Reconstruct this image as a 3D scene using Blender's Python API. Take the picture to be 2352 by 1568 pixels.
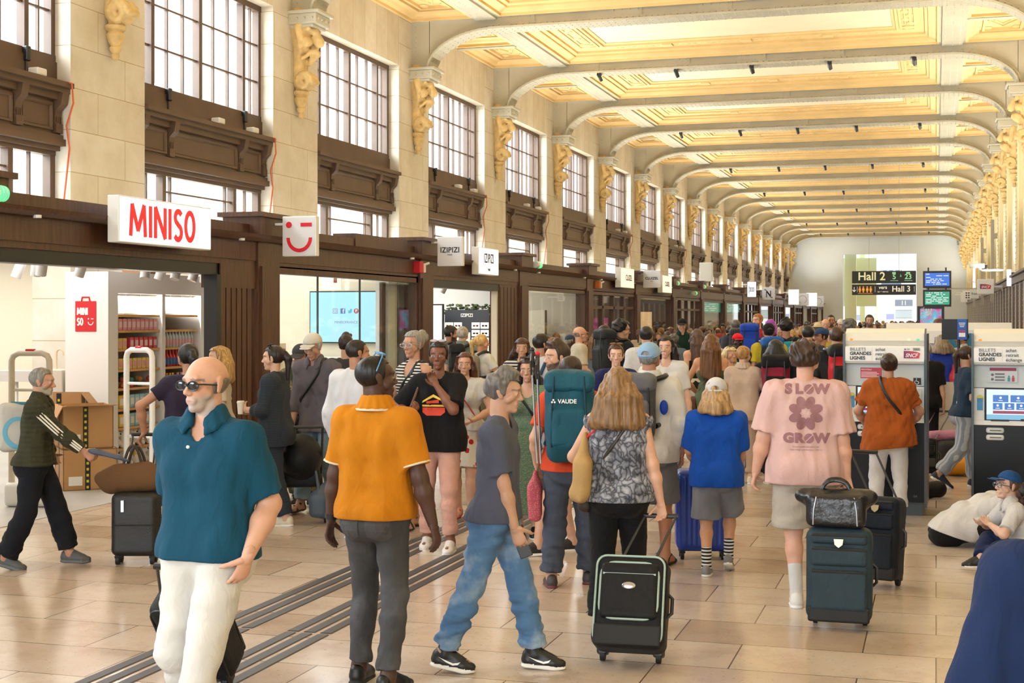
import bpy, bmesh, math, random
import numpy as np
from mathutils import Vector, Matrix
from mathutils.bvhtree import BVHTree

for _o in list(bpy.data.objects):
 bpy.data.objects.remove(_o)
S = bpy.context.scene
COL = S.collection
PI = math.pi

# ------------------------------------------------------------------ camera, exposure, light
FPX, UC, HOR, CAMH = 3200.0, 1176.0, 728.0, 2.03      # focal length (px), centre column, horizon row, eye height
TH = math.atan2(2150.0 - UC, FPX)                      # the camera is turned this far left of the hall's axis
CT, ST = math.cos(TH), math.sin(TH)
cd = bpy.data.cameras.new('camera')
cam = bpy.data.objects.new('camera', cd)
COL.objects.link(cam)
cd.sensor_width = 36.0
cd.lens = 36.0 * FPX / 2352.0
cd.shift_y = -(784.0 - HOR) / 2352.0
cd.clip_end = 400
cam.location = (0, 0, CAMH)
cam.rotation_euler = (PI / 2, 0, TH)
S.camera = cam

S.view_settings.view_transform = 'Standard'
S.view_settings.look = 'None'
S.view_settings.gamma = 1
S.view_settings.use_curve_mapping = False
S.view_settings.exposure = 0.2
cy = S.cycles
cy.max_bounces = 7
cy.diffuse_bounces = 3
cy.use_adaptive_sampling = True
cy.adaptive_threshold = 0.02
cy.glossy_bounces = 3
cy.transmission_bounces = 4
cy.transparent_max_bounces = 10
cy.caustics_reflective = False
cy.caustics_refractive = False
cy.sample_clamp_indirect = 6.0

W = bpy.data.worlds.new('sky')
S.world = W
W.use_nodes = True
_bg = W.node_tree.nodes['Background']
_bg.inputs[0].default_value = (0.86, 0.93, 1.0, 1)
_bg.inputs[1].default_value = 1.35

def area(name, loc, size, rot, power, color, spread=PI):
 l = bpy.data.lights.new(name, 'AREA')
 l.shape = 'RECTANGLE'
 l.size, l.size_y = size
 l.energy = power
 l.color = color
 l.spread = spread
 o = bpy.data.objects.new(name, l)
 o.location = loc
 o.rotation_euler = rot
 COL.objects.link(o)
 return o

XW, XR, XS = -11.16, 2.28, -8.5          # left wall face, right wall face, shop front line
BAY = 6.0
YEND = 113.0
ZC, ZB = 8.57, 8.33                      # ceiling ribs, underside of the beams

def pier(k):
 return 17.15 + BAY * k

KP = range(-4, 17)
# daylight outside the left windows (the bright glass-roofed train shed), and an unseen fill light added behind the camera for the people's fronts
area('daylight_train_shed', (XW - 4.0, 50, 8.0), (6.5, 106), (0, math.radians(-78), 0), 36000, (0.88, 0.945, 1.0))
area('fill_behind_camera', (-4.4, -13.5, 5.2), (13, 7.5), (math.radians(86), 0, 0), 2000, (0.92, 0.96, 1.0))
area('daylight_end_hall', (-4.4, 124, 11.5), (22, 16), (0, 0, 0), 3600, (0.98, 1.0, 0.97))

def at(u, v):
 """ground point seen at photo pixel (u, v)"""
 d = CAMH * FPX / (v - HOR)
 a = (u - UC) / FPX
 return Vector((d * (a * CT - ST), d * (CT + a * ST), 0))

def atd(u, d):
 a = (u - UC) / FPX
 return Vector((d * (a * CT - ST), d * (CT + a * ST), 0))

def vof(d):
 return HOR + CAMH * FPX / d

# ------------------------------------------------------------------ materials
def lin(c):
 if isinstance(c, str):
  c = [int(c[i:i + 2], 16) for i in (0, 2, 4)]
 r = []
 for x in c[:3]:
  x /= 255.0
  r.append(x / 12.92 if x <= 0.04045 else ((x + 0.055) / 1.055) ** 2.4)
 return (*r, 1.0)

MC = {}

class NT:
 """small helper to write node trees"""

 def __init__(s, m):
  m.use_nodes = True
  s.t = m.node_tree
  s.p = s.t.nodes['Principled BSDF']

 def n(s, kind, **kw):
  x = s.t.nodes.new('ShaderNode' + kind)
  for k, v in kw.items():
   if k.startswith('i_'):
    x.inputs[k[2:].replace('_', ' ')].default_value = v
   else:
    setattr(x, k, v)
  return x

 def l(s, a, b):
  s.t.links.new(a, b)

 def coord(s, which='Object', scale=(1, 1, 1), rot=(0, 0, 0)):
  c = s.n('TexCoord')
  m = s.n('Mapping')
  m.inputs['Scale'].default_value = scale
  m.inputs['Rotation'].default_value = rot
  s.l(c.outputs[which], m.inputs[0])
  return m.outputs[0]

 def ramp(s, fac, stops, interp='LINEAR'):
  r = s.n('ValToRGB')
  r.color_ramp.interpolation = interp
  e = r.color_ramp.elements
  while len(e) < len(stops):
   e.new(0.5)
  for x, (p, c) in zip(e, stops):
   x.position = p
   x.color = c
  s.l(fac, r.inputs[0])
  return r.outputs[0]

 def mix(s, fac, a, b, mode='MIX'):
  m = s.n('MixRGB', blend_type=mode)
  for i, v in ((0, fac), (1, a), (2, b)):
   if hasattr(v, 'is_linked') or hasattr(v, 'links'):
    s.l(v, m.inputs[i])
   else:
    m.inputs[i].default_value = v
  return m.outputs[0]

 def bump(s, h, strength=0.3, dist=0.01):
  b = s.n('Bump')
  b.inputs['Strength'].default_value = strength
  b.inputs['Distance'].default_value = dist
  s.l(h, b.inputs['Height'])
  s.l(b.outputs[0], s.p.inputs['Normal'])

def M(name, col='808080', rough=0.6, metal=0.0, spec=0.5, var=None, bump=None, emit=None, sheen=0):
 """plain procedural material: colour with noise variation and bump"""
 if name in MC:
  return MC[name]
 m = bpy.data.materials.new(name)
 MC[name] = m
 t = NT(m)
 p = t.p
 c = lin(col)
 p.inputs['Base Color'].default_value = c
 p.inputs['Roughness'].default_value = rough
 p.inputs['Metallic'].default_value = metal
 p.inputs['Specular IOR Level'].default_value = spec
 if sheen:
  p.inputs['Sheen Weight'].default_value = sheen
 if var:
  nz = t.n('TexNoise')
  nz.inputs['Scale'].default_value = var[0]
  nz.inputs['Detail'].default_value = 4
  t.l(t.coord(), nz.inputs[0])
  lo = tuple(x * (1 - var[1]) for x in c[:3]) + (1,)
  hi = tuple(min(1, x * (1 + var[1])) for x in c[:3]) + (1,)
  t.l(t.ramp(nz.outputs[0], [(0.3, lo), (0.7, hi)]), p.inputs['Base Color'])
 if bump:
  nz = t.n('TexNoise')
  nz.inputs['Scale'].default_value = bump[0]
  nz.inputs['Detail'].default_value = 3
  t.l(t.coord(scale=bump[2] if len(bump) > 2 else (1, 1, 1)), nz.inputs[0])
  t.bump(nz.outputs[0], bump[1], 0.02)
 if emit:
  p.inputs['Emission Color'].default_value = lin(emit[0])
  p.inputs['Emission Strength'].default_value = emit[1]
 return m

def stone_mat(name, axes, c1, c2, bw, bh, mortar='b09a78'):
 m = bpy.data.materials.new(name)
 MC[name] = m
 t = NT(m)
 c = t.n('TexCoord')
 sp = t.n('SeparateXYZ')
 cb = t.n('CombineXYZ')
 t.l(c.outputs['Object'], sp.inputs[0])
 t.l(sp.outputs[axes[0]], cb.inputs[0])
 t.l(sp.outputs[axes[1]], cb.inputs[1])
 b = t.n('TexBrick')
 b.inputs['Scale'].default_value = 1
 b.inputs['Brick Width'].default_value = bw
 b.inputs['Row Height'].default_value = bh
 b.inputs['Mortar Size'].default_value = 0.006
 b.inputs['Mortar Smooth'].default_value = 0.3
 b.inputs['Bias'].default_value = 0
 b.inputs['Color1'].default_value = lin(c1)
 b.inputs['Color2'].default_value = lin(c2)
 b.inputs['Mortar'].default_value = lin(mortar)
 t.l(cb.outputs[0], b.inputs[0])
 nz = t.n('TexNoise')
 nz.inputs['Scale'].default_value = 1.7
 nz.inputs['Detail'].default_value = 8
 nz.inputs['Roughness'].default_value = 0.65
 t.l(c.outputs['Object'], nz.inputs[0])
 tone = t.ramp(nz.outputs[0], [(0.3, (0.86, 0.82, 0.76, 1)), (0.62, (1.0, 1.0, 1.0, 1))])
 t.l(t.mix(1.0, b.outputs[0], tone, 'MULTIPLY'), t.p.inputs['Base Color'])
 t.p.inputs['Roughness'].default_value = 0.75
 t.p.inputs['Specular IOR Level'].default_value = 0.3
 t.bump(b.outputs['Fac'], -0.25, 0.01)
 return m

def floor_mat():
 m = bpy.data.materials.new('polished stone tiles')
 t = NT(m)
 c = t.n('TexCoord')
 mp = t.n('Mapping')
 mp.inputs['Rotation'].default_value = (0, 0, 0)
 t.l(c.outputs['Object'], mp.inputs[0])
 b = t.n('TexBrick')
 b.offset_frequency = 2
 b.offset = 0.37
 b.inputs['Scale'].default_value = 1
 b.inputs['Brick Width'].default_value = 1.15
 b.inputs['Row Height'].default_value = 0.62
 b.inputs['Mortar Size'].default_value = 0.0045
 b.inputs['Mortar Smooth'].default_value = 0.1
 b.inputs['Color1'].default_value = lin('d6c9bb')
 b.inputs['Color2'].default_value = lin('bdaa99')
 b.inputs['Mortar'].default_value = lin('6d5847')
 t.l(mp.outputs[0], b.inputs[0])
 nz = t.n('TexNoise')
 nz.inputs['Scale'].default_value = 2.2
 nz.inputs['Detail'].default_value = 9
 nz.inputs['Roughness'].default_value = 0.7
 t.l(c.outputs['Object'], nz.inputs[0])
 tone = t.ramp(nz.outputs[0], [(0.32, (0.82, 0.77, 0.74, 1)), (0.5, (0.97, 0.95, 0.93, 1)), (0.7, (1, 1, 1, 1))])
 sp = t.n('TexNoise')
 sp.inputs['Scale'].default_value = 38
 sp.inputs['Detail'].default_value = 2
 t.l(c.outputs['Object'], sp.inputs[0])
 speck = t.ramp(sp.outputs[0], [(0.27, (0.72, 0.66, 0.6, 1)), (0.36, (1, 1, 1, 1))])
 t.l(t.mix(1.0, t.mix(1.0, b.outputs[0], tone, 'MULTIPLY'), speck, 'MULTIPLY'), t.p.inputs['Base Color'])
 rr = t.n('MapRange')
 rr.inputs[1].default_value = 0.3
 rr.inputs[2].default_value = 0.7
 rr.inputs[3].default_value = 0.13
 rr.inputs[4].default_value = 0.24
 t.l(nz.outputs[0], rr.inputs[0])
 t.l(rr.outputs[0], t.p.inputs['Roughness'])
 t.p.inputs['Specular IOR Level'].default_value = 0.62
 t.bump(b.outputs['Fac'], -0.3, 0.004)
 return m

def wood_mat(name, c1, c2, scale=(3, 3, 0.35), rough=0.42):
 m = bpy.data.materials.new(name)
 MC[name] = m
 t = NT(m)
 nz = t.n('TexNoise')
 nz.inputs['Scale'].default_value = 9
 nz.inputs['Detail'].default_value = 6
 t.l(t.coord(scale=scale), nz.inputs[0])
 t.l(t.ramp(nz.outputs[0], [(0.3, lin(c1)), (0.7, lin(c2))]), t.p.inputs['Base Color'])
 t.p.inputs['Roughness'].default_value = rough
 return m

def glass_mat(name, tint=(0.96, 0.985, 0.975, 1), refl=0.10, rough=0.02):
 m = bpy.data.materials.new(name)
 MC[name] = m
 m.use_nodes = True
 t = m.node_tree
 t.nodes.clear()
 o = t.nodes.new('ShaderNodeOutputMaterial')
 mx = t.nodes.new('ShaderNodeMixShader')
 tr = t.nodes.new('ShaderNodeBsdfTransparent')
 gl = t.nodes.new('ShaderNodeBsdfGlossy')
 lw = t.nodes.new('ShaderNodeLayerWeight')
 lw.inputs[0].default_value = 0.5
 pw = t.nodes.new('ShaderNodeMath')
 pw.operation = 'POWER'
 pw.inputs[1].default_value = 4.0
 ad = t.nodes.new('ShaderNodeMath')
 ad.operation = 'MULTIPLY_ADD'
 ad.inputs[1].default_value = refl * 6
 ad.inputs[2].default_value = refl * 0.35
 tr.inputs[0].default_value = tint
 gl.inputs[0].default_value = (1, 1, 1, 1)
 gl.inputs['Roughness'].default_value = rough
 t.links.new(lw.outputs['Facing'], pw.inputs[0])
 t.links.new(pw.outputs[0], ad.inputs[0])
 t.links.new(ad.outputs[0], mx.inputs[0])
 t.links.new(tr.outputs[0], mx.inputs[1])
 t.links.new(gl.outputs[0], mx.inputs[2])
 t.links.new(mx.outputs[0], o.inputs[0])
 return m

def emit_mat(name, col, strength):
 if name in MC:
  return MC[name]
 m = bpy.data.materials.new(name)
 MC[name] = m
 t = NT(m)
 t.p.inputs['Base Color'].default_value = (0.02, 0.02, 0.02, 1)
 t.p.inputs['Emission Color'].default_value = lin(col)
 t.p.inputs['Emission Strength'].default_value = strength
 t.p.inputs['Roughness'].default_value = 0.3
 return m

STONE = stone_mat('stone blocks', ('Y', 'Z'), 'ded7c9', 'd8cfbe', 1.35, 0.57)
STONEV = stone_mat('stone slabs', ('Y', 'Z'), 'ddd4c3', 'd5cab5', 0.62, 9.0)
STONEX = stone_mat('stone blocks end', ('X', 'Z'), 'e2ddd2', 'dcd6c8', 1.35, 0.57)
FLOOR = floor_mat()
WOOD = wood_mat('dark oak', '3f2616', '5d3b25')
BROWN = M('brown paint', '56402f', 0.5, var=(3, 0.12))
CREAM = M('cream steel paint', 'b9b3a0', 0.42, var=(2, 0.06))
YEL = M('ochre plaster', 'e8c88e', 0.7, var=(2, 0.07))
PALE = M('pale plaster', 'ecd9ba', 0.75, var=(1.2, 0.04))
ORN = M('carved ochre stone', 'd9ba80', 0.7, var=(9, 0.16))
WHITE = M('white paint', 'eeece6', 0.45)
WALLW = M('end wall paint', 'ccd4da', 0.7, var=(0.6, 0.05))
BLACK = M('black metal', '17181a', 0.4)
DGREY = M('dark grey plastic', '2c2e31', 0.5)
CHROME = M('brushed steel', 'b9bcc0', 0.28, 1.0)
GLASS = glass_mat('shop glass')
GLASSW = glass_mat('window glass', (0.99, 1, 1, 1), 0.05)
RED = M('signal red', 'd0202a', 0.4)
CARD = M('cardboard', 'b98f5f', 0.75, var=(4, 0.06))
PLASTW = M('white plastic', 'efefec', 0.35)
RUBBER = M('black rubber', '101112', 0.65)

# ------------------------------------------------------------------ mesh builder
class MB:
 def __init__(s):
  s.v, s.f, s.mi = [], [], []

 def add(s, vs, fs, mi=0, X=None):
  n = len(s.v)
  if X is not None:
   vs = [X @ Vector(p) for p in vs]
  s.v += [tuple(p) for p in vs]
  s.f += [tuple(i + n for i in f) for f in fs]
  s.mi += [mi] * len(fs)
  return s

 def box(s, x0, x1, y0, y1, z0, z1, mi=0, X=None):
  vs = [(x, y, z) for z in (z0, z1) for y in (y0, y1) for x in (x0, x1)]
  return s.add(vs, [(0, 2, 3, 1), (4, 5, 7, 6), (0, 1, 5, 4), (2, 6, 7, 3), (0, 4, 6, 2), (1, 3, 7, 5)], mi, X)

 def rbox(s, c, size, r=0.02, seg=3, mi=0, X=None, taper=None):
  bm = bmesh.new()
  bmesh.ops.create_cube(bm, size=1)
  for v in bm.verts:
   k = 1.0
   if taper and v.co.z > 0:
    k = taper
   v.co = Vector((v.co.x * size[0] * k, v.co.y * size[1] * k, v.co.z * size[2]))
  bmesh.ops.bevel(bm, geom=list(bm.edges), offset=r, segments=seg, profile=0.5, affect='EDGES')
  T = Matrix.Translation(Vector(c))
  if X is not None:
   T = X @ T
  s.bm(bm, mi, T)
  return s

 def bm(s, bm, mi=0, X=None):
  bm.verts.index_update()
  s.add([v.co.copy() for v in bm.verts], [[v.index for v in f.verts] for f in bm.faces], mi, X)
  bm.free()

 def cyl(s, p0, p1, r0, r1=None, n=12, mi=0, caps=True, X=None):
  r1 = r0 if r1 is None else r1
  p0, p1 = Vector(p0), Vector(p1)
  d = (p1 - p0).normalized()
  a = d.orthogonal().normalized()
  b = d.cross(a)
  vs = []
  for p, r in ((p0, r0), (p1, r1)):
   for i in range(n):
    t = 2 * PI * i / n
    vs.append(p + a * (r * math.cos(t)) + b * (r * math.sin(t)))
  fs = [(i, (i + 1) % n, n + (i + 1) % n, n + i) for i in range(n)]
  if caps:
   fs += [tuple(range(n))[::-1], tuple(range(n, 2 * n))]
  return s.add(vs, fs, mi, X)

 def tube(s, pts, r, n=8, mi=0, X=None, closed=False):
  pts = [Vector(p) for p in pts]
  rs = r if isinstance(r, (list, tuple)) else [r] * len(pts)
  vs, fs = [], []
  m = len(pts)
  prev = None
  for i, p in enumerate(pts):
   if closed:
    d = pts[(i + 1) % m] - pts[i - 1]
   else:
    d = pts[min(i + 1, m - 1)] - pts[max(i - 1, 0)]
   d.normalize()
   a = d.orthogonal().normalized() if prev is None else (prev - d * prev.dot(d)).normalized()
   prev = a
   b = d.cross(a)
   for j in range(n):
    t = 2 * PI * j / n
    vs.append(p + (a * math.cos(t) + b * math.sin(t)) * rs[i])
  for i in range(m if closed else m - 1):
   for j in range(n):
    q = (i + 1) % m
    fs.append((i * n + j, i * n + (j + 1) % n, q * n + (j + 1) % n, q * n + j))
  if not closed:
   fs += [tuple(range(n))[::-1], tuple(range((m - 1) * n, m * n))]
  return s.add(vs, fs, mi, X)

 def lathe(s, prof, c=(0, 0, 0), n=20, mi=0, X=None, sx=1, sy=1):
  vs, fs = [], []
  m = len(prof)
  for r, z in prof:
   for j in range(n):
    t = 2 * PI * j / n
    vs.append((c[0] + r * math.cos(t) * sx, c[1] + r * math.sin(t) * sy, c[2] + z))
  for i in range(m - 1):
   for j in range(n):
    fs.append((i * n + j, i * n + (j + 1) % n, (i + 1) * n + (j + 1) % n, (i + 1) * n + j))
  fs += [tuple(range(n))[::-1], tuple(range((m - 1) * n, m * n))]
  return s.add(vs, fs, mi, X)

 def ball(s, c, r, n=12, mi=0, X=None):
  rx, ry, rz = (r, r, r) if not isinstance(r, (tuple, list)) else r
  prof = [(max(1e-4, math.sin(PI * i / (n // 2 + 2))), -math.cos(PI * i / (n // 2 + 2))) for i in range(n // 2 + 3)]
  vs, fs = [], []
  for q, z in prof:
   for j in range(n):
    t = 2 * PI * j / n
    vs.append((c[0] + rx * q * math.cos(t), c[1] + ry * q * math.sin(t), c[2] + rz * z))
  for i in range(len(prof) - 1):
   for j in range(n):
    fs.append((i * n + j, i * n + (j + 1) % n, (i + 1) * n + (j + 1) % n, (i + 1) * n + j))
  return s.add(vs, fs, mi, X)

 def prism(s, poly, ax, c0, c1, mi=0, X=None):
  """polygon (2-D) in the plane normal to axis ax, extruded from c0 to c1"""
  def pt(p, c):
   q = [p[0], p[1]]
   q.insert(ax, c)
   return tuple(q)
  n = len(poly)
  vs = [pt(p, c0) for p in poly] + [pt(p, c1) for p in poly]
  fs = [(i, (i + 1) % n, n + (i + 1) % n, n + i) for i in range(n)] + [tuple(range(n))[::-1], tuple(range(n, 2 * n))]
  return s.add(vs, fs, mi, X)

 def frame(s, rect, prof, mi=0, cap=None, X=None, ax=2):
  """stepped moulding: rect (x0,x1,y0,y1), profile [(inset, z)...]; cap = material of the middle field or None"""
  x0, x1, y0, y1 = rect
  vs, fs = [], []
  for i, z in prof:
   for p in ((x0 + i, y0 + i), (x1 - i, y0 + i), (x1 - i, y1 - i), (x0 + i, y1 - i)):
    q = [p[0], p[1]]
    q.insert(ax, z)
    vs.append(tuple(q))
  for k in range(len(prof) - 1):
   for j in range(4):
    a, b = 4 * k + j, 4 * k + (j + 1) % 4
    fs.append((a, b, b + 4, a + 4))
  s.add(vs, fs, mi, X)
  if cap is not None:
   s.add(vs[-4:], [(0, 1, 2, 3)], cap, X)
  return s

 def build(s, name, mats, parent=None, smooth=False, loc=None, rotz=0, fix=True):
  me = bpy.data.meshes.new(name)
  me.from_pydata(s.v, [], s.f)
  if not isinstance(mats, (list, tuple)):
   mats = [mats]
  for m in mats:
   me.materials.append(m)
  if len(mats) > 1:
   me.polygons.foreach_set('material_index', s.mi)
  if fix:
   bm = bmesh.new()
   bm.from_mesh(me)
   bmesh.ops.recalc_face_normals(bm, faces=bm.faces)
   bm.to_mesh(me)
   bm.free()
  if smooth:
   me.polygons.foreach_set('use_smooth', [True] * len(me.polygons))
   if smooth != 'all':
    me.set_sharp_from_angle(angle=math.radians(40))
  o = bpy.data.objects.new(name, me)
  COL.objects.link(o)
  if parent is not None:
   o.parent = parent
  if loc is not None:
   o.location = loc
  if rotz:
   o.rotation_euler = (0, 0, rotz)
  return o

def thing(name, label, cat, loc=(0, 0, 0), rotz=0, group=None):
 o = bpy.data.objects.new(name, None)
 o.empty_display_size = 0.1
 COL.objects.link(o)
 o.location = loc
 o.rotation_euler = (0, 0, rotz)
 return tag(o, label, cat, group)

def tag(o, label, cat, group=None):
 o['label'] = label
 o['category'] = cat
 if group:
  o['group'] = group
 return o

def struct(o, label=None, cat=None):
 o['kind'] = 'structure'
 if label:
  o['label'] = label
  o['category'] = cat
 return o

def dup(root, loc=None, rotz=None, label=None, group=None, parent=None, props=True):
 r = root.copy()
 COL.objects.link(r)
 if loc is not None:
  r.location = loc
 if rotz is not None:
  r.rotation_euler = (0, 0, rotz)
 if label:
  r['label'] = label
 if group:
  r['group'] = group
 for ch in list(root.children):
  c = ch.copy()
  COL.objects.link(c)
  c.parent = r
  for g in list(ch.children):
   d = g.copy()
   COL.objects.link(d)
   d.parent = c
 return r

def text_mb(txt, size, align='CENTER', bold=0.0, depth=0.002, spacing=1.0, res=3):
 """lettering as plain geometry in the XY plane: (verts, faces)"""
 cu = bpy.data.curves.new('lettering', 'FONT')
 cu.body = txt
 cu.size = size
 cu.align_x = align
 cu.align_y = 'CENTER'
 cu.offset = bold
 cu.extrude = depth
 cu.space_character = spacing
 cu.resolution_u = res
 o = bpy.data.objects.new('lettering', cu)
 COL.objects.link(o)
 dg = bpy.context.evaluated_depsgraph_get()
 dg.update()
 me = o.evaluated_get(dg).to_mesh()
 vs = [v.co.copy() for v in me.vertices]
 fs = [list(p.vertices) for p in me.polygons]
 o.evaluated_get(dg).to_mesh_clear()
 bpy.data.objects.remove(o)
 bpy.data.curves.remove(cu)
 return vs, fs

def basis(o, x, y):
 """matrix whose local x, y axes point along the given directions, origin o"""
 x = Vector(x).normalized()
 y = Vector(y).normalized()
 z = x.cross(y)
 return Matrix(((x.x, y.x, z.x, o[0]), (x.y, y.y, z.y, o[1]), (x.z, y.z, z.z, o[2]), (0, 0, 0, 1)))

def lettering(txt, X, size, mat, parent=None, align='CENTER', bold=0.0, sx=1.0, name='lettering', depth=0.002, spacing=1.0):
 vs, fs = text_mb(txt, size, align, bold, depth, spacing)
 m = MB()
 m.add([(v[0] * sx, v[1], v[2]) for v in vs], fs, 0, X)
 return m.build(name, mat, parent, fix=False)

# ------------------------------------------------------------------ smooth solid modelling (bodies, clothes, soft things)
class Pr:
 """tapered capsule a-b (optionally flattened along n by k) or ellipsoid; clips = half spaces (point, normal) kept behind"""

 def __init__(s, a, b=None, ra=0.05, rb=None, n=None, k=1.0, clips=(), R=None, rad=None):
  s.a = np.array(a, float)
  s.b = np.array(a if b is None else b, float)
  s.ra = ra
  s.rb = ra if rb is None else rb
  s.n = None
  if n is not None and k != 1.0:
   n = np.array(n, float)
   s.n = n / np.linalg.norm(n)
  s.k = k if s.n is not None else 1.0
  s.clips = [(np.array(p, float), np.array(q, float) / np.linalg.norm(q)) for p, q in clips]
  s.R, s.rad = R, None
  if rad is not None:
   s.rad = np.array(rad, float)
   s.R = np.eye(3) if R is None else np.array(R, float)
   s.k = s.rad.min() / s.rad.max()
   s.ra = s.rb = s.rad.max()

 def d(s, P):
  q = P - s.a
  if s.rad is not None:
   L = q @ s.R.T
   k0 = np.sqrt(((L / s.rad) ** 2).sum(-1)) + 1e-9
   k1 = np.sqrt(((L / s.rad ** 2) ** 2).sum(-1)) + 1e-9
   r = k0 * (k0 - 1) / k1
  else:
   ab = s.b - s.a
   if s.n is not None:
    f = 1.0 / s.k - 1
    q = q + (q @ s.n)[..., None] * s.n * f
    ab = ab + (ab @ s.n) * s.n * f
   L2 = ab @ ab
   if L2 < 1e-10:
    r = np.sqrt((q * q).sum(-1)) - s.ra
   else:
    h = np.clip(q @ ab / L2, 0, 1)
    e = q - h[..., None] * ab
    r = np.sqrt((e * e).sum(-1)) - (s.ra + h * (s.rb - s.ra))
  for p, n in s.clips:
   r = np.maximum(r, (P - p) @ n)
  return r

 def inflate(s, g):
  t = Pr.__new__(Pr)
  t.__dict__.update(s.__dict__)
  t.ra, t.rb = s.ra + g, s.rb + g
  if s.rad is not None:
   t.rad = s.rad + g
  return t

class Bx(Pr):
 """rounded box: centre, half sizes, corner radius, axes R (rows)"""

 def __init__(s, c, h, r=.02, R=None, clips=()):
  Pr.__init__(s, c, None, float(np.linalg.norm(h)), clips=clips)
  s.c, s.h, s.r = np.array(c, float), np.array(h, float) - r, r
  s.B = np.eye(3) if R is None else np.array(R, float)

 def d(s, P):
  q = np.abs((P - s.c) @ s.B.T) - s.h
  r = np.sqrt((np.maximum(q, 0) ** 2).sum(-1)) + np.minimum(q.max(-1), 0) - s.r
  for p, n in s.clips:
   r = np.maximum(r, (P - p) @ n)
  return r

def smin(a, b, k):
 h = np.maximum(k - np.abs(a - b), 0) / k
 return np.minimum(a, b) - h * h * k * 0.25

def mesh_sdf(prims, vox, kb=0.03, post=None, disp=None):
 """surface of the smooth union of prims: (verts Nx3, quads Mx4)"""
 bs = 8
 lo = np.min([np.minimum(p.a, p.b) - max(p.ra, p.rb) for p in prims], 0) - 4 * vox - kb
 hi = np.max([np.maximum(p.a, p.b) + max(p.ra, p.rb) for p in prims], 0) + 4 * vox + kb
 nb = np.ceil((hi - lo) / (bs * vox)).astype(int) + 1
 g = [lo[i] + (np.arange(nb[i]) + 0.5) * bs * vox for i in range(3)]
 C = np.stack(np.meshgrid(*g, indexing='ij'), -1).reshape(-1, 3)
 R = bs * vox * 0.87 + vox
 near, base = [], np.full(len(C), 9.0)
 for p in prims:
  dc = p.d(C)
  near.append(dc - R / p.k < kb + 2 * vox)
  base = np.minimum(base, dc * p.k)
 inside = base < -R * 1.1
 cand = np.any(near, 0)
 if post is not None:
  pc = post(C, np.full(len(C), -1e3))
  cand &= pc < R * 1.2
  inside &= pc < -R * 1.2
 cand &= ~inside
 ids = np.nonzero(cand)[0]
 loc = np.full(len(C), -1)
 loc[ids] = np.arange(len(ids))
 o = (np.arange(bs) - (bs - 1) / 2) * vox
 off = np.stack(np.meshgrid(o, o, o, indexing='ij'), -1).reshape(-1, 3)
 D = np.full((len(ids), bs ** 3), 1.0)
 for p, nr in zip(prims, near):
  s = loc[np.nonzero(nr & cand)[0]]
  if len(s):
   P = C[ids[s]][:, None, :] + off[None]
   D[s] = smin(D[s], p.d(P.reshape(-1, 3)).reshape(len(s), -1), kb)
 P = (C[ids][:, None, :] + off[None]).reshape(-1, 3)
 D = D.reshape(-1)
 if disp is not None:
  D = D + disp(P)
 if post is not None:
  D = post(P, D)
 V = np.where(inside, -1.0, 1.0).astype(np.float32)[:, None].repeat(bs ** 3, 1)
 V[ids] = D.reshape(len(ids), -1)
 V = V.reshape(*nb, bs, bs, bs).transpose(0, 3, 1, 4, 2, 5).reshape(nb * bs)
 org = lo + 0.5 * vox
 return nets(V, org, vox)

def nets(V, org, vox):
 Sg = V < 0
 c = np.zeros(np.array(V.shape) - 1, np.uint8)
 nx, ny, nz = V.shape
 for dx in (0, 1):
  for dy in (0, 1):
   for dz in (0, 1):
    c += Sg[dx:nx - 1 + dx, dy:ny - 1 + dy, dz:nz - 1 + dz]
 I = np.argwhere((c > 0) & (c < 8))
 idx = np.full(c.shape, -1, np.int32)
 idx[tuple(I.T)] = np.arange(len(I))
 cor = {}
 for dx in (0, 1):
  for dy in (0, 1):
   for dz in (0, 1):
    cor[dx, dy, dz] = V[I[:, 0] + dx, I[:, 1] + dy, I[:, 2] + dz]
 acc = np.zeros((len(I), 3))
 cnt = np.zeros(len(I))
 for ax in range(3):
  for u in (0, 1):
   for w in (0, 1):
    a = [u, w]
    a.insert(ax, 0)
    b = [u, w]
    b.insert(ax, 1)
    va, vb = cor[tuple(a)], cor[tuple(b)]
    m = (va < 0) != (vb < 0)
    t = np.where(m, va / np.where(m, va - vb, 1), 0)
    t = np.clip(t, 0, 1)
    p = np.array([a] * len(I), float)
    p[:, ax] += t
    acc += p * m[:, None]
    cnt += m
 verts = org + (I + acc / np.maximum(cnt, 1)[:, None]) * vox
 quads = []
 for ax in range(3):
  sl0 = [slice(None)] * 3
  sl1 = [slice(None)] * 3
  sl0[ax], sl1[ax] = slice(0, -1), slice(1, None)
  A, B = Sg[tuple(sl0)], Sg[tuple(sl1)]
  E = np.argwhere(A != B)
  o1, o2 = [(1, 2), (2, 0), (0, 1)][ax]
  E = E[(E[:, o1] > 0) & (E[:, o2] > 0) & (E[:, o1] < V.shape[o1] - 1) & (E[:, o2] < V.shape[o2] - 1)]
  sg = A[tuple(E.T)]

  def cell(d1, d2):
   q = E.copy()
   q[:, o1] += d1
   q[:, o2] += d2
   return idx[tuple(q.T)]
  q = np.stack([cell(-1, -1), cell(0, -1), cell(0, 0), cell(-1, 0)], 1)
  q[~sg] = q[~sg][:, ::-1]
  quads.append(q)
 q = np.concatenate(quads)
 q = q[(q >= 0).all(1)]
 return verts, q

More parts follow.
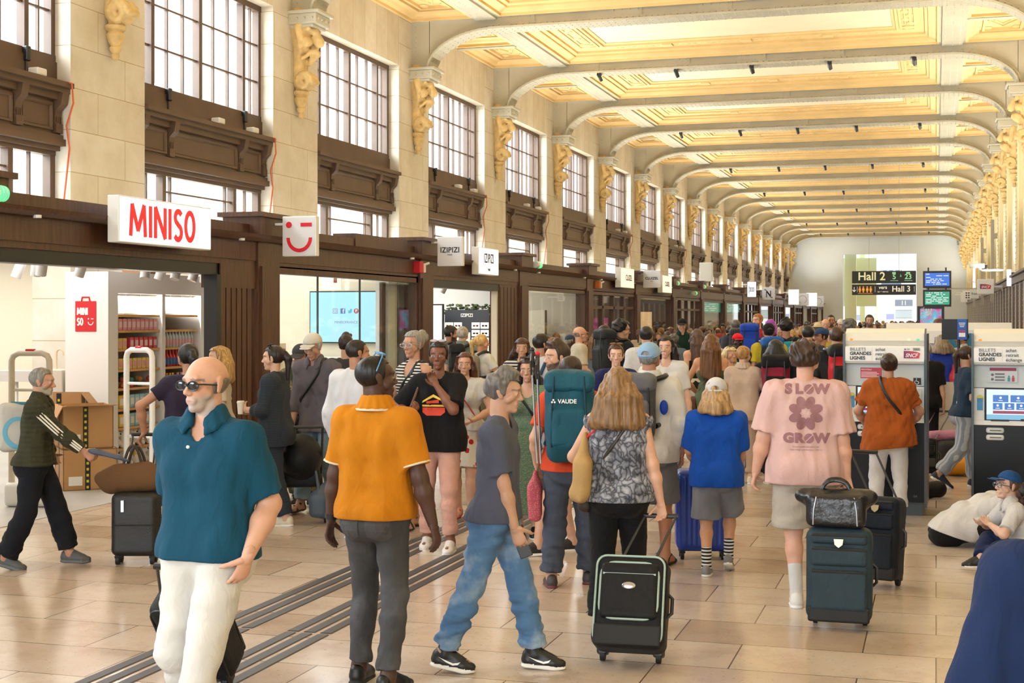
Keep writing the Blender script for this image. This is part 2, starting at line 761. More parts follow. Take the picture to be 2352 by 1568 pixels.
def np_mesh(name, parts, mats, parent=None, mi=None, tint=None):
 """link one smooth mesh object made of [(verts, quads), ...]"""
 n = 0
 V, Q = [], []
 for v, q in parts:
  V.append(v)
  Q.append(q + n)
  n += len(v)
 V, Q = np.concatenate(V), np.concatenate(Q)
 me = bpy.data.meshes.new(name)
 me.vertices.add(len(V))
 me.vertices.foreach_set('co', V.astype(np.float32).ravel())
 me.loops.add(len(Q) * 4)
 me.loops.foreach_set('vertex_index', Q.astype(np.int32).ravel())
 me.polygons.add(len(Q))
 me.polygons.foreach_set('loop_start', np.arange(0, len(Q) * 4, 4, dtype=np.int32))
 me.polygons.foreach_set('loop_total', np.full(len(Q), 4, np.int32))
 me.polygons.foreach_set('use_smooth', np.ones(len(Q), bool))
 if not isinstance(mats, (list, tuple)):
  mats = [mats]
 for m in mats:
  me.materials.append(m)
 if mi is not None:
  ctr = V[Q].mean(1)
  me.polygons.foreach_set('material_index', mi(ctr).astype(np.int32))
 if tint is not None:
  at_ = me.attributes.new('tint', 'FLOAT_COLOR', 'POINT')
  at_.data.foreach_set('color', tint(V).astype(np.float32).ravel())
 me.update()
 me.validate()
 o = bpy.data.objects.new(name, me)
 COL.objects.link(o)
 if parent is not None:
  o.parent = parent
 return o

def folds(amp, freq, seed=0, an=(1, 1, 1)):
 """cloth folds: a sum of warped waves"""
 rs = np.random.RandomState(seed)
 ws = rs.normal(size=(5, 3))
 ws = ws / np.linalg.norm(ws, axis=1)[:, None] * np.array(an) * freq * rs.uniform(0.6, 1.7, (5, 1))
 ph = rs.uniform(0, 6.28, 5)

 def f(P):
  r = 0
  w0 = np.sin(P @ (ws[0] * 0.5) + ph[0])
  for w, p in zip(ws, ph):
   r = r + np.sin(P @ w + p + 1.4 * w0)
  return r * (amp / 3.0)
 return f

def creases(amp, freq, seed=0, an=(1, 1, 1)):
 """sharper cloth creases: rounded ridges with narrow valleys that fade in and out"""
 rs = np.random.RandomState(seed)
 ws = rs.normal(size=(4, 3))
 ws = ws / np.linalg.norm(ws, axis=1)[:, None] * np.array(an) * freq * rs.uniform(0.7, 1.4, (4, 1))
 ph = rs.uniform(0, 6.28, 4)

 def f(P):
  r = 0
  for i, (w, p) in enumerate(zip(ws, ph)):
   q = ws[(i + 1) % 4]
   fade = .5 + .5 * np.sin(P @ q * .31 + p * 2)
   r = r - fade * (np.abs(np.sin(P @ w * .5 + p + 1.1 * np.sin(P @ q * .23 + p))) - .64)
  return r * (amp / 1.6)
 return f

# ------------------------------------------------------------------ the hall
Y0, Y1 = -12.0, YEND

def build_shell():
 m = MB()
 m.add([(-30, Y0, 0), (XR + 0.6, Y0, 0), (XR + 0.6, Y1 + 30, 0), (-30, Y1 + 30, 0)], [(0, 1, 2, 3)])
 struct(m.build('floor', FLOOR), 'polished beige stone tile floor of the station hall', 'floor')
 # left wall: piers down to the floor, lintels above the windows
 m = MB()
 for k in KP:
  c = pier(k)
  m.box(XW - 0.6, XW, c - 0.92, c + 0.92, 0, ZC + 0.2)
  if k < 16:
   m.box(XW - 0.6, XW, c + 0.92, c + BAY - 0.92, 7.5, ZC + 0.2, 1)
   m.box(XW - 0.6, XW - 0.3, c + 0.92, c + BAY - 0.92, 2.9, 3.2)
 o = m.build('wall_left', [STONE, STONEV])
 struct(o, 'pale stone wall of piers between tall windows', 'wall')
 # end wall with the opening to the next hall
 ox0, ox1, oz = -7.05, -1.46, 7.0
 m = MB()
 m.box(XW - 0.6, ox0, YEND, YEND + 0.8, 0, 10)
 m.box(ox1, XR + 0.6, YEND, YEND + 0.8, 0, 10)
 m.box(ox0, ox1, YEND, YEND + 0.8, oz, 10)
 struct(m.build('wall_end', WALLW), 'plain off-white end wall with a large opening into hall 3', 'wall')

def build_ceiling():
 """one bay of coffered ceiling, copied along the hall"""
 m = MB()
 h = BAY / 2
 xl, xr = -9.4, 0.37
 zt = ZC
 # longitudinal ribs (cream steel with rivets)
 for x in (xl, xr):
  m.box(x - 0.24, x + 0.24, -h, h, zt - 0.05, zt + 0.5, 2)
  m.box(x - 0.3, x + 0.3, -h, h, zt, zt + 0.5, 2)
  for i in range(46):
   y = -h + 0.06 + i * BAY / 46
   for dx in (-0.17, 0.0, 0.17):
    m.add([(x + dx - .015, y - .015, zt - .05), (x + dx + .015, y - .015, zt - .05), (x + dx + .015, y + .015, zt - .05),
      (x + dx - .015, y + .015, zt - .05), (x + dx, y, zt - .066)], [(0, 1, 4), (1, 2, 4), (2, 3, 4), (3, 0, 4)], 2)
 # side coffers
 for x0, x1 in ((XW, xl - 0.3), (xr + 0.3, XR)):
  m.box(x0, x1, -0.1, 0.1, zt - 0.03, zt + 0.3, 2)
  for y0, y1, oval in ((-h + 0.2, -0.1, 1), (0.1, h - 0.2, 0)):
   m.frame((x0, x1, y0, y1), [(0, zt), (0.06, zt), (0.06, zt + 0.06), (0.16, zt + 0.08), (0.2, zt + 0.13), (0.3, zt + 0.15), (0.3, zt + 0.22),
          (0.36, zt + 0.22), (0.36, zt + 0.17), (0.42, zt + 0.17), (0.42, zt + 0.24)], 0, 0)
   cx, cy_ = (x0 + x1) / 2, (y0 + y1) / 2
   rx, ry = (x1 - x0) / 2 - 0.48, (y1 - y0) / 2 - 0.62
   if oval:
    for r0, z0 in ((1.0, 0.0), (0.75, -0.03)):
     pts = [(cx + rx * r0 * math.cos(t), cy_ + ry * r0 * math.sin(t), zt + 0.235 + z0) for t in np.linspace(0, 2 * PI, 29)[:-1]]
     m.tube(pts, 0.035, 6, 0, closed=True)
    m.ball((cx, cy_, zt + 0.24), (rx * .6, ry * .6, 0.06), 14, 0)
   else:
    for r0 in (1.0, 0.6):
     pts = [(cx + rx * r0, cy_), (cx, cy_ + ry * r0), (cx - rx * r0, cy_), (cx, cy_ - ry * r0)]
     for i in range(4):
      a, b = pts[i], pts[(i + 1) % 4]
      m.tube([(a[0], a[1], zt + .235), (b[0], b[1], zt + .235)], 0.03, 6, 0)
   for sx in (-1, 1):
    for sy in (-1, 1):
     m.ball((cx + sx * (rx - .02), cy_ + sy * (ry + .12), zt + .23), (.1, .14, .03), 8, 0)
 # main coffer
 x0, x1, y0, y1 = xl + 0.3, xr - 0.3, -h + 0.2, h - 0.2
 m.frame((x0, x1, y0, y1), [(0, zt), (0.05, zt), (0.05, zt + 0.06), (0.11, zt + 0.09), (0.24, zt + 0.13), (0.24, zt + .17), (0.32, zt + 0.2),
        (0.32, zt + 0.25), (0.42, zt + 0.25)], 0)
 xa, xb, ya, yb = x0 + .42, x1 - .42, y0 + .42, y1 - .42
 # border band with end panels, then the pale field
 fx0, fx1, fy0, fy1 = -8.0, -0.9, ya + 0.34, yb - 0.34
 z = zt + 0.25
 m.box(xa, xb, ya, fy0, z, z + .1, 0)
 m.box(xa, xb, fy1, yb, z, z + .1, 0)
 m.box(xa, fx0, fy0, fy1, z, z + .1, 0)
 m.box(fx1, xb, fy0, fy1, z, z + .1, 0)
 m.frame((fx0, fx1, fy0, fy1), [(-.003, z - .004), (.002, z + .04), (.08, z + .06), (.08, z + .085)], 0, 1)
 for a, b in ((xa, fx0), (fx1, xb)):
  m.frame((a + .08, b - .08, fy0 + .1, fy1 - .1), [(0, z), (0, z - .03), (.06, z - .03), (.06, z - .002)], 0)
  m.frame((a + .2, b - .2, fy0 + .6, fy1 - .6), [(0, z), (0, z - .025), (.04, z - .025), (.04, z - .002)], 0)
  cx = (a + b) / 2
  for i in range(7):
   t = -1.3 + i * 0.43
   m.ball((cx + .05 * (-1) ** i, t, z - .005), (.11, .16, .03), 8, 0)
  for sy in (-1, 1):
   m.ball((cx, sy * (fy1 - .35), z - .005), (.2, .12, .05), 10, 0)
 for sy in (-1, 1):
  yy = sy * (fy1 + .17)
  for i in range(44):
   m.ball((fx0 + .3 + i * (fx1 - fx0 - .6) / 43, yy, z - .002), (.055, .045, .02), 6, 0)
  for cx in (-6.4, -4.45, -2.5):
   m.box(cx - .12, cx + .12, yy - .15, yy + .15, z - .03, z, 0)
 o = m.build('ceiling', [YEL, PALE, CREAM], loc=(0, pier(-4) + h, 0))
 struct(o, 'ochre coffered ceiling bay with pale central field', 'ceiling')
 for k in range(-3, 16):
  c = dup(o, (0, pier(k) + h, 0))
 # roof deck keeps the sky out
 m = MB()
 m.box(XW - .6, XR + .6, Y0, Y1 + .8, ZC + 0.62, ZC + 0.8)
 struct(m.build('roof', WALLW))

def beam_curve():
 pts = []
 for i in range(15):
  t = PI / 2 * i / 14
  pts.append((XW + 0.42 + 1.6 * (1 - math.cos(t)), 7.5 + (ZB - 7.5) * math.sin(t)))
 r = [(XW + XR - x, z) for x, z in pts[::-1]]
 mid = [((pts[-1][0] * (1 - t) + r[0][0] * t), ZB) for t in np.linspace(0, 1, 12)[1:-1]]
 return pts + mid + r

def build_beams():
 m = MB()
 cv = beam_curve()
 nrm = []
 for i, p in enumerate(cv):
  a, b = cv[max(0, i - 1)], cv[min(len(cv) - 1, i + 1)]
  dx, dz = b[0] - a[0], b[1] - a[1]
  L = math.hypot(dx, dz)
  nrm.append((dz / L, -dx / L))          # towards the hall (down / inwards)
 # web
 n = len(cv)
 for y0, y1 in ((-0.16, 0.16),):
  vs, fs = [], []
  for x, z in cv:
   xo = XW if x < (XW + XR) / 2 else XR
   k = min(1, abs(x - xo) / 0.42)
   for y in (y0, y1):
    vs.append((x, y, z))
    vs.append((x, y, ZC + .12))
  for i in range(n - 1):
   a = 4 * i
   fs += [(a, a + 4, a + 5, a + 1), (a + 2, a + 3, a + 7, a + 6)]
  m.add(vs, fs)
  for s, xo in ((1, XW), (-1, XR)):
   m.box(min(xo, xo + s * .43), max(xo, xo + s * .43), y0, y1, 7.5, ZC + .12)
 # bottom flange and angles
 def strip(w, t0, t1):
  vs, fs = [], []
  for (x, z), (nx, nz) in zip(cv, nrm):
   for y in (-w, w):
    for t in (t0, t1):
     vs.append((x + nx * t, y, z + nz * t))
  for i in range(n - 1):
   a = 4 * i
   for j0, j1 in ((0, 1), (1, 3), (3, 2), (2, 0)):
    fs.append((a + j0, a + j1, a + 4 + j1, a + 4 + j0))
  fs += [(0, 1, 3, 2), (4 * n - 4, 4 * n - 2, 4 * n - 1, 4 * n - 3)]
  m.add(vs, fs)
 strip(0.29, -0.02, 0.022)
 strip(0.2, -0.1, -0.02)
 # rivets along the curve
 L = [0]
 for a, b in zip(cv, cv[1:]):
  L.append(L[-1] + math.hypot(b[0] - a[0], b[1] - a[1]))
 xs = [p[0] for p in cv]
 zs = [p[1] for p in cv]

 def rivet(p, d, r=0.018):
  d = Vector(d)
  a = d.orthogonal().normalized()
  b = d.cross(a)
  p = Vector(p)
  vs = [p + (a * math.cos(t) + b * math.sin(t)) * r for t in np.linspace(0, 2 * PI, 7)[:-1]]
  vs += [p + d * r * .7 + (a * math.cos(t) + b * math.sin(t)) * r * .6 for t in np.linspace(0, 2 * PI, 7)[:-1]]
  m.add(vs, [(i, (i + 1) % 6, 6 + (i + 1) % 6, 6 + i) for i in range(6)] + [tuple(range(6, 12))])
 s = 0.1
 while s < L[-1]:
  x, z = np.interp(s, L, xs), np.interp(s, L, zs)
  nx, nz = np.interp(s, L, [q[0] for q in nrm]), np.interp(s, L, [q[1] for q in nrm])
  for y in (-0.25, -0.1, 0.1, 0.25):
   rivet((x + nx * .022, y, z + nz * .022), (nx, 0, nz))
  rivet((x - nx * .06, -0.2, z - nz * .06), (0, -1, 0))
  s += 0.135
 # splice plates
 for cx, w in ((XW + 2.3, .55), (-6.3, .35), (-4.4, .35), (-2.5, .35), (XR - 1.9, .55)):
  m.box(cx - w, cx + w, -0.175, 0.175, ZB + .03, ZC + .1)
  for i in range(5 if w > .4 else 4):
   for j in (0, 1):
    q = 2 * w / (5 if w > .4 else 4)
    rivet((cx - w + q * (i + .5), -0.175, ZB + .1 + j * .12), (0, -1, 0))
 for xo, sg in ((XW, 1), (XR, -1)):
  for i in range(9):
   rivet((xo + sg * .1, -0.16, 7.6 + i * .11), (0, -1, 0))
 o = m.build('ceiling_beam', CREAM, loc=(0, pier(-4), 0))
 struct(o, 'riveted cream steel beam with rounded haunches across the ceiling', 'ceiling beam')
 o['group'] = 'riveted beams across the hall'
 for k in range(-3, 17):
  dup(o, (0, pier(k) if k < 16 else YEND - .31, 0))

def build_corbels():
 V = lambda *p: p
 # carved corbel: built once in local coordinates (x out of the wall, z up, top at 0)
 pr = []
 pr += [Pr((0.12, 0, -.12), (0.12, 0, -.55), .30, .2, n=(1, 0, 0), k=.85)]
 pr += [Pr((0.3, -.2, -.1), (0.3, .2, -.1), .1)]
 for sy in (-1, 1):
  pr += [Pr((.34, sy * .09, -.3), (.34, sy * .2, -.27), .065, .05), Pr((.3, sy * .14, -.5), None, .1), Pr((.16, sy * .26, -.22), (.2, sy * .25, -.6), .075, .04)]
  pr += [Pr((.34, sy * .05, -.66), (.2, sy * .16, -.8), .05, .03), Pr((.36, sy * .06, -.42), None, .035)]
 pr += [Pr((.4, 0, -.28), (.46, 0, -.5), .05, .09), Pr((.4, 0, -.7), (.28, 0, -.86), .08, .05)]
 pr += [Pr((.08, 0, -.6), (.08, 0, -1.2), .15, .13)]
 head = mesh_sdf(pr, 0.022, .04, post=lambda P, d: np.maximum(d, -P[:, 0] - 0.02), disp=folds(.012, 30, 3))
 pr = []
 for i in range(22):
  t = i / 21
  a = 4.2 * t * PI * 0.8
  r = .15 * (1 - .78 * t) + .01
  c = Vector((.2 + math.cos(a) * r, 0, -1.2 + math.sin(a) * r))
  pr.append(Pr((c.x, -.13, c.z), (c.x, .13, c.z), .05 - .015 * t))
 pr += [Pr((.12, 0, -1.05), (.1, 0, -1.45), .12, .1)]
 for sy in (-1, 0, 1):
  pr += [Pr((.3, sy * .1, -1.12), (.14, sy * .06, -1.42), .045, .03)]
 scroll = mesh_sdf(pr, 0.02, .02, post=lambda P, d: np.maximum(d, -P[:, 0] - 0.02))
 m = MB()
 m.lathe([(.02, -1.86), (.05, -1.84), (.06, -1.78), (.045, -1.76), (.08, -1.72), (.085, -1.68), (.065, -1.66), (.1, -1.6), (.13, -1.5), (.1, -1.46), (.14, -1.43), (.15, -1.38), (.1, -1.34)], (.1, 0, 0), 14)
 b = MB()
 b.rbox((.24, 0, -.1), (.6, .64, .2), .03, 2)
 b.rbox((.27, 0, .02), (.66, .7, .06), .015, 2)
 b.rbox((.22, 0, -.22), (.5, .56, .06), .02, 2)
 for i in range(4):
  b.ball((.545, -.24 + .16 * i, -.1), .025, 6)
  b.ball((.02 + .15 * i, -.325, -.1), .025, 6)
 first = None
 for side in (0, 1):
  x = XW if side == 0 else XR - .1
  for k in KP:
   lab = ('carved stone corbel with a lion mask and scroll on the left wall pier' if side == 0 else 'carved ochre corbel under a beam end on the right wall')
   grp = 'carved corbels along the left wall' if side == 0 else 'carved corbels along the right wall'
   if k in (0, 1, 2) and side == 0:
    lab = ['carved corbel whose scroll hangs above the wide white shop sign with red letters', 'carved lion mask corbel above the winking face sign',
      'carved corbel on the pier above the pale grey blade sign with black lettering'][k]
    grp = None
   if k < -1 or (side == 1 and k < 3):
    continue
   y = pier(k) if k < 16 else YEND - .4
   if first is None:
    first = thing('carved_corbel', lab, 'corbel', (x, y, 7.5))
    h = np_mesh('mask_carving', [head], ORN, first)
    np_mesh('scroll', [scroll], ORN, first)
    m.build('pendant_drop', ORN, first, smooth=True)
    b.build('cap_block', CREAM, first)
    o = first
   else:
    o = dup(first, (x, y, 7.5), 0 if side == 0 else PI, lab)
   if grp:
    o['group'] = grp
   elif 'group' in o:
    del o['group']

def build_windows():
 half = BAY / 2 - .92
 yw = [-half, -half + .62, -.02, half - .62, half]
 f = MB()
 xf = -0.3
 z0, z1 = 5.47, 7.5

 def bar(y, w, d, za, zb):
  f.box(xf - d, xf + d, y - w, y + w, za, zb)
 f.box(xf - .07, xf + .07, -half, half, z1 - .1, z1)
 f.box(xf - .07, xf + .07, -half, half, z0, z0 + .09)
 f.box(xf - .09, xf + .09, -half, half, z0 - .3, z0)
 for y, w in ((-half + .04, .05), (yw[1], .045), (yw[2], .05), (yw[3], .045), (half - .04, .05)):
  bar(y, w, .06, z0, z1)
 for a, b, n in ((yw[0], yw[1], 2), (yw[1], yw[2], 3), (yw[2], yw[3], 3), (yw[3], yw[4], 2)):
  for i in range(1, n):
   bar(a + (b - a) * i / n, .014, .025, z0, z1)
 for i in (1, 2):
  z = z0 + .05 + (z1 - z0 - .1) * i / 3
  f.box(xf - .025, xf + .025, -half, half, z - .014, z + .014)
 # transom lights below the panel
 t0, t1 = 3.2, 4.27
 f.box(xf - .07, xf + .07, -half, half, t1 - .06, t1 + .06)
 f.box(xf - .07, xf + .07, -half, half, t0, t0 + .1)
 for y, w in ((-half + .05, .06), (-half + .95, .05), (half - .95, .05), (half - .05, .06)):
  bar(y, w, .06, t0, t1)
 for y in (-half + 1.2, half - 1.2, -half + .5, half - .5):
  bar(y, .014, .025, t0, t1)
 f.box(xf - .025, xf + .025, -half + .95, half - .95, t1 - .31, t1 - .285)
 g = MB()
 g.box(xf - .004, xf + .004, -half, half, z0, z1)
 g.box(xf - .004, xf + .004, -half, half, t0, t1)
 # spandrel panel with ledge, brackets and moulded fields
 p = MB()
 p.box(-.36, -.16, -half, half, 4.27, 5.2)
 p.box(-.3, .06, -half, half, 5.1, 5.17)
 p.box(-.3, .0, -half, half, 5.03, 5.1)
 p.box(-.3, -.08, -half, half, 4.94, 5.03)
 p.box(-.3, -.07, -half, half, 4.33, 4.42)
 p.box(-.3, -.11, -half, half, 4.42, 4.48)
 br = MB()
 for y in (-half + .1, -half + .95, half - .95, half - .1):
  br.prism([(-.2, 4.5), (-.1, 4.5), (-.1, 4.62), (-.13, 4.66), (-.11, 4.8), (-.03, 4.88), (0, 5.03), (-.2, 5.03)], 1, y - .07, y + .07)
  for q in (-.035, 0, .035):
   br.box(-.12, -.098, y + q - .008, y + q + .008, 4.55, 4.72)
 for a, b in ((-half + .2, -half + .85), (-half + 1.05, half - 1.05), (half - .85, half - .2)):
  p.frame((a, b, 4.53, 4.9), [(0, -.16), (0, -.13), (.03, -.13), (.05, -.155), (.05, -.17)], 0, None, Matrix(((0, 0, 1, 0), (1, 0, 0, 0), (0, 1, 0, 0), (0, 0, 0, 1))))
 # cream reveal sill strip
 w = thing('window_1', 'tall steel window with dark glazing bars', 'window', (XW, pier(-2) + BAY / 2, 0))
 w['kind'] = 'structure'
 f.build('frame', BROWN, w)
 g.build('pane', GLASSW, w)
 sp = p.build('spandrel_panel', BROWN, w)
 br.build('bracket', BROWN, sp)
 n = 1
 for k in range(-1, 16):
  o = dup(w, (XW, pier(k) + BAY / 2, 0))
  n += 1
  o.name = 'window_%d' % n
 # little floodlights and cables on some ledges
 box = MB().rbox((0, 0, .06), (.16, .2, .1), .02, 2)
 for k in (-1, 0, 2, 3, 5, 7):
  c = pier(k) + BAY / 2
  for j, dy in enumerate((.3, 1.5)):
   o = box.build('cable_junction_box', WHITE, loc=(XW - .1, c + dy, 5.18))
   tag(o, 'white junction box on a brown window ledge, wired with orange cable', 'junction box', 'junction boxes on the window ledges')
  for dy in (-.98, 1.5):
   t = thing('ledge_floodlight', 'small black floodlight standing against the foot of a tall window', 'floodlight', (XW - .2, c + dy - .1, 5.17), 0, 'floodlights on the window ledges')
   MB().rbox((0, 0, .3), (.1, .09, .2), .02, 2).build('lamp_head', BLACK, t)
   MB().cyl((0, 0, 0), (0, 0, .22), .015).build('stem', BLACK, t)
  pts = [(XW - .12, c - .95 + i * .15, 5.19 + .02 * math.sin(i * 1.7)) for i in range(20)]
  pts += [(XW + .09, c + half - .1, 5.16), (XW + .08, c + half - .05, 4.9), (XW - .02, c + half - .06, 4.6), (XW + .02, c + half - .05, 4.3), (XW - .12, c + half - .03, 3.3)]
  tag(MB().tube(pts, .012, 6).build('orange_cable', M('orange cable', 'c8552a', .5), smooth=True), 'orange cable trailing along a window ledge and down beside it', 'cable', 'orange cables on the window ledges')

def build_lamps_on_beams():
 m = MB().box(-.05, .05, -.02, .1, -.06, 0)
 h = MB()
 h.rbox((0, .0, 0), (.09, .12, .26), .02, 2)
 X = Matrix.Translation((0, .1, -.1)) @ Matrix.Rotation(math.radians(70), 4, 'X') @ Matrix.Rotation(.5, 4, 'Z')
 h.v = [tuple(X @ Vector(p)) for p in h.v]
 first = None
 for k in range(3, 16, 2):
  for x in (-8.3, -6.3, -4.4, -2.5, -.5):
   if first is None:
    first = thing('beam_spotlight', 'small black spotlight clamped under a cream ceiling beam', 'spotlight', (x, pier(k) - .2, ZB - .02), 0, 'spotlights clamped to the ceiling beams')
    m.build('clamp', BLACK, first)
    h.build('lamp_head', DGREY, first)
   else:
    dup(first, (x, pier(k) - .2, ZB - .02))

def train_shed():
 """pale steelwork of the train shed outside the left windows"""
 G = M('shed steel', 'c4d0d0', .5)
 m = MB()
 m.box(-14.7, -14.6, 2, 112, 3.3, 3.75)
 for z in (4.05, 4.5, 5.0):
  m.box(-14.68, -14.62, 2, 112, z, z + .07)
 y = 4.0
 while y < 112:
  m.box(-14.7, -14.6, y, y + .12, 3.3, 6.6)
  y += 2.0
 struct(m.build('wall_train_shed', G), 'pale steelwork outside the left windows', 'wall')

build_shell()
train_shed()
build_ceiling()
build_beams()
build_corbels()
build_windows()
build_lamps_on_beams()
# uplights standing on the shop roofs and over the ticket office doors wash the ceiling with warm light
for k in range(-2, 16):
 for x, rx in ((XS - .9, 14), (XR - .35, 10)):
  area('uplight', (x, pier(k) + BAY / 2, 3.35), (.25, 2.4), (PI, math.radians(rx if x < 0 else -rx), 0), 165, (1.0, 0.95, 0.83), math.radians(110))

# ------------------------------------------------------------------ the row of shops along the left wall
def post(k):
 return 16.8 + BAY * k

TOP = 2.66
SIGNW = M('white sign face', 'f4f5f7', 0.35, emit=('f4f7ff', 0.9))
SIGNG = M('unlit sign face', 'dcdce0', 0.4)
SIGNWARM = M('warm sign face', 'f6e8d4', 0.4, emit=('ffecd2', 0.8))
INK = M('black ink', '16171a', 0.5)
TEALL = M('pale teal sign', 'cfe6ea', .4)
SHOPW = M('shop white wall', 'e9e8e4', 0.6)
SHOPC = M('shop cream wall', 'ddd3bf', 0.6)
SHOPD = M('shop brown wall', '6b5140', 0.6, var=(2, .2))
SHOPF = M('shop grey floor', 'b5b4b0', 0.35, var=(1.5, .08))
OAK = M('light oak shelf', 'd3a35f', 0.5, var=(6, .1))
GREENL = emit_mat('green exit light', '3ddc7a', 2.2)
PUTTY = M('putty paint', 'cfc6b4', .45)

def shop_walls():
 for k in range(-2, 16):
  y0, y1 = post(k), post(k + 1)
  if k > 14:
   y1 = YEND
  inner = {-2: SHOPW, -1: SHOPW, 0: SHOPC, 1: SHOPW, 2: SHOPC, 3: SHOPD, 4: SHOPD}.get(k, SHOPC)
  m = MB()
  m.box(-15.2, -15.0, y0, y1, 0, 3.25)
  if k != -1:
   m.box(-15.0, XS - .3, y1 - .06, y1 + .06, 0, 3.2)
  struct(m.build('wall_shop', inner), 'plain inner wall of a shop behind its dark wood front', 'wall')
  m = MB().box(-15.2, XS - .25, y0, y1, 3.18, 3.26)
  struct(m.build('ceiling_shop', M('shop ceiling', 'e6e6e2', .6) if k < 3 else SHOPC), 'flat white ceiling inside a shop', 'ceiling')
  m = MB().box(-15.2, XS - .12, y0, y1, -.01, .006)
  struct(m.build('floor_shop', SHOPF), 'pale grey floor inside a shop', 'floor')
  if k < 8 or k % 2:
   pw = {-2: 260, -1: 210, 0: 260, 1: 300, 2: 200, 3: 70, 4: 55}.get(k, 80)
   colr = (1, .97, .92) if k < 3 else (1.0, .85, .65)
   area('shop_ceiling_light', (-11.8, (y0 + y1) / 2, 3.12), (4.5, 4.5), (0, 0, 0), pw, colr)

SF = {}

def shopfront(k, kind, label, group=None):
 """one bay: post with cap, fascia with ledge, glazing or an opening"""
 y0, y1 = post(k), post(k + 1)
 if k >= 15:
  y1 = YEND - .1
 t = thing('shopfront', label, 'shopfront', (XS, y0, 0), 0, group)
 L = y1 - y0
 m = MB()
 m.box(-.3, 0.0, -.3, .33, 0, 3.08)
 m.box(0, .03, -.24, .27, .12, 2.7)
 m.box(0, .05, -.32, .35, 0, .12)
 m.build('post', WOOD, t)
 m = MB()
 m.box(-.45, .08, -.42, .46, 3.08, 3.34)
 m.box(-.5, .14, -.48, .52, 3.34, 3.4)
 m.build('post_cap', WOOD, t)
 m = MB()
 m.box(-.35, -.02, .33, L - .3, 2.77, 3.04)
 m.box(-.3, -.04, .33, L - .3, 2.7, 2.77)
 m.build('fascia', WOOD, t)
 m = MB()
 m.prism([(-.3, 3.02), (.06, 3.02), (.12, 3.06), (.14, 3.1), (-.3, 3.1)], 1, -.3, L - .3)
 m.prism([(-.5, 3.1), (-.06, 3.1), (-.06, 3.24), (-.5, 3.26)], 1, .3, L - .3)
 if k in (0,):
  m.box(-.42, -.04, 3.0, 5.2, 3.1, 3.32)
 m.build('cornice', WOOD, t)
 # little downlights under the ledge
 for yy in (.9, L - .9):
  MB().cyl((.08, yy, 3.0), (.08, yy, 3.03), .04).build('downlight', PLASTW, t)
 a, b = .33, L - .3
 fr = MB()
 if kind == 'open':
  bl = MB().box(-.3, -.06, a, b, TOP - .1, 2.72)
  bl.box(-.2, -.02, b - 1.06, b - .955, 0, TOP - .1) if k == -1 else None
  bl.build('black_lintel', BLACK, t)
  fr.box(-.25, -.05, b - .95, b - .1, 0, 2.7) if k == -1 else None
  if k == 1:
   fr.box(-.25, -.05, b - 1.3, b, 0, 2.7)
   for q in range(5):
    fr.box(-.05, -.04, b - 1.25 + q * .25, b - 1.05 + q * .25, .1, 2.65)
   MB().box(-.2, -.08, b - 1.38, b - 1.3, 0, 2.66).build('door_jamb', PUTTY, t)
  if k == -1:
   fr.box(-.3, -.03, b - .95, b, 2.4, 2.7)
   for q in range(6):
    fr.box(-.05, -.035, b - .93 + q * .14, b - .82 + q * .14, 0, 2.4)
  fr.build('door_surround', WOOD, t)
 else:
  fr.box(-.2, -.04, a, b, 2.62, 2.72)
  fr.box(-.2, -.04, a, b, 0, .18)
  g = MB()
  if kind == 'glass':
   fr.box(-.2, -.04, a, a + .06, 0, 2.7)
   fr.box(-.2, -.04, b - .08, b, 0, 2.7)
   g.box(-.12, -.105, a, b - .75 if k == 0 else b, .18, 2.62)
   if k == 0:
    fr.box(-.45, -.4, b - .75, b, 0, 2.62)
    g.box(-.12, -.105, b - .75, b, .18, 2.62)
    sl = MB()
    for q in (1.45, 3.0):
     sl.box(-.128, -.1, a + q - .006, a + q + .006, .18, 2.62)
    sl.build('glass_joint', DGREY, t)
  else:      # doors
   n = 4
   for i in range(n + 1):
    y = a + (b - a) * i / n
    fr.box(-.18, -.05, y - .07, y + .07, 0, 2.7)
   fr.box(-.18, -.05, a, b, 2.25, 2.33)
   for i in range(n):
    y = a + (b - a) * i / n
    fr.box(-.16, -.07, y + .07, y + .2, 0, 2.25)
    g.box(-.12, -.105, y + .07, y + (b - a) / n - .07, .18, 2.62)
  fr.build('window_frame', WOOD, t)
  g.build('glass_pane', GLASS, t)
 return t

def square_sign(name, label, y, z, w, h, face, side='blade', x=None, th=.1, backmat=PLASTW):
 """sign box; 'blade' faces down the hall (-Y), 'flat' faces across it (+X). returns (thing, matrix on its face)"""
 t = thing(name, label, 'sign', (0, 0, 0))
 m = MB()
 if side == 'blade':
  x = XS + .2 if x is None else x
  m.rbox((x + w / 2, y, z), (w, th, h), .01, 2)
  m.build('sign_box', backmat, t)
  f = MB().box(x + .015, x + w - .015, y - th / 2 - .004, y - th / 2, z - h / 2 + .015, z + h / 2 - .015)
  f.build('sign_face', face, t)
  MB().box(x - .3, x, y - .03, y + .03, z + h * .28, z + h * .34).build('bracket', PLASTW, t)
  X = basis((x + w / 2, y - th / 2 - .006, z), (1, 0, 0), (0, 0, 1))
 else:
  x = XS + .17 if x is None else x
  m.rbox((x, y, z), (th, w, h), .01, 2)
  m.build('sign_box', backmat, t)
  f = MB().box(x + th / 2, x + th / 2 + .004, y - w / 2 + .015, y + w / 2 - .015, z - h / 2 + .015, z + h / 2 - .015)
  f.build('sign_face', face, t)
  X = basis((x + th / 2 + .006, y, z), (0, 1, 0), (0, 0, 1))
 return t, X

